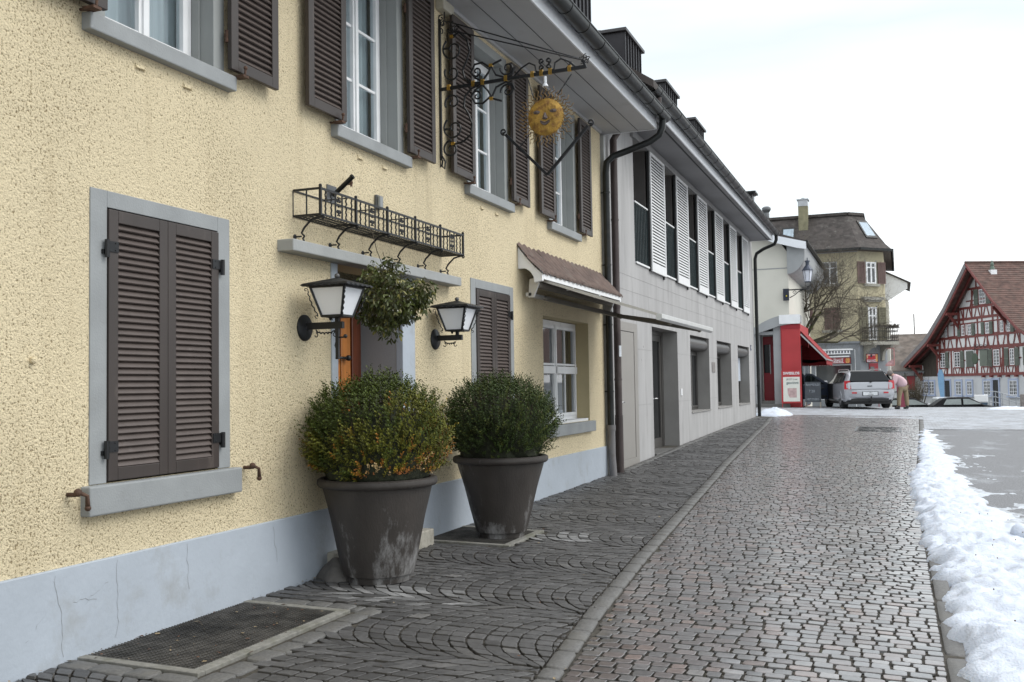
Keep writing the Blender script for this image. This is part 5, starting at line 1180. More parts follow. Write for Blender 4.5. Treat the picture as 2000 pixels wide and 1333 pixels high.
for k in range(6): a = math.pi*k/3; mb.bar((.66+.13*math.cos(a),43.35+.13*math.sin(a),5.6), (.66+.205*math.cos(a),43.35+.205*math.sin(a),6.07), .014, .014)
mb.build('lamp_hood', mat('lamp_hood', (.05,.06,.085), .4, metal=.4), t)
# ---- ochre corner house
O = thing('ochre_house', 'mossy ochre corner house with mansard tile roof, balcony and pizza shop below', 'house', (0, 62, -.5))
M['ochre'] = mat('ochre_render', (.43,.385,.26), .9, var=.10, scale=.9, bump=.2, bscale=25, dirt=(.27,.25,.18), dscale=.7, dthr=.52, damt=.6)
M['ostone'] = mat('shop_stone_grey', (.22,.235,.25), .8, var=.1, scale=2)
oh = [(.14, .98, 7.0, 8.3), (.18, 1.04, 4.36, 5.64), (-1.5, -.9, 4.4, 5.6), (-1.35, -.75, 7.0, 8.25), (-.42, 1.60, .35, 2.36)]
mb = MB(); wally(mb, 60, .25, -6, 2.06, 3.62, 8.95, oh[:4], 0, 0); wally(mb, 60, .25, -6, 2.06, -.8, 3.62, oh[4:], 1, 1)
c0, c1 = Vector((2.06, 60, 0)), Vector((3.46, 61.4, 0)); ex = (c1-c0).normalized(); en = Vector((ex.y, -ex.x, 0))
for z0, z1, m in ((-.8, 3.62, 1), (3.62, 8.95, 0)):
    mb.quad(c0+Vector((0,0,z0)), c1+Vector((0,0,z0)), c1+Vector((0,0,z1)), c0+Vector((0,0,z1)), m)
    mb.quad((3.46,61.4,z0), (3.46,72,z0), (3.46,72,z1), (3.46,61.4,z1), m); mb.quad((3.46,72,z0), (-6,72,z0), (-6,72,z1), (3.46,72,z1), m); mb.quad((-6,72,z0), (-6,60,z0), (-6,60,z1), (-6,72,z1), m)
mb.build('wall', [M['ochre'], M['ostone']], O, fix=False)
for a_ in ((59.90, 3.55, 3.66), (59.94, 8.78, 8.92)): mb = MB(); mb.box(-6, 2.1, a_[0], 59.99, a_[1], a_[2]); mb.build('cornice', M['ostone'], O)
# mansard: eave polygon -> upper polygon
ev = [(-6.3,59.5), (2.25,59.5), (3.96,61.2), (3.96,72.5), (-6.3,72.5)]; tp = [(-5.2,61.2), (1.55,61.2), (2.35,62.0), (2.35,71), (-5.2,71)]
mb = MB(); n = 5
midp = [(a[0]+(b[0]-a[0])*.22, a[1]+(b[1]-a[1])*.22) for a, b in zip(ev, tp)]
ring = [[(x, y, 8.93) for x, y in ev], [(x, y, 9.30) for x, y in midp], [(x, y, 11.15) for x, y in tp]]
mb.v = ring[0]+ring[1]+ring[2]
for r in range(2):
    for i in range(n): mb.f.append((r*n+i, r*n+(i+1) % n, (r+1)*n+(i+1) % n, (r+1)*n+i)); mb.m.append(0)
mb.f.append((10,11,12,13,14)); mb.m.append(0); mb.f.append((4,3,2,1,0)); mb.m.append(0)
rf = mb.build('roof', M['rtile'], O)
mb = MB()
for a, b in zip(tp, tp[1:]): mb.bar((*a, 11.2), (*b, 11.2), .25, .16)
mb.build('ridge_cap', M['rtile'], rf)
mb = MB()
for a, b in zip(ev[:4], ev[1:4]): mb.bar((*a, 8.90), (*b, 8.90), .14, .14)
mb.build('gutter', M['gutter'], O)
mb = MB(); pts = [(x, y) for x, y in ev]; inn = [(-6,60), (2.06,60), (3.46,61.4), (3.46,72), (-6,72)]
for i in range(3): mb.quad((*ev[i], 8.83), (*ev[i+1], 8.83), (*inn[i+1], 8.83), (*inn[i], 8.83))
mb.build('eaves_soffit', mat('dark_brown_soffit', (.06,.045,.04), .7), O, fix=False)
mb = MB(); mb.box(-1.15, -.62, 60.6, 61.3, 9.2, 11.75); cn = mb.build('chimney', mat('ochre_brick', (.22,.205,.13), .9, var=.2, scale=4, bump=.5), rf)
mb = MB(); mb.box(-1.16, -.61, 60.58, 61.32, 11.75, 12.12); mb.box(-1.22, -.55, 60.5, 61.4, 12.12, 12.17); mb.lathe([(.10,12.17),(.10,12.28),(.001,12.28)], (-.88,60.9,0), 8); mb.build('chimney_cap', mat('zinc_light', (.42,.44,.46), .4, metal=.3), cn)
mb = MB(); mb.lathe([(.17,10.8),(.17,11.55),(.15,11.6),(.27,11.78),(.26,11.9),(.16,11.98),(.05,12.0),(.001,12.0)], (-3.05,61.2,0), 14); mb.build('vent_pipe', M['zinc'], O, smooth='auto')
def skylight(pts, parent):
    mb = MB(); c = sum((Vector(p) for p in pts), Vector())/4; nrm = (Vector(pts[1])-Vector(pts[0])).cross(Vector(pts[3])-Vector(pts[0])).normalized()
    if nrm.y > 0: nrm = -nrm
    a = [Vector(p) for p in pts]; mb.add([p-nrm*.05 for p in a]+[p+nrm*.06 for p in a], [(0,1,2,3), (7,6,5,4), (0,1,5,4), (1,2,6,5), (2,3,7,6), (3,0,4,7)]); o = mb.build('skylight', M['gutter'], parent)
    b = [c+(p-c)*.78+nrm*.07 for p in a]; mb = MB(); mb.add(b, [(0,1,2,3)]); mb.build('pane', mat('sky_pane', (.28,.36,.42), .08, spec=1), o, fix=False)
# roof plane of the front between z 9.30 (y 59.87) and 11.15 (y 61.2)
yf = lambda z: 59.87+(z-9.30)*(61.2-59.87)/1.85
skylight([(-2.1,yf(9.55),9.55), (-1.35,yf(9.55),9.55), (-1.35,yf(10.5),10.5), (-2.1,yf(10.5),10.5)], rf)
A0 = Vector((2.25+(1.55-2.25)*.22, yf(9.3), 9.3)); A1 = Vector((3.96+(2.35-3.96)*.22, 61.2+(62-61.2)*.22, 9.3)); T0 = Vector((1.55,61.2,11.15)); T1 = Vector((2.35,62,11.15))
def cp(u, v): return (A0.lerp(A1, u)).lerp(T0.lerp(T1, u), v)
skylight([cp(.42,.18), cp(.85,.18), cp(.95,.78), cp(.38,.78)], rf)
def winy(parent, x0, x1, z0, z1, Y, mt, sill=None, name='window', cross=True, pane=None, grid=0):
    mb = MB(); w = .06
    mb.box(x0, x0+w, Y, Y+.05, z0, z1); mb.box(x1-w, x1, Y, Y+.05, z0, z1); mb.box(x0+w, x1-w, Y, Y+.05, z0, z0+w); mb.box(x0+w, x1-w, Y, Y+.05, z1-w, z1)
    if cross: mb.box((x0+x1)/2-.04, (x0+x1)/2+.04, Y-.01, Y+.04, z0+w, z1-w); mb.box(x0+w, x1-w, Y, Y+.03, z0+(z1-z0)*.7, z0+(z1-z0)*.7+.05)
    for k in range(1, grid): z = z0+(z1-z0)*k/grid; mb.box(x0+w, x1-w, Y+.005, Y+.025, z-.015, z+.015)
    o = mb.build(name, mt, parent); mb = MB(); mb.quad((x0+w,Y+.045,z0+w), (x1-w,Y+.045,z0+w), (x1-w,Y+.045,z1-w), (x0+w,Y+.045,z1-w)); mb.build('pane', pane or mat_pane, o, fix=False)
    if sill: mb = MB(); mb.box(x0-.12, x1+.12, Y-.32, Y-.0, z0-.14, z0-.005); mb.build('sill', sill, o)
    return o
mat_pane = mat('far_pane', (.05,.055,.06), .06, spec=.8, var=.3, scale=1.5)
stone_s = mat('sill_stone_far', (.30,.29,.25), .8, var=.1)
winy(O, .14, .98, 7.0, 8.3, 60.12, M['white'], stone_s); winy(O, -1.35, -.75, 7.0, 8.25, 60.12, M['white'], stone_s); winy(O, -1.5, -.9, 4.4, 5.6, 60.12, M['white'], stone_s)
brs = mat('old_red_brown_shutter', (.14,.085,.075), .6, var=.1)
def farshut(parent, o, ax, hw, z0, z1, m, nrm, n=18, t=.03, nm='shutter'):
    """louvred leaf: centre o (x,y), horizontal half vector ax*hw, outward normal"""
    mb = MB(); ax = Vector(ax).normalized(); nr = Vector(nrm).normalized(); c = Vector((o[0], o[1], (z0+z1)/2)); h = (z1-z0)/2
    for s in (-1, 1): mb.obox(c+ax*s*(hw-.03), ax*.03, nr*t, (0,0,h), 0); mb.obox(c+Vector((0,0,s*(h-.03))), ax*(hw-.06), nr*t, (0,0,.03), 0)
    mb.obox(c-nr*t*.6, ax*(hw-.06), nr*t*.2, (0,0,h-.06), 0)
    for k in range(n): z = z0+.07+(z1-z0-.14)*(k+.5)/n; mb.obox((c.x, c.y, z), ax*(hw-.06), nr*t*.9, Vector((0,0,.016))-nr*.012, 0)
    return mb.build(nm, m, parent)
for s in (-1, 1):
    farshut(O, (.61+s*.215, 60.06), (1,0,0), .215, 4.36, 5.64, brs, (0,-1,0)); 
farshut(O, (-.12, 59.96), (1,0,0), .22, 7.0, 8.3, brs, (0,-1,0)); farshut(O, (1.22, 59.96), (1,0,0), .20, 7.0, 8.3, brs, (0,-1,0)) if 0 else None
farshut(O, (-.66, 59.96), (1,0,0), .22, 4.4, 5.6, brs, (0,-1,0))
mb = MB(); mb.box(.05, 1.17, 59.85, 59.995, 4.20, 4.34); mb.build('sill', stone_s, O)
cm = (c0+c1)/2
def cpt(u, d, z): p_ = cm+ex*u+en*d; return (p_.x, p_.y, z)
def cbox(mb, u0, u1, d0, d1, z0, z1, m=0):
    c = cm+ex*(u0+u1)/2+en*(d0+d1)/2; mb.obox((c.x, c.y, (z0+z1)/2), ex*(u1-u0)/2, en*(d1-d0)/2, (0,0,(z1-z0)/2), m)
for (z0, z1, w, zs_) in ((6.97, 8.22, .36, 1), (3.72, 5.62, .30, 0)):
    mb = MB(); cbox(mb, -w, -w+.09, .0, .05, z0, z1); cbox(mb, w-.09, w, .0, .05, z0, z1); cbox(mb, -.05, .05, .0, .055, z0, z1); cbox(mb, -w, w, .0, .04, z1-.08, z1); cbox(mb, -w, w, .0, .045, z0+(z1-z0)*.72, z0+(z1-z0)*.72+.07); cbox(mb, -w, w, 0, .04, z0, z0+.08)
    o = mb.build('window', M['white'], O); mb = MB(); cbox(mb, -w+.05, w-.05, -.02, .02, z0+.05, z1-.05); mb.build('pane', mat_pane, o)
    mb = MB(); cbox(mb, w, w+.10, -.01, .03, z0-.05, z1+.1); cbox(mb, -w-.10, -w, -.01, .03, z0-.05, z1+.1); mb.build('surround', stone_s, o)
    if zs_: mb = MB(); cbox(mb, -w-.2, w+.2, 0, .16, z0-.16, z0-.01); mb.build('sill', stone_s, o)
    for s in (-1, 1):
        c = cm+ex*s*(w+.40)+en*.08
        farshut(O, (c.x, c.y), tuple(ex), .27, z0, z1, brs if zs_ else mat('ochre_shutter_%d' % s, (.17,.16,.10), .6), tuple(en))
mb = MB(); cbox(mb, -.75, .78, 0, .22, 6.02, 6.20); cbox(mb, -.62, .65, 0, .12, 5.92, 6.02); mb.build('hood_moulding', stone_s, O)
# balcony
mb = MB(); cbox(mb, -.95, .95, .005, 1.05, 3.42, 3.60); bl = mb.build('balcony', stone_s, O)
mb = MB()
for (u0, d0, u1, d1, n) in ((-.92,.05,-.92,1.0,7), (-.92,1.0,.92,1.0,13), (.92,1.0,.92,.05,7)):
    for i in range(n+1):
        k = i/n; u, d = u0+(u1-u0)*k, d0+(d1-d0)*k; mb.bar(cpt(u,d,3.6), cpt(u,d,4.40), .025, .025)
        if i < n:
            k2 = (i+.5)/n; u, d = u0+(u1-u0)*k2, d0+(d1-d0)*k2; e_ = ex if u0 != u1 else en
            mb.tube(spiral(cpt(u,d,4.18), .06, .015, 0, 1.1, 10, e_), .012, 4); mb.tube(spiral(cpt(u,d,3.85), .06, .015, 3, 1.1, 10, e_), .012, 4)
    for z in (4.40, 3.66): mb.bar(cpt(u0,d0,z), cpt(u1,d1,z), .05, .04)
mb.build('railing', mat('balcony_iron', (.025,.022,.020), .6), bl)
rnd = random.Random(77); mb = MB()
for i in range(420):
    k = rnd.random(); u = -1.0+2.0*k; d = 1.0+rnd.gauss(0,.05) if rnd.random() < .7 else rnd.uniform(.3, 1); u = u if d > .9 else .93
    p_ = Vector(cpt(u, d, 4.42+abs(rnd.gauss(0,.07)))); a = Vector((rnd.gauss(0,1), rnd.gauss(0,1), rnd.gauss(0,1))).normalized(); mb.add([p_, p_+a*.06+Vector((0,0,.02)), p_+a*.12, p_+a*.06-Vector((0,0,.03))], [(0,1,2,3)])
mb.build('withered_plants', mat('withered_plants', (.05,.04,.03), .9, var=.4), bl, fix=False)
for u in (-.62, .62):
    mb = MB(); c = [(0,3.42), (.85,3.42), (.80,3.28), (.45,3.22), (.25,3.05), (.16,2.75), (.14,2.55), (0,2.5)]
    vs = [cpt(u-.10, d, z) for d, z in c]+[cpt(u+.10, d, z) for d, z in c]; n = len(c)
    mb.add(vs, [tuple(range(n)), tuple(range(2*n-1, n-1, -1))]+[(i, i+n, (i+1) % n+n, (i+1) % n) for i in range(n)]); mb.build('bracket', stone_s, bl)
# shop front in the ochre house
winy(O, -.42, 1.60, .35, 2.36, 60.1, M['white'], None, 'shop_window', cross=False)
mb = MB(); mb.box(-.50, 1.70, 59.92, 59.99, 3.16, 3.25); mb.box(1.78, 1.81, 59.95, 59.99, -.4, 3.2); mb.build('conduit', M['white'], O)
NAVY = mat('navy_stripe', (.01,.02,.05), .8)
t = thing('striped_awning', 'rolled blue and white striped awning above the pizza shop window', 'awning', (.6, 59.8, 3.0))
mb = MB(); mb.box(-.45, 1.56, 59.60, 59.9, 2.93, 2.99); mb.box(-.45, 1.50, 59.62, 59.9, 2.76, 2.84); mb.build('rail', M['white'], t)
mb = MB(); mb.box(-.44, 1.55, 59.62, 59.88, 2.99, 3.12); mb.build('cloth', M['white'], t); mb = MB()
for i in range(12): mb = MB(); mb.box(-.40+i*.165, -.33+i*.165, 59.61, 59.619, 2.99, 3.12); mb.build('stripe', NAVY, t)
def signbox(name, lb, x0, x1, z0, z1, Y, fr=.03):
    t = thing(name, lb, 'shop sign', ((x0+x1)/2, Y, z0)); mb = MB(); mb.box(x0, x1, Y, Y+.12, z0, z1); mb.build('casing', M['blackink'], t); mb = MB(); mb.quad((x0+fr,Y-.004,z0+fr), (x1-fr,Y-.004,z0+fr), (x1-fr,Y-.004,z1-fr), (x0+fr,Y-.004,z1-fr)); mb.build('face', mat(name+'_face', (.40,.03,.045), .4, var=.15, scale=2), t, fix=False); return t
t = signbox('pizza_sign', 'long red shop sign with a pizza picture above the shop window', -.45, 1.58, 2.38, 2.76, 59.75)
mb = MB(); mb.quad((-.40,59.744,2.42), (1.2,59.744,2.42), (1.2,59.744,2.46), (-.40,59.744,2.46)); mb.quad((-.40,59.744,2.68), (1.2,59.744,2.68), (1.2,59.744,2.70), (-.4,59.744,2.70)); mb.build('stripe', mat('pale_pink', (.6,.42,.42), .5), t, fix=False)
text('lettering', 'DÖBERI', .32, (.18,59.742,2.57), (1,0,0), (0,0,1), M['blackink'], t, off=.006, sx_=.72); text('lettering', 'Donnell', .22, (.90,59.742,2.60), (1,0,0), (0,0,1), M['ink'], t, off=.006, sx_=.72); text('lettering', 'KEBAB PIZZA', .11, (.90,59.742,2.48), (1,0,0), (0,0,1), M['ink'], t, off=.003, sx_=.8)
mb = MB(); n = 16; mb.add([(1.40,59.742,2.57)]+[(1.40+.13*math.cos(2*math.pi*i/n), 59.742, 2.57+.16*math.sin(2*math.pi*i/n)) for i in range(n)], [(0, 1+i, 1+(i+1) % n) for i in range(n)]); mb.build('pizza_picture', mat('pizza', (.62,.33,.10), .6, var=.5, scale=9, dirt=(.45,.08,.04), dscale=12, dthr=.5, damt=.9), t, fix=False)
t = thing('corner_sign', 'small red and white pizza sign hanging under the balcony', 'shop sign', (2.7, 60.1, 2.45))
mb = MB(); mb.box(2.38, 3.04, 59.98, 60.08, 2.42, 2.93); mb.build('casing', M['blackink'], t); 
for nm, a, b, c, d, cl, yy in (('face', 2.41, 3.01, 2.45, 2.90, (.45,.03,.04), 59.976), ('white_band', 2.44, 2.96, 2.46, 2.60, (.62,.56,.60), 59.974), ('white_band', 2.44, 2.62, 2.83, 2.88, (.62,.5,.5), 59.974), ('white_band', 2.70, 2.88, 2.83, 2.88, (.62,.5,.5), 59.974), ('pizza_picture', 2.90, 3.0, 2.48, 2.88, (.6,.33,.12), 59.973), ('pizza_picture', 2.42, 2.49, 2.66, 2.86, (.6,.35,.2), 59.973), ('figure', 2.62, 2.72, 2.72, 2.88, (.02,.04,.05), 59.972)):
    mb = MB(); mb.quad((a,yy,c), (b,yy,c), (b,yy,d), (a,yy,d)); mb.build(nm, mat('sign_%s_%.2f' % (nm, a), cl, .5, var=.15, scale=8), t, fix=False)
text('lettering', 'PIZZA', .15, (2.70,59.970,2.53), (1,0,0), (0,0,1), M['dred'], t, off=.003)
mb = MB(); mb.box(2.36, 3.0, 60.9, 60.95, -.3, 2.42); mb.build('shop_door', M['dred'], O); mb = MB(); cbox(mb, -.36, .30, .0, .04, .45, 2.4); dd2 = mb.build('shop_door', M['dred'], O); mb = MB(); cbox(mb, -.30, .0, .04, .06, .3, 2.2); mb.build('pane', mat_pane, dd2)
t = thing('hanging_sign', 'thin pink framed projecting sign to the right of the corner shop', 'projecting sign', (3.7, 60.9, 2.3))
mb = MB(); mb.box(3.85, 3.90, 60.7, 60.76, 2.25, 3.25); mb.box(3.50, 3.85, 60.7, 60.76, 3.20, 3.25); mb.box(3.40, 3.85, 60.7, 60.76, 2.22, 2.30); mb.build('frame', mat('pink_frame', (.55,.25,.24), .5), t); mb = MB(); mb.add([(3.40,60.73,2.31), (3.84,60.73,2.31), (3.84,60.73,2.62), (3.55,60.73,2.46)], [(0,1,2,3)]); mb.build('picture', mat('sign_pic', (.6,.35,.36), .5, var=.3, scale=9), t, fix=False)
# roof corner of the wing behind, right of the ochre house
t = thing('back_wing', 'white boarded gable corner with small eaves behind the ochre house', 'building', (3.9, 66, -.5))
mb = MB(); mb.box(-2, 3.62, 66, 72, -.8, 6.4); mb.build('wall', M['cream'], t); mb = MB(); mb.prism([(3.62,6.35), (4.75,7.05), (4.75,7.4), (3.3,8.2), (3.3,6.4)], 66.0, 66.06, 'y'); mb.build('boarding', M['white'], t); mb = MB(); mb.prism([(3.2,8.35), (4.95,7.42), (4.95,7.34), (3.2,8.22)], 65.9, 72, 'y'); mb.build('roof', M['rtile'], t)
# ---- bare tree
t = thing('bare_tree', 'bare spreading tree with mossy limbs in front of the ochre house', 'tree', (-.25, 51, .3))
rnd = random.Random(14); tk = MB(); cr = MB(); npts = [0]
def limb(p_, d, L_, r, lev):
    n = 5; pts = [p_]; q = p_; dd = d.normalized()
    for i in range(n):
        dd = (dd+Vector((rnd.gauss(0,.15), rnd.gauss(0,.13), rnd.gauss(0,.12)+.035*(lev > 1)))).normalized(); q = q+dd*L_/n; pts.append(q)
    (tk if lev <= 1 else cr).tube(pts, [r*(1-.45*i/n) for i in range(n+1)], 7 if lev < 2 else 4 if lev < 4 else 3, cap=False)
    if lev >= 7 or r < .0022: return
    nb = 3 if lev < 2 else rnd.choice((3, 3, 4)) if lev < 5 else 3 if lev < 6 else 2
    for k in range(nb):
        f = rnd.uniform(.35, 1) if k < nb-1 else 1.0; a = pts[min(n, int(f*n))]; s = dd.orthogonal().normalized(); s = Matrix.Rotation(rnd.uniform(0, 6.28), 3, dd) @ s
        s.y *= .7; nd = (dd*.75+s*rnd.uniform(.55, .95)+Vector((.07,0,.05))).normalized(); limb(a, nd, L_*rnd.uniform(.66, .86), max(.0026, r*rnd.uniform(.46, .60)), lev+1)
tk.tube([(-.55, 51, -.1), (-.5, 51, 1.2), (-.42, 51, 2.6), (-.35, 51, 3.3)], [.24,.20,.17,.15], 10)
for d, L_, r in (((1.0,-.1,.42), 1.8, .10), ((.65,.1,.9), 1.9, .11), ((.15,0,1), 2.1, .10), ((.95,.3,.22), 1.8, .085), ((-.3,.2,1), 1.8, .08), ((.4,-.3,.95), 1.9, .08)): limb(Vector((-.35,51,3.2)), Vector(d), L_, r, 1)
moss = mat('mossy_bark', (.050,.045,.030), .95, var=.4, scale=6, bump=.8, bscale=30, dirt=(.09,.11,.02), dscale=2.5, dthr=.5, damt=.8)
tk.build('trunk', moss, t, smooth=True, fix=False); cr.build('crown', mat('bare_twigs', (.10,.085,.065), .9, var=.3, scale=5), t, smooth=True, fix=False)
# ================================================================= HALF-TIMBERED INN (local frame: +x along the front towards us, +y into the house)
Fd = Vector((.437, -.899, 0)); In = Vector((.899, .437, 0))
T = thing('half_timbered_inn', 'big half timbered inn with dark red beams, grey green shutters and brown tiled roof', 'house', (0,0,0), local=True)
M['plas'] = mat('white_infill', (.66,.66,.65), .85, var=.05, scale=.8); M['beam'] = mat('oxblood_beam', (.165,.038,.032), .6, var=.2, scale=2)
M['gsh'] = mat('grey_green_shutter', (.13,.15,.12), .6, var=.12, scale=3); M['inn_blue'] = mat('pale_blue_surround', (.36,.42,.56), .6, var=.06)
itile = mat('inn_tiles', (.10,.056,.045), .85, var=.45, scale=2.0, bump=.9, bscale=9, dirt=(.10,.075,.06), dscale=1.2, dthr=.5, damt=.6, stretch=(1,1,2.2))
AX = -1.9
def fc(mb, x0, x1, z0, z1, y0=-.001, y1=.0, m=0): mb.box(x0, x1, y0, y1, z0, z1, m)
gab = [(-9.5,1.7), (9.7,1.7), (9.7,2.8), (5.1,4.95), (1.9,7.3), (AX,10.7), (-5.7,7.3), (-8.9,4.95), (-9.5,4.5)]
mb = MB(); mb.add([(x, 0, z) for x, z in gab], [tuple(range(len(gab)))]); mb.add([(-9.5,0,1.7), (-9.5,16,1.7), (-9.5,16,4.5), (-9.5,0,4.5)], [(0,1,2,3)])
mb.build('gable_wall', M['plas'], T, fix=False)
mb = MB(); mb.box(-13.5, 9.8, .02, 16, -1.2, 1.68); mb.build('ground_floor_wall', mat('inn_base_render', (.50,.51,.52), .85, var=.06, scale=1, dirt=(.38,.38,.38), dscale=.8, dthr=.55, damt=.5), T)
mb = MB(); mb.add([(-13.4,.05,1.68), (-9.55,.05,1.68), (-9.55,.05,4.4), (-13.4,.05,2.5)], [(0,1,2,3)])
for i in range(16): mb.box(-13.3+i*.24, -13.28+i*.24, .02, .05, 1.7, 2.5+i*.12)
mb.build('lean_to_boards', mat('brown_boards', (.055,.045,.035), .8, var=.4, scale=3, stretch=(6,1,.3)), T, fix=False)
# roof: two curved slopes
prof = [(AX,11.0), (1.9,7.55), (5.1,5.2), (10.6,2.6)]; profl = [(2*AX-x, z) for x, z in prof]
for pr_ in (prof, profl):
    mb = MB()
    for (a, b), (c, d) in zip(pr_, pr_[1:]): 
        mb.add([(a,-1.25,b), (c,-1.25,d), (c,18,d), (a,18,b), (a,-1.25,b-.22), (c,-1.25,d-.22), (c,18,d-.22), (a,18,b-.22)], [(0,1,2,3), (7,6,5,4), (0,4,5,1), (3,2,6,7)])
    # tile courses as small steps
    if pr_ is prof:
        for (a, b), (c, d) in zip(pr_, pr_[1:]):
            L_ = math.hypot(c-a, d-b); n = int(L_/.28)
            for k in range(n):
                f = k/n; g = (k+1)/n; x0, z0 = a+(c-a)*f, b+(d-b)*f; x1, z1 = a+(c-a)*g, b+(d-b)*g
                mb.add([(x0,-1.25,z0+.005), (x1,-1.25,z1+.045), (x1,18,z1+.045), (x0,18,z0+.005), (x1,-1.25,z1), (x1,18,z1)], [(0,1,2,3), (1,4,5,2)])
    rf = mb.build('roof', itile, T, fix=False)
    mb = MB()
    for (a, b), (c, d) in zip(pr_, pr_[1:]): mb.bar((a,-1.28,b-(.12 if pr_ is prof else .2)), (c,-1.28,d-(.12 if pr_ is prof else .2)), .06, .2 if pr_ is prof else .42)
    mb.build('verge_board', M['beam'] if pr_ is prof else mat('grey_verge', (.16,.15,.15), .7, var=.2), rf)
    mb = MB()
    if pr_ is prof: continue
    for (a, b), (c, d) in zip(pr_, pr_[1:]): mb.bar((a,-1.20,b-.52), (c,-1.20,d-.52), .14, .26); mb.bar((a,-.45,b-.42), (c,-.45,d-.42), .12, .2)
    mb.build('barge_beam', M['beam'], rf)
mb = MB(); mb.tube([(AX,-1.3,11.03), (AX,18,11.03)], .12, 8); mb.build('ridge_tile', itile, T)
for x, z in ((-5.4,7.25), (-8.8,4.7), (-12.3,2.9), (1.6,7.25)):
    mb = MB(); mb.box(x-.12, x+.12, -1.2, -.0, z-.35, z-.12); mb.bar((x,-.02,z-1.5), (x,-.95,z-.3), .16, .2); mb.box(x-.1, x+.1, -.14, .0, z-1.6, z-.3); mb.build('eaves_bracket', M['beam'], T)
# beams
mb = MB(); BW = .20
def hb(x0, x1, z, w=BW): mb.box(x0, x1, -.045, -.001, z-w/2, z+w/2)
def vb(x, z0, z1, w=.17): mb.box(x-w/2, x+w/2, -.05, -.001, z0, z1)
def db(x0, z0, x1, z1, w=.15): mb.bar((x0,-.021,z0), (x1,-.021,z1), w, .042, up=(0,1,0)) if 0 else mb.add([(x0-w/2,-.042,z0), (x0+w/2,-.042,z0), (x1+w/2,-.042,z1), (x1-w/2,-.042,z1), (x0-w/2,-.001,z0), (x0+w/2,-.001,z0), (x1+w/2,-.001,z1), (x1-w/2,-.001,z1)], [(0,1,2,3), (0,4,5,1), (1,5,6,2), (3,7,4,0)])
def ext(z):     # gable half-width limits at height z
    r = lin([(1.7,9.6),(5.2,5.0),(7.55,1.8),(10.9,AX)], z); l_ = max(-9.5, 2*AX-lin([(1.7,9.6),(5.2,5.0),(7.55,1.8),(10.9,AX)], z)); return l_, r
LV = [1.78, 2.38, 3.98, 4.98, 6.10, 6.55, 7.42, 8.95, 9.9]
for z, w in ((1.78,.22), (4.0,.26), (5.0,.22), (6.5,.22), (7.42,.20), (8.98,.18)):
    l_, r = ext(z); hb(l_, r, z, w)
VX = [-9.4, -8.95, -6.95, -5.0, -2.85, -.85, .95, 2.9, 4.7, 6.6, 8.4]
rnd = random.Random(4)
for z0, z1 in ((1.89, 3.87),):
    for x in VX: vb(x, z0, z1, .2)
    for x in (-9.2,-4.85,-2.6,.6,1.1,3.2): hb(x-.15, x+.18, 3.0, .1)
for z0, z1, xs_ in ((4.12, 4.90, [-8.9,-8.0,-6.0,-4.5,-3.0,-1.2,.3,1.7,3.3,5.0]), (5.11, 6.4, [-7.2,-6.3,-4.8,-2.6,-1.9,-.3,.4,1.3,2.9,4.0]), (6.6, 7.33, [-5.6,-4.7,-3.4,-1.9,-.4,.8,2.1]), (7.52, 8.9, [-4.2,-3.3,-.9,.2]), (9.06, 9.9, [-2.6,-1.2])):
    for i, x in enumerate(xs_):
        l_, r = ext(z1)
        if l_+.1 < x < r-.1: vb(x, z0, z1)
for z0, z1, n, s_ in ((4.12, 4.90, 10, 0), (6.6, 7.33, 6, 0)):
    l_, r = ext(z1); st = (min(r, 5)-l_)/n
    for i in range(n):
        c = l_+st*(i+.5); db(c-.42, z0, c-.12, z1, .13); db(c+.42, z0, c+.12, z1, .13)
WN1 = [-8.4, -6.0, -3.9, -1.6, .05, 1.95, 4.4]
for c in WN1:
    for s in (-1, 1): db(c+s*.16, 1.9, c+s*.36, 2.36, .10); vb(c+s*.62, 1.89, 2.4, .11)
    hb(c-.65, c+.65, 2.38, .09)
for c in (-7.4, -5.0, -2.75, .9, 3.0): db(c-.3, 1.9, c+.1, 3.85, .13)
hb(-7.2, 3.4, 5.12, .08); hb(-6.9, 3, 6.12, .10); hb(-4.2, .6, 7.98, .1); hb(-3.2,-.5, 7.62, .1); hb(-3, -1, 8.86, .1); db(-3.6, 7.5, -3.0, 8.9); db(-.2, 7.5, .3, 8.6)
for c in (1.75, 2.55): db(c-.1, 4.1, c+.12, 4.9, .09)
mb.build('timber_frame', M['beam'], T, fix=False)
for i in range(6): mb = MB(); mb.box(-1.9+i*1.15, -1.7+i*1.15, -.25, -.0, 1.52, 1.67); mb.build('joist_end', M['beam'], T)
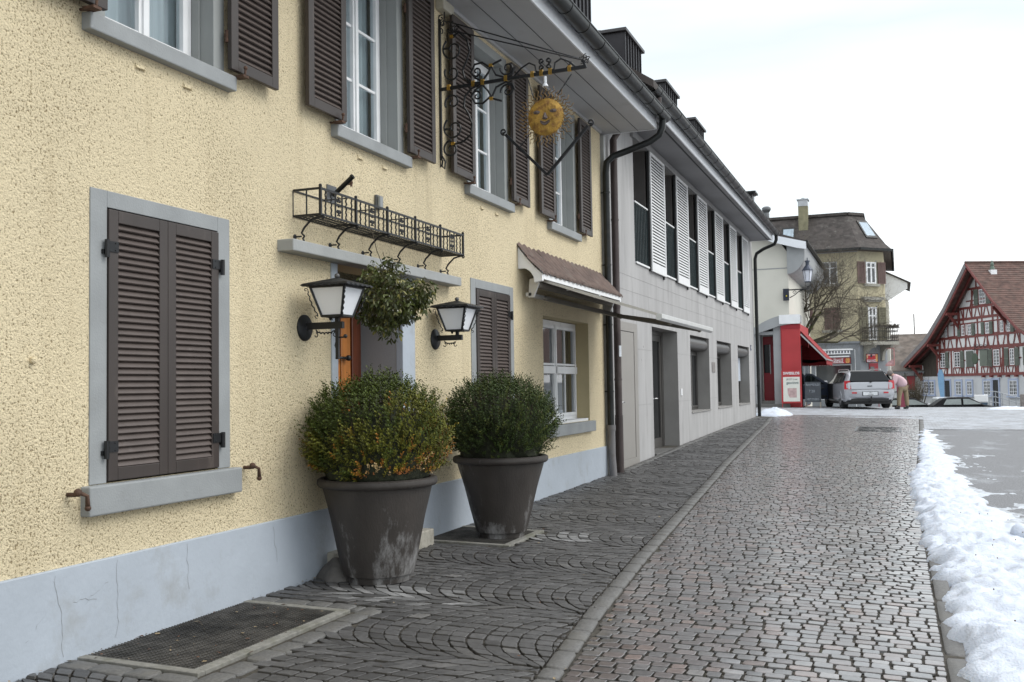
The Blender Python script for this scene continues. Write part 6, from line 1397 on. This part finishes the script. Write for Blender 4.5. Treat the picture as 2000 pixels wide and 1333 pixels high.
def iwin(x0, x1, z0, z1, fr, nz=4, nx=2, shut=(), surround=None, sw=.42):
    mb = MB(); w = .06; y0, y1 = (-.06, -.005) if not surround else (-.03, .01)
    for a in ((x0,x0+w,z0,z1), (x1-w,x1,z0,z1), (x0+w,x1-w,z0,z0+w), (x0+w,x1-w,z1-w,z1)): mb.box(a[0], a[1], y0, y1, a[2], a[3])
    mb.box((x0+x1)/2-.03, (x0+x1)/2+.03, y0-.01, y1, z0+w, z1-w)
    for k in range(1, nz): z = z0+(z1-z0)*k/nz; mb.box(x0+w, x1-w, y0+.01, y1, z-.018, z+.018)
    for k in range(1, 2*nx):
        if k != nx: x = x0+(x1-x0)*k/(2*nx); mb.box(x-.014, x+.014, y0+.012, y1, z0+w, z1-w)
    o = mb.build('window', fr, T); mb = MB(); mb.quad((x0+w,y1-.02,z0+w), (x1-w,y1-.02,z0+w), (x1-w,y1-.02,z1-w), (x0+w,y1-.02,z1-w)); mb.build('pane', mat_pane, o, fix=False)
    if surround:
        mb = MB()
        for a in ((x0-.16,x0,z0-.05,z1+.15), (x1,x1+.16,z0-.05,z1+.15), (x0,x1,z1,z1+.15)): mb.box(a[0], a[1], -.05, .015, a[2], a[3])
        mb.box(x0-.25, x1+.25, -.14, .015, z0-.18, z0-.05); mb.build('surround', surround, o)
    else:
        mb = MB()
        for a in ((x0-.10,x0,z0-.1,z1+.1), (x1,x1+.10,z0-.1,z1+.1), (x0,x1,z1,z1+.1), (x0,x1,z0-.1,z0)): mb.box(a[0], a[1], -.06, -.004, a[2], a[3])
        mb.build('surround', M['beam'], o)
    for s, cover in shut:
        c = (x0-.12-sw/2) if s < 0 else (x1+.12+sw/2); mb = MB(); mb.box(c-sw/2, c+sw/2, -.11, -.07, z0-.05, z1+.05); s_ = mb.build('shutter', M['gsh'], T)
        mb = MB(); mb.box(c-sw/2+.06, c+sw/2-.06, -.125, -.111, z0+.45*(z1-z0), z1-.03); mb.box(c-sw/2+.06, c+sw/2-.06, -.125, -.111, z0, z0+.38*(z1-z0)); mb.build('shutter_panel', mat_dg, s_)
    return o
mat_dg = mat('deep_grey_green', (.085,.10,.08), .6, var=.1)
iwin(-2.15, -1.2, 7.58, 8.8, M['white'], 4, 2, ((-1,1), (1,1)), None, .62)
for a, b, sh in ((-5.1,-4.6,((-1,1),)), (-4.1,-3.55,((1,1),)), (-1.4,-.85,((-1,1),(1,1))), (.75,1.2,()), (1.65,2.1,((1,1),)), (-7.9,-7.4,())): iwin(a, b, 5.1, 6.02, M['white'], 3, 1, sh, None, .45)
for a, b, sh in ((-8.8,-8.0,((1,1),)), (-6.4,-5.5,((1,1),)), (-.4,.5,((-1,1),)), (1.9,2.5,((-1,1),(1,1))), (4.4,5.2,((-1,1),(1,1)))): iwin(a, b, 2.45, 3.75, M['white'], 5, 1, sh, None, .55)
mb = MB(); mb.box(-4.45, -3.35, -.08, -.06, 2.42, 3.76); mb.build('closed_shutters', mat_dg, T); mb = MB(); mb.box(-2.35, -1.2, -.08, -.06, 2.46, 3.82); mb.build('closed_shutters', M['gsh'], T)
for a, b in ((-12.0,-11.1), (-11.0,-10.1), (-6.4,-5.5), (-4.6,-3.8), (-2.0,-1.0), (1.65,2.7)): iwin(a, b, .08, 1.24, M['white'], 4, 2, (), M['inn_blue'])
for a, b in ((-8.25,-7.35), (-.65,.15)):
    mb = MB(); mb.box(a, b, -.0, .018, -1.0, 1.3); d_ = mb.build('door', M['dark'], T); mb = MB(); mb.box(a-.16, a, -.05, .015, -1, 1.45); mb.box(b, b+.16, -.05, .015, -1, 1.45); mb.box(a, b, -.05, .015, 1.3, 1.45); mb.build('surround', M['inn_blue'], d_)
mb = MB(); mb.box(-12.7,-12.1, .0, .045, 2.0, 2.7); mb.build('lean_to_window', M['white'], T)
# roof furniture
def on_roof(x): return lin([(a, b) for a, b in prof], x)
mb = MB(); x = -.9; z = on_roof(x); mb.box(x-.25, x+.25, .2, .7, z-.3, z+.2); mb.build('vent_hood', M['white'], T); mb = MB(); mb.lathe([(.22,z+.25),(.12,z+.55),(.16,z+.62),(.05,z+.95),(.001,z+1.0)], (x,.45,0), 8); mb.build('vent_cap', mat('green_copper', (.10,.14,.11), .6), T)
for (x0, y0) in ((-1.1, 3.6),):
    x1 = x0+.75; mb = MB(); mb.add([(x0,y0,on_roof(x0)+.1), (x1,y0,on_roof(x1)+.1), (x1,y0+1.1,on_roof(x1)+.1), (x0,y0+1.1,on_roof(x0)+.1)], [(0,1,2,3)]); s_ = mb.build('skylight', M['gutter'], T, fix=False)
    mb = MB(); mb.add([(x0+.12,y0+.15,on_roof(x0+.12)+.13), (x1-.12,y0+.15,on_roof(x1-.12)+.13), (x1-.12,y0+.95,on_roof(x1-.12)+.13), (x0+.12,y0+.95,on_roof(x0+.12)+.13)], [(0,1,2,3)]); mb.build('pane', bpy.data.materials['sky_pane'], s_, fix=False)
mb = MB(); mb.tube([(AX,6.5,11.0), (AX,6.5,13.2)], .025, 5); mb.build('antenna', M['zinc'], T)
# hanging oval inn sign on iron bracket
T.location = (11.46, 88.86, 0); T.rotation_euler = (0, 0, math.atan2(Fd.y, Fd.x))
tt = thing('oval_inn_sign', 'round dark green inn sign hanging from a black bracket on the half timbered front', 'hanging sign', (0,0,0), local=True)
mb = MB(); mb.lathe([(.001,-.04),(.42,-.04),(.46,0),(.42,.04),(.001,.04)], (0,0,0), 24, ax='y'); mb.build('board', mat('sign_green', (.035,.06,.03), .5), tt); mb = MB(); mb.tube([(0,0,.45), (0,0,.7)], .02, 5); mb.tube([(-.1,.0,1.15), (.05,0,.95), (.0,0,.7)], .03, 5); mb.tube([(0,1.2,.72), (0,-.2,.72)], .03, 5)
for k in range(3): mb.tube(spiral((0,.2+.35*k,1.0), .17, .04, 0, 1.3, 16, (0,1,0)), .02, 5)
mb.build('bracket', M['iron'], tt)
tt.location = T.matrix_world @ Vector((0,0,0)) if 0 else (11.46+Fd.x*-1.0-In.x*1.25, 88.86+Fd.y*-1.0-In.y*1.25, 3.05); tt.rotation_euler = (0, 0, math.atan2(Fd.y, Fd.x)+R_(0))
def loc(u, d): return (11.46+Fd.x*u+In.x*d, 88.86+Fd.y*u+In.y*d)
# ---- house between, dark roof
t = thing('brown_roof_barn', 'low old building with a wide grey brown tile roof between ochre house and inn', 'house', (4, 104, -.6))
mb = MB(); mb.box(-4, 6.6, 100.6, 112, -1.2, 2.25); mb.build('wall', M['plas'], t)
mb = MB(); mb.prism([(99.7,2.15), (99.7,2.3), (106,5.95), (112.5,2.3), (112.5,2.15)], -4.5, 6.9, 'x'); mb.build('roof', mat('grey_brown_tiles', (.115,.095,.080), .9, var=.4, scale=1.6, bump=.9, bscale=9, dirt=(.19,.18,.165), dscale=1.5, dthr=.54, damt=.6), t)
mb = MB(); mb.box(-4, 6.75, 99.65, 99.75, 2.08, 2.2)
for x in (4.6, 5.45, 6.15, 6.55): mb.box(x-.05, x+.05, 100.54, 100.6, -1.1, 2.1)
for z in (1.75, .3, -.5): mb.box(3.2, 6.6, 100.545, 100.595, z-.05, z+.05)
mb.build('timber_frame', mat('grey_beam', (.15,.16,.165), .7), t)
mb = MB(); mb.box(4.75, 5.45, 100.40, 100.5, .45, 1.75); mb.build('red_shutter', M['dred'], t)
mb = MB(); mb.box(5.6, 5.7, 107, 107.1, 5, 8.0); tag(mb.build('chimney_pipe', M['rtile']), 'thin brown pole rising behind the low grey brown roof', 'pole')
mb = MB(); mb.tube([(3.8,64.0,4.2), (3.85,64.0,5.0)], .02, 5); 
# ---- trees/shrub by the corner
t = thing('twiggy_shrub', 'brown leafless shrub at the foot of the low roof behind the bending person', 'shrub', (5.2, 70, -.6)); rnd = random.Random(5); mb = MB()
for i in range(90):
    a = rnd.uniform(0, 6.28); d = Vector((math.cos(a)*.35, math.sin(a)*.35, 1)).normalized(); p_ = Vector((5.0+rnd.gauss(0,.2), 70+rnd.gauss(0,.2), -.6)); q = p_+d*rnd.uniform(1.3, 2.6)
    mb.tube([p_, p_.lerp(q,.5)+Vector((rnd.gauss(0,.06), 0, 0)), q], [.02,.014,.006], 3)
    for k in range(4): s = p_.lerp(q, rnd.uniform(.4, 1)); mb.tube([s, s+Vector((rnd.gauss(0,.25), rnd.gauss(0,.2), rnd.uniform(.1,.35)))], [.008,.003], 3)
mb.build('stems', mat('shrub_twigs', (.09,.075,.05), .9), t)
# ---- things in front of the inn
bx, by = loc(-7.0, -12)
t = thing('beach_flag', 'light blue feather flag standing by the dark doorway of the inn', 'flag', (0,0,0), local=True)
mb = MB(); pl = [(-.05,.3), (.0,3.4), (-.15,3.95), (-.45,4.0), (-.66,3.6), (-.62,2.6), (-.40,1.4), (-.22,.3)]; mb.prism(pl, -.01, .01, 'y'); mb.build('cloth', mat('blue_flag', (.20,.36,.55), .7, var=.1), t); mb = MB(); mb.tube([(0,0,0), (.01,0,3.5), (-.2,0,4.0)], .02, 5); mb.build('pole', M['zinc'], t); t.scale = (.8,.8,.8)
FLAG = t
mat_cw = mat('far_car_glass', (.24,.27,.27), .3, spec=.2)
def car_far(name, lb, x, y, z, rz, m, L_=4.3, H_=1.45, W_=1.75):
    t = thing(name, lb, 'car', (0,0,0), local=True)
    side = [(-L_/2,.35), (-L_/2,.75), (-L_/2+.15,.95), (-L_*.33,H_-.08), (-L_*.2,H_), (L_*.02,H_), (L_*.22,.98), (L_*.42,.85), (L_/2,.65), (L_/2,.35)]
    mb = MB(); n = len(side)
    for s in (-1, 1):
        for (a, b) in side: w = W_/2*(1 if b < 1 else .80); mb.v.append((a, s*w, b))
    mb.f += [(i, i+1, i+1+n, i+n) for i in range(n-1)]+[(n-1, 0, n, 2*n-1), tuple(range(n)), tuple(range(2*n-1, n-1, -1))]; mb.m = [0]*len(mb.f)
    o = mb.build('body', m, t, smooth=False, bevel=.06)
    mb = MB(); 
    for s in (-1, 1): mb.add([(-L_*.33, s*W_/2*1.0, 1.0), (-L_*.28, s*W_/2*.865, H_-.12), (-L_*.09, s*W_/2*.865, H_-.10), (-L_*.09, s*W_/2*1.0, 1.0)], [(0,1,2,3)]); mb.add([(-L_*.06, s*W_/2*1.0, 1.0), (-L_*.06, s*W_/2*.865, H_-.10), (L_*.02, s*W_/2*.865, H_-.11), (L_*.18, s*W_/2*1.0, 1.02)], [(0,1,2,3)])
    mb.add([(-L_*.33-.10, -W_*.36, H_-.30), (-L_*.33-.10, W_*.36, H_-.30), (-L_*.33+.06, W_*.34, H_-.10), (-L_*.33+.06, -W_*.34, H_-.10)], [(0,1,2,3)])
    mb.build('windows', mat_cw, t, fix=False)
    for a in (-L_*.31, L_*.31):
        for s in (-1, 1): mb = MB(); mb.lathe([(.001,-.1),(.31,-.1),(.31,.1),(.001,.1)], (a, s*(W_/2-.08), .31), 16, ax='y'); mb.build('wheel', M['blackink'], t)
    t.location = (x, y, z); t.rotation_euler = (0, 0, rz); return t
FLAG.location = (6.95, 74, -1.1); FLAG.scale = (.6, .8, .8)
blackp = mat('black_car_paint', (.010,.010,.012), .5, var=.05, spec=.15); whitep = mat('white_car_paint', (.55,.58,.62), .3, var=.04, coat=.4)
car_far('parked_car', 'black car with a sloping tail, right of the blue flag, only its roof showing', 7.9, 68.5, -1.17, R_(8), blackp)
car_far('parked_car', 'small white car partly behind the black car by the blue flag', 6.85, 71.2, -1.16, R_(100), whitep, 3.9, 1.42)
car_far('parked_car', 'black car just right of the bending person, only its roof showing', 4.75, 69.5, -1.2, R_(10), blackp)
t = thing('red_banner', 'dark red banner sign with a white disc standing behind the bending person', 'banner', (0,0,0), local=True)
mb = MB(); mb.box(-.28, .28, -.02, .02, .2, 1.9); mb.build('cloth', mat('dusty_red', (.25,.05,.08), .7, var=.1), t); mb = MB(); mb.prism([(.12+.09*math.cos(a), .62+.09*math.sin(a)) for a in [i*.52 for i in range(12)]], -.03, -.022, 'y'); mb.build('disc', M['white'], t); mb = MB(); mb.tube([(-.28,0,0), (-.28,0,1.95)], .02, 5); mb.tube([(.28,0,0), (.28,0,1.95)], .02, 5); mb.build('pole', M['zinc'], t); t.location = (4.25, 60.5, gz(4,60.5))
t = thing('litter_bin', 'blue grey recycling bin with a white lid in front of the inn wall', 'bin', (0,0,0), local=True)
mb = MB(); mb.prism([(-.32,.05), (.32,.05), (.38,.95), (-.38,.95)], -.3, .3, 'y'); mb.build('body', mat('bin_blue', (.05,.085,.13), .5), t, bevel=.02); mb = MB(); mb.box(-.40, .40, -.32, .32, 1.0, 1.45); mb.build('lid', M['white'], t, bevel=.03); t.location = (9.05, 72, -1.1)
t = thing('ramp_railing', 'thin grey metal ramp railing in front of the inn entrance', 'railing', (10.4, 73, -1.1)); mb = MB()
P_ = [(9.6,.55), (10.0,.55), (11.6,.05), (12.4,.05)]
for dz in (0, -.35, -.7):
    for a, b in zip(P_, P_[1:]): mb.tube([(a[0],73,a[1]+dz), (b[0],73,b[1]+dz)], .028, 6)
for x in (9.6,9.8,10.0,10.4,10.8,11.2,11.6,12.0,12.4): z = lin(P_, x); mb.tube([(x,73,-1.15), (x,73,z)], .024, 6)
mb.build('rails', mat('galvanised', (.34,.36,.38), .4, metal=.5), t)
mb = MB(); mb.lathe([(.001,-.05),(.25,-.05),(.25,.47),(.235,.53),(.001,.535)], (0,0,0), 24); mb.prism([(a*.06-.03, .30) for a in (0,1)]+[(.03,.34), (-.03,.34)], -.27, -.2, 'y')
o = mb.build('stone_bin', mat('exposed_concrete_bin', (.19,.17,.155), .85, var=.3, scale=12, bump=.4), smooth='auto'); o.location = (8.58, 42, gz(8.5,42)); tag(o, 'round brown grey concrete litter bin at the right edge of the picture', 'bin')
# ================================================================= SILVER ESTATE CAR (local: +y is forward, rear at y=0)
V = thing('silver_estate_car', 'silver estate car seen from behind with its left front door wide open', 'car', (0,0,0), local=True)
sil = mat('silver_paint', (.42,.43,.46), .33, metal=.45, var=.03, coat=.5, dirt=(.25,.24,.22), dscale=2, dthr=.6, damt=.4)
blk = mat('black_trim', (.014,.014,.015), .5); cgl = mat('car_glass', (.010,.012,.014), .25, spec=.15, var=.1); taillight = mat('tail_light_red', (.42,.012,.02), .18, spec=.8, var=.1)
# stations along length: y, half width at sill, at belt, at roof, z belt, z roof
st = [(0.0,.80,.84,.60,.98,1.00),(.06,.89,.90,.62,.99,1.06),(.22,.93,.92,.64,1.00,1.24),(.42,.94,.935,.655,1.00,1.40),(.75,.945,.94,.67,.99,1.47),(1.6,.945,.94,.68,.97,1.50),(2.5,.945,.94,.67,.96,1.49),(3.1,.945,.935,.64,.95,1.42),(3.55,.945,.93,.62,.95,1.14),(3.75,.94,.92,.62,.95,1.0),(4.4,.93,.90,.6,.90,.93),(4.85,.86,.84,.5,.72,.76),(4.95,.75,.72,.5,.6,.62)]
mb = MB(); RN = 0
for (y, ws, wb, wr, zb, zr) in st:
    zs = .28 if y > .2 else .36
    half = [(0, zs), (ws*.92, zs), (ws, zs+.12), (ws+.005, .58), (wb, zb*.86), (wb*.985, zb), (wr+(wb-wr)*.45, zb+(zr-zb)*.5), (wr+.04, zr-(zr-zb)*.12), (wr-.06, zr-.01), (wr*.5, zr+.012), (0, zr+.018)]
    ring = half+[(-a, b) for a, b in half[-2:0:-1]]; RN = len(ring)
    for a, b in ring: mb.v.append((a, y, b))
for i in range(len(st)-1):
    for j in range(RN): a = i*RN+j; b = i*RN+(j+1) % RN; mb.f.append((a, b, b+RN, a+RN)); mb.m.append(0)
mb.f.append(tuple(range(RN))); mb.m.append(0); mb.f.append(tuple(range(len(st)*RN-1, (len(st)-1)*RN-1, -1))); mb.m.append(0)
body = mb.build('body', sil, V, smooth='auto')
mb = MB(); pr = [(.0,.40),(-.07,.46),(-.10,.58),(-.09,.72),(-.03,.76),(.05,.76),(.3,.74),(.3,.40)]
o_ = len(mb.v); k = 12
for i in range(k+1):
    u = -1+2*i/k; x = u*.93; bend = .16*abs(u)**4
    for y, z in pr: mb.v.append((x, y+bend*(1 if y < .2 else .3), z))
n = len(pr)
for i in range(k):
    for j in range(n): a = i*n+j; b = i*n+(j+1) % n; mb.f.append((a, a+n, b+n, b)); mb.m.append(0)
mb.f.append(tuple(range(n))); mb.m.append(0); mb.f.append(tuple(range(len(mb.v)-1, len(mb.v)-n-1, -1))); mb.m.append(0)
mb.build('rear_bumper', sil, V, smooth='auto')
mb = MB(); mb.box(-.86, .86, .15, 4.6, .19, .30); mb.box(-.70, .70, -.02, .3, .30, .41); mb.build('underbody', blk, V)
def rq(name, pts, m, parent, d=.012):     # thin curved panel laid on the rear
    mb = MB(); a = [Vector(p) for p in pts]; nr = (a[1]-a[0]).cross(a[-1]-a[0]).normalized()
    if nr.y > 0: nr = -nr
    n = len(a); mb.add([p+nr*d for p in a]+[p-nr*.02 for p in a], [tuple(range(n)), tuple(range(2*n-1, n-1, -1))]+[(i, i+n, (i+1) % n+n, (i+1) % n) for i in range(n)]); return mb.build(name, m, parent)
tg = rq('tailgate', [(-.80,-.015,.78), (.80,-.015,.78), (.82,.0,1.02), (.60,.01,1.04), (-.60,.01,1.04), (-.82,.0,1.02)], sil, V, .02)
rq('rear_window', [(-.75,.03,1.045), (.75,.03,1.045), (.60,.38,1.405), (-.60,.38,1.405)], cgl, V, .055)
rq('window_trim', [(-.62,.42,1.42), (.62,.42,1.42), (.60,.50,1.455), (-.60,.50,1.455)], blk, V, .03)
for s in (-1, 1):
    rq('tail_light', [(s*.68,-.02,.77), (s*.93,.06,.77), (s*.92,.10,1.09), (s*.72,.02,1.10)], taillight, V, .03)
    rq('reflector', [(s*.50,-.10,.60), (s*.68,-.075,.60), (s*.68,-.075,.66), (s*.50,-.10,.66)], taillight, V, .012)
rq('plate_recess', [(-.30,-.10,.515), (.30,-.10,.515), (.30,-.10,.675), (-.30,-.10,.675)], blk, V, .004)
np_ = rq('number_plate', [(-.27,-.112,.53), (.27,-.112,.53), (.27,-.112,.66), (-.27,-.112,.66)], mat('plate_white', (.66,.68,.70), .4), V, .004)
text('lettering', 'VD ·', .06, (.02,-.1185,.63), (1,0,0), (0,0,1), M['blackink'], np_); text('lettering', '152 941', .06, (.02,-.1185,.565), (1,0,0), (0,0,1), M['blackink'], np_)
mb = MB(); mb.tube([(0,-.05,.30), (0,-.22,.30), (0,-.26,.36), (0,-.26,.44)], .03, 8); mb.ball((0,-.26,.47), .035, 8); mb.build('tow_hook', blk, V)
mb = MB(); mb.box(-.09, .09, -.042, -.03, .865, .90); mb.build('badge_recess', blk, tg); mb = MB(); mb.bar((.06,-.02,1.03), (.30,.12,1.12), .02, .02); mb.bar((0,-.03,1.02), (.08,-.02,1.05), .035, .03); mb.build('rear_wiper', blk, V)
for s in (-1, 1):
    mb = MB(); mb.tube([(s*.60,.75,1.50), (s*.62,.9,1.545), (s*.62,2.6,1.555), (s*.58,2.9,1.49)], .018, 6); mb.build('roof_rail', mat('rail_silver_%d' % s, (.5,.5,.52), .3, metal=.8), V)
def side_win(pts, s):
    mb = MB(); a = [Vector((s*x, y, z)) for x, y, z in pts]; n = len(a); mb.add(a+[p-Vector((s*.03,0,0)) for p in a], [tuple(range(n)), tuple(range(2*n-1, n-1, -1))]+[(i, i+n, (i+1) % n+n, (i+1) % n) for i in range(n)]); return mb.build('side_window', cgl, V)
for s in (-1, 1):
    side_win([(.955,.40,1.04), (.955,1.30,1.02), (.76,1.30,1.43), (.77,.75,1.41), (.85,.55,1.28)], s); side_win([(.955,1.38,1.02), (.955,2.22,1.01), (.76,2.22,1.43), (.76,1.38,1.435)], s)
    if s > 0: side_win([(.955,2.30,1.01), (.955,3.25,1.0), (.76,2.95,1.38), (.76,2.30,1.43)], s)
for y in (.95, 3.98):
    for s in (-1, 1):
        mb = MB(); mb.lathe([(.001,-.11),(.19,-.12),(.20,-.11),(.30,-.12),(.335,-.08),(.335,.10),(.30,.13),(.20,.12),(.001,.10)], (s*.80, y, .335), 24, ax='x'); w = mb.build('wheel', mat('tyre_%d_%d' % (y*10, s), (.016,.016,.017), .85), V, smooth='auto')
        mb = MB(); mb.lathe([(.001,0),(.05,.01),(.19,.0),(.205,.02),(.205,-.02),(.001,-.02)], (s*(.80+.125*1), y, .335), 18, ax='x')
        for k in range(5): a = k*1.257; mb.bar((s*.935,y,.335), (s*.935,y+.19*math.cos(a),.335+.19*math.sin(a)), .03, .05, up=(1,0,0))
        mb.build('rim', mat('rim_%d_%d' % (y*10, s), (.30,.30,.31), .35, metal=.8), w)
        mb = MB(); n = 14; 
        for i in range(n): a, b = math.pi*i/n, math.pi*(i+1)/n; mb.add([(s*.957,y+r*math.cos(t_),.335+r*math.sin(t_)) for r, t_ in ((.355,a),(.40,a),(.40,b),(.355,b))]+[(s*.80,y+r*math.cos(t_),.335+r*math.sin(t_)) for r, t_ in ((.355,a),(.40,a),(.40,b),(.355,b))], [(0,1,2,3), (0,4,5,1), (2,6,7,3), (0,3,7,4), (1,5,6,2)])
        mb.build('wheel_arch', sil, V)
mb = MB(); mb.box(-.957, -.90, 2.3, 3.3, .36, 1.0); mb.build('door_opening', blk, V)
# open left front door, hinged at y=3.30
D_ = bpy.data.objects.new('door', None); 
mb = MB(); L_ = 1.05; navy = mat('door_lining', (.012,.018,.035), .45, var=.3, scale=3)
mb.prism([(0,.34), (-L_,.36), (-L_-.05,.55), (-L_-.05,.95), (0,.97)], 0, .07, 'y'); mb.prism([(-L_-.05,.95), (-L_+.0,1.30), (-L_+.10,1.44), (-L_+.35,1.42), (0,1.0), (-.04,.97), (-.14,.97), (-L_+.34,1.35), (-L_+.13,1.36), (-L_+.06,1.28), (-L_+.02,.97)], .01, .06, 'y')
dr = mb.build('door', navy, V); 
mb = MB(); mb.prism([(-.14,.97), (-L_+.34,1.35), (-L_+.13,1.36), (-L_+.06,1.28), (-L_+.02,.97)], .03, .04, 'y'); mb.build('door_window', M['dglass'], dr)
mb = MB(); mb.box(-L_, -.02, .071, .085, .36, .94); mb.build('outer_skin', sil, dr); mb = MB(); mb.box(-L_+.15, -.2, -.045, 0, .78, .83); mb.box(-L_+.1, -.1, -.03, 0, .42, .52); mb.build('armrest', blk, dr, bevel=.01)
mb = MB(); mb.ball((-.45,-.01,.62), .09, 8); mb.build('speaker', mat('blue_sheen', (.03,.06,.12), .2, metal=.6), dr); mb = MB(); mb.box(-.25, .0, .08, .25, .98, 1.12); mb.build('mirror', sil, dr, bevel=.03)
dr.location = (-.93, 3.30, 0); dr.rotation_euler = (0, 0, R_(13))
V.location = (3.03, 40.9, gz(3,41)); V.rotation_euler = (0, 0, R_(14))
# ================================================================= PERSON bending at the car
def skin(name, pts, edges, radii, m, parent=None, sub=2, root=0):
    me = bpy.data.meshes.new(name); me.from_pydata(pts, edges, []); o = bpy.data.objects.new(name, me); COL.objects.link(o); me.materials.append(m)
    sk = o.modifiers.new('skin', 'SKIN'); sk.use_smooth_shade = True
    for i, r in enumerate(radii): v = me.skin_vertices[0].data[i]; v.radius = r if isinstance(r, tuple) else (r, r)
    me.skin_vertices[0].data[root].use_root = True
    s = o.modifiers.new('sub', 'SUBSURF'); s.levels = sub; s.render_levels = sub
    if parent: o.parent = parent
    return o
PE = thing('person', 'elderly person in a pale pink jacket and khaki trousers bending beside the silver car', 'person', (0,0,0), local=True)
skn = mat('skin', (.45,.27,.20), .5, var=.05); pink = mat('pale_pink_jacket', (.56,.40,.43), .85, var=.06, scale=12, bump=.5, bscale=18); khaki = mat('khaki_trousers', (.24,.19,.12), .9, var=.1, scale=8, bump=.4, bscale=14)
hairm = mat('grey_brown_hair', (.16,.14,.13), .8, var=.25, scale=30, bump=.6, bscale=60)
# joints: x right in picture, y away from us; bending to the left
J = dict(pel=(.05,0,.88), spine=(-.01,0,1.06), chest=(-.14,-.01,1.23), neck=(-.27,-.02,1.31), head0=(-.34,-.03,1.34), headt=(-.42,-.04,1.37),
         lh=(-.03,-.10,.80), lk=(-.10,-.11,.46), la=(-.12,-.13,.09), lt=(-.26,-.16,.03), rh=(.13,.08,.80), rk=(.17,.10,.46), ra=(.19,.12,.09), rt=(.06,.10,.03),
         ls=(-.19,-.18,1.22), le=(-.27,-.25,.99), lw=(-.42,-.20,.88), lf=(-.48,-.19,.85), rs=(-.21,.16,1.22), re=(-.33,.21,1.02), rw=(-.50,.15,.95), rf=(-.56,.14,.93))
K_ = list(J); P_ = [J[k] for k in K_]; ix = {k: i for i, k in enumerate(K_)}
E_ = [('pel','spine'),('spine','chest'),('chest','neck'),('neck','head0'),('head0','headt'),('pel','lh'),('lh','lk'),('lk','la'),('la','lt'),('pel','rh'),('rh','rk'),('rk','ra'),('ra','rt'),('chest','ls'),('ls','le'),('le','lw'),('lw','lf'),('chest','rs'),('rs','re'),('re','rw'),('rw','rf')]
rad = dict(pel=.13, spine=.125, chest=.13, neck=.052, head0=.085, headt=.085, lh=.095, lk=.060, la=.040, lt=.035, rh=.095, rk=.060, ra=.040, rt=.035, ls=.062, le=.045, lw=.030, lf=.032, rs=.062, re=.045, rw=.030, rf=.032)
bodyp = skin('body', P_, [(ix[a], ix[b]) for a, b in E_], [rad[k] for k in K_], skn, PE)
jk = ['pel','spine','chest','neck','ls','le','lw','rs','re','rw']; jp = [Vector(J[k]) for k in jk]; jp[0] += Vector((.035,0,-.06)); jp[6] = Vector(J['lw'])*.8+Vector(J['le'])*.2; jp[9] = Vector(J['rw'])*.8+Vector(J['re'])*.2
skin('jacket', [tuple(p) for p in jp], [(0,1),(1,2),(2,3),(2,4),(4,5),(5,6),(2,7),(7,8),(8,9)], [(.25,.22),.235,.20,.095,.125,.09,.068,.125,.09,.068], pink, PE)
tk_ = ['pel','lh','lk','la','rh','rk','ra']; tp_ = [Vector(J[k]) for k in tk_]; tp_[0].z -= .04; skin('trousers', [tuple(p) for p in tp_], [(0,1),(1,2),(2,3),(0,4),(4,5),(5,6)], [.13,.105,.088,.078,.105,.088,.078], khaki, PE)
hd = Vector(J['headt']); mb = MB(); mb.ball((0,0,0), .115, 12); mb.v = [tuple(Vector(p)*(1+.10*noise.noise(Vector(p)*16))+hd+Vector((.02,.0,.035))) for p in mb.v]; mb.build('hair', hairm, PE, smooth=True)
mb = MB(); mb.ball(tuple(hd+Vector((-.105,-.045,-.01))), .012, 5); mb.ball(tuple(hd+Vector((-.105,.03,-.01))), .012, 5); mb.build('eye', blk, PE)
mb = MB(); mb.ball(tuple(hd+Vector((-.125,-.01,-.035))), .022, 6, sz=1.3); mb.build('nose', skn, PE)
for s, wr in ((-1, 'lf'), (1, 'rf')):
    w = Vector(J[wr]); 
    for f in range(4): a = w+Vector((-.01,-.03+.02*f,-.01)); skin('finger', [tuple(a), tuple(a+Vector((-.035,0,-.015))), tuple(a+Vector((-.055,0,-.045)))], [(0,1),(1,2)], [.010,.009,.008], skn, PE, 1)
    a = w+Vector((.01,-.035*s,-.01)); skin('thumb', [tuple(a), tuple(a+Vector((-.03,-.01*s,-.03)))], [(0,1)], [.011,.009], skn, PE, 1)
for k, tt_ in (('la','lt'), ('ra','rt')):
    a, b = Vector(J[k]), Vector(J[tt_]); mb = MB(); mb.tube([a+Vector((.05,0,-.045)), a+Vector((0,0,-.03)), a.lerp(b,.5)+Vector((0,0,-.02)), b+Vector((-.01,0,0))], [.05,.062,.052,.036], 10); mb.tube([a+Vector((0,0,-.03)), a+Vector((0,0,.08))], .055, 10); mb.build('shoe', mat('dark_boot_'+k, (.02,.02,.02), .6), PE, smooth='auto')
PE.location = (4.18, 41.7, gz(4.1,41.7)-.0)
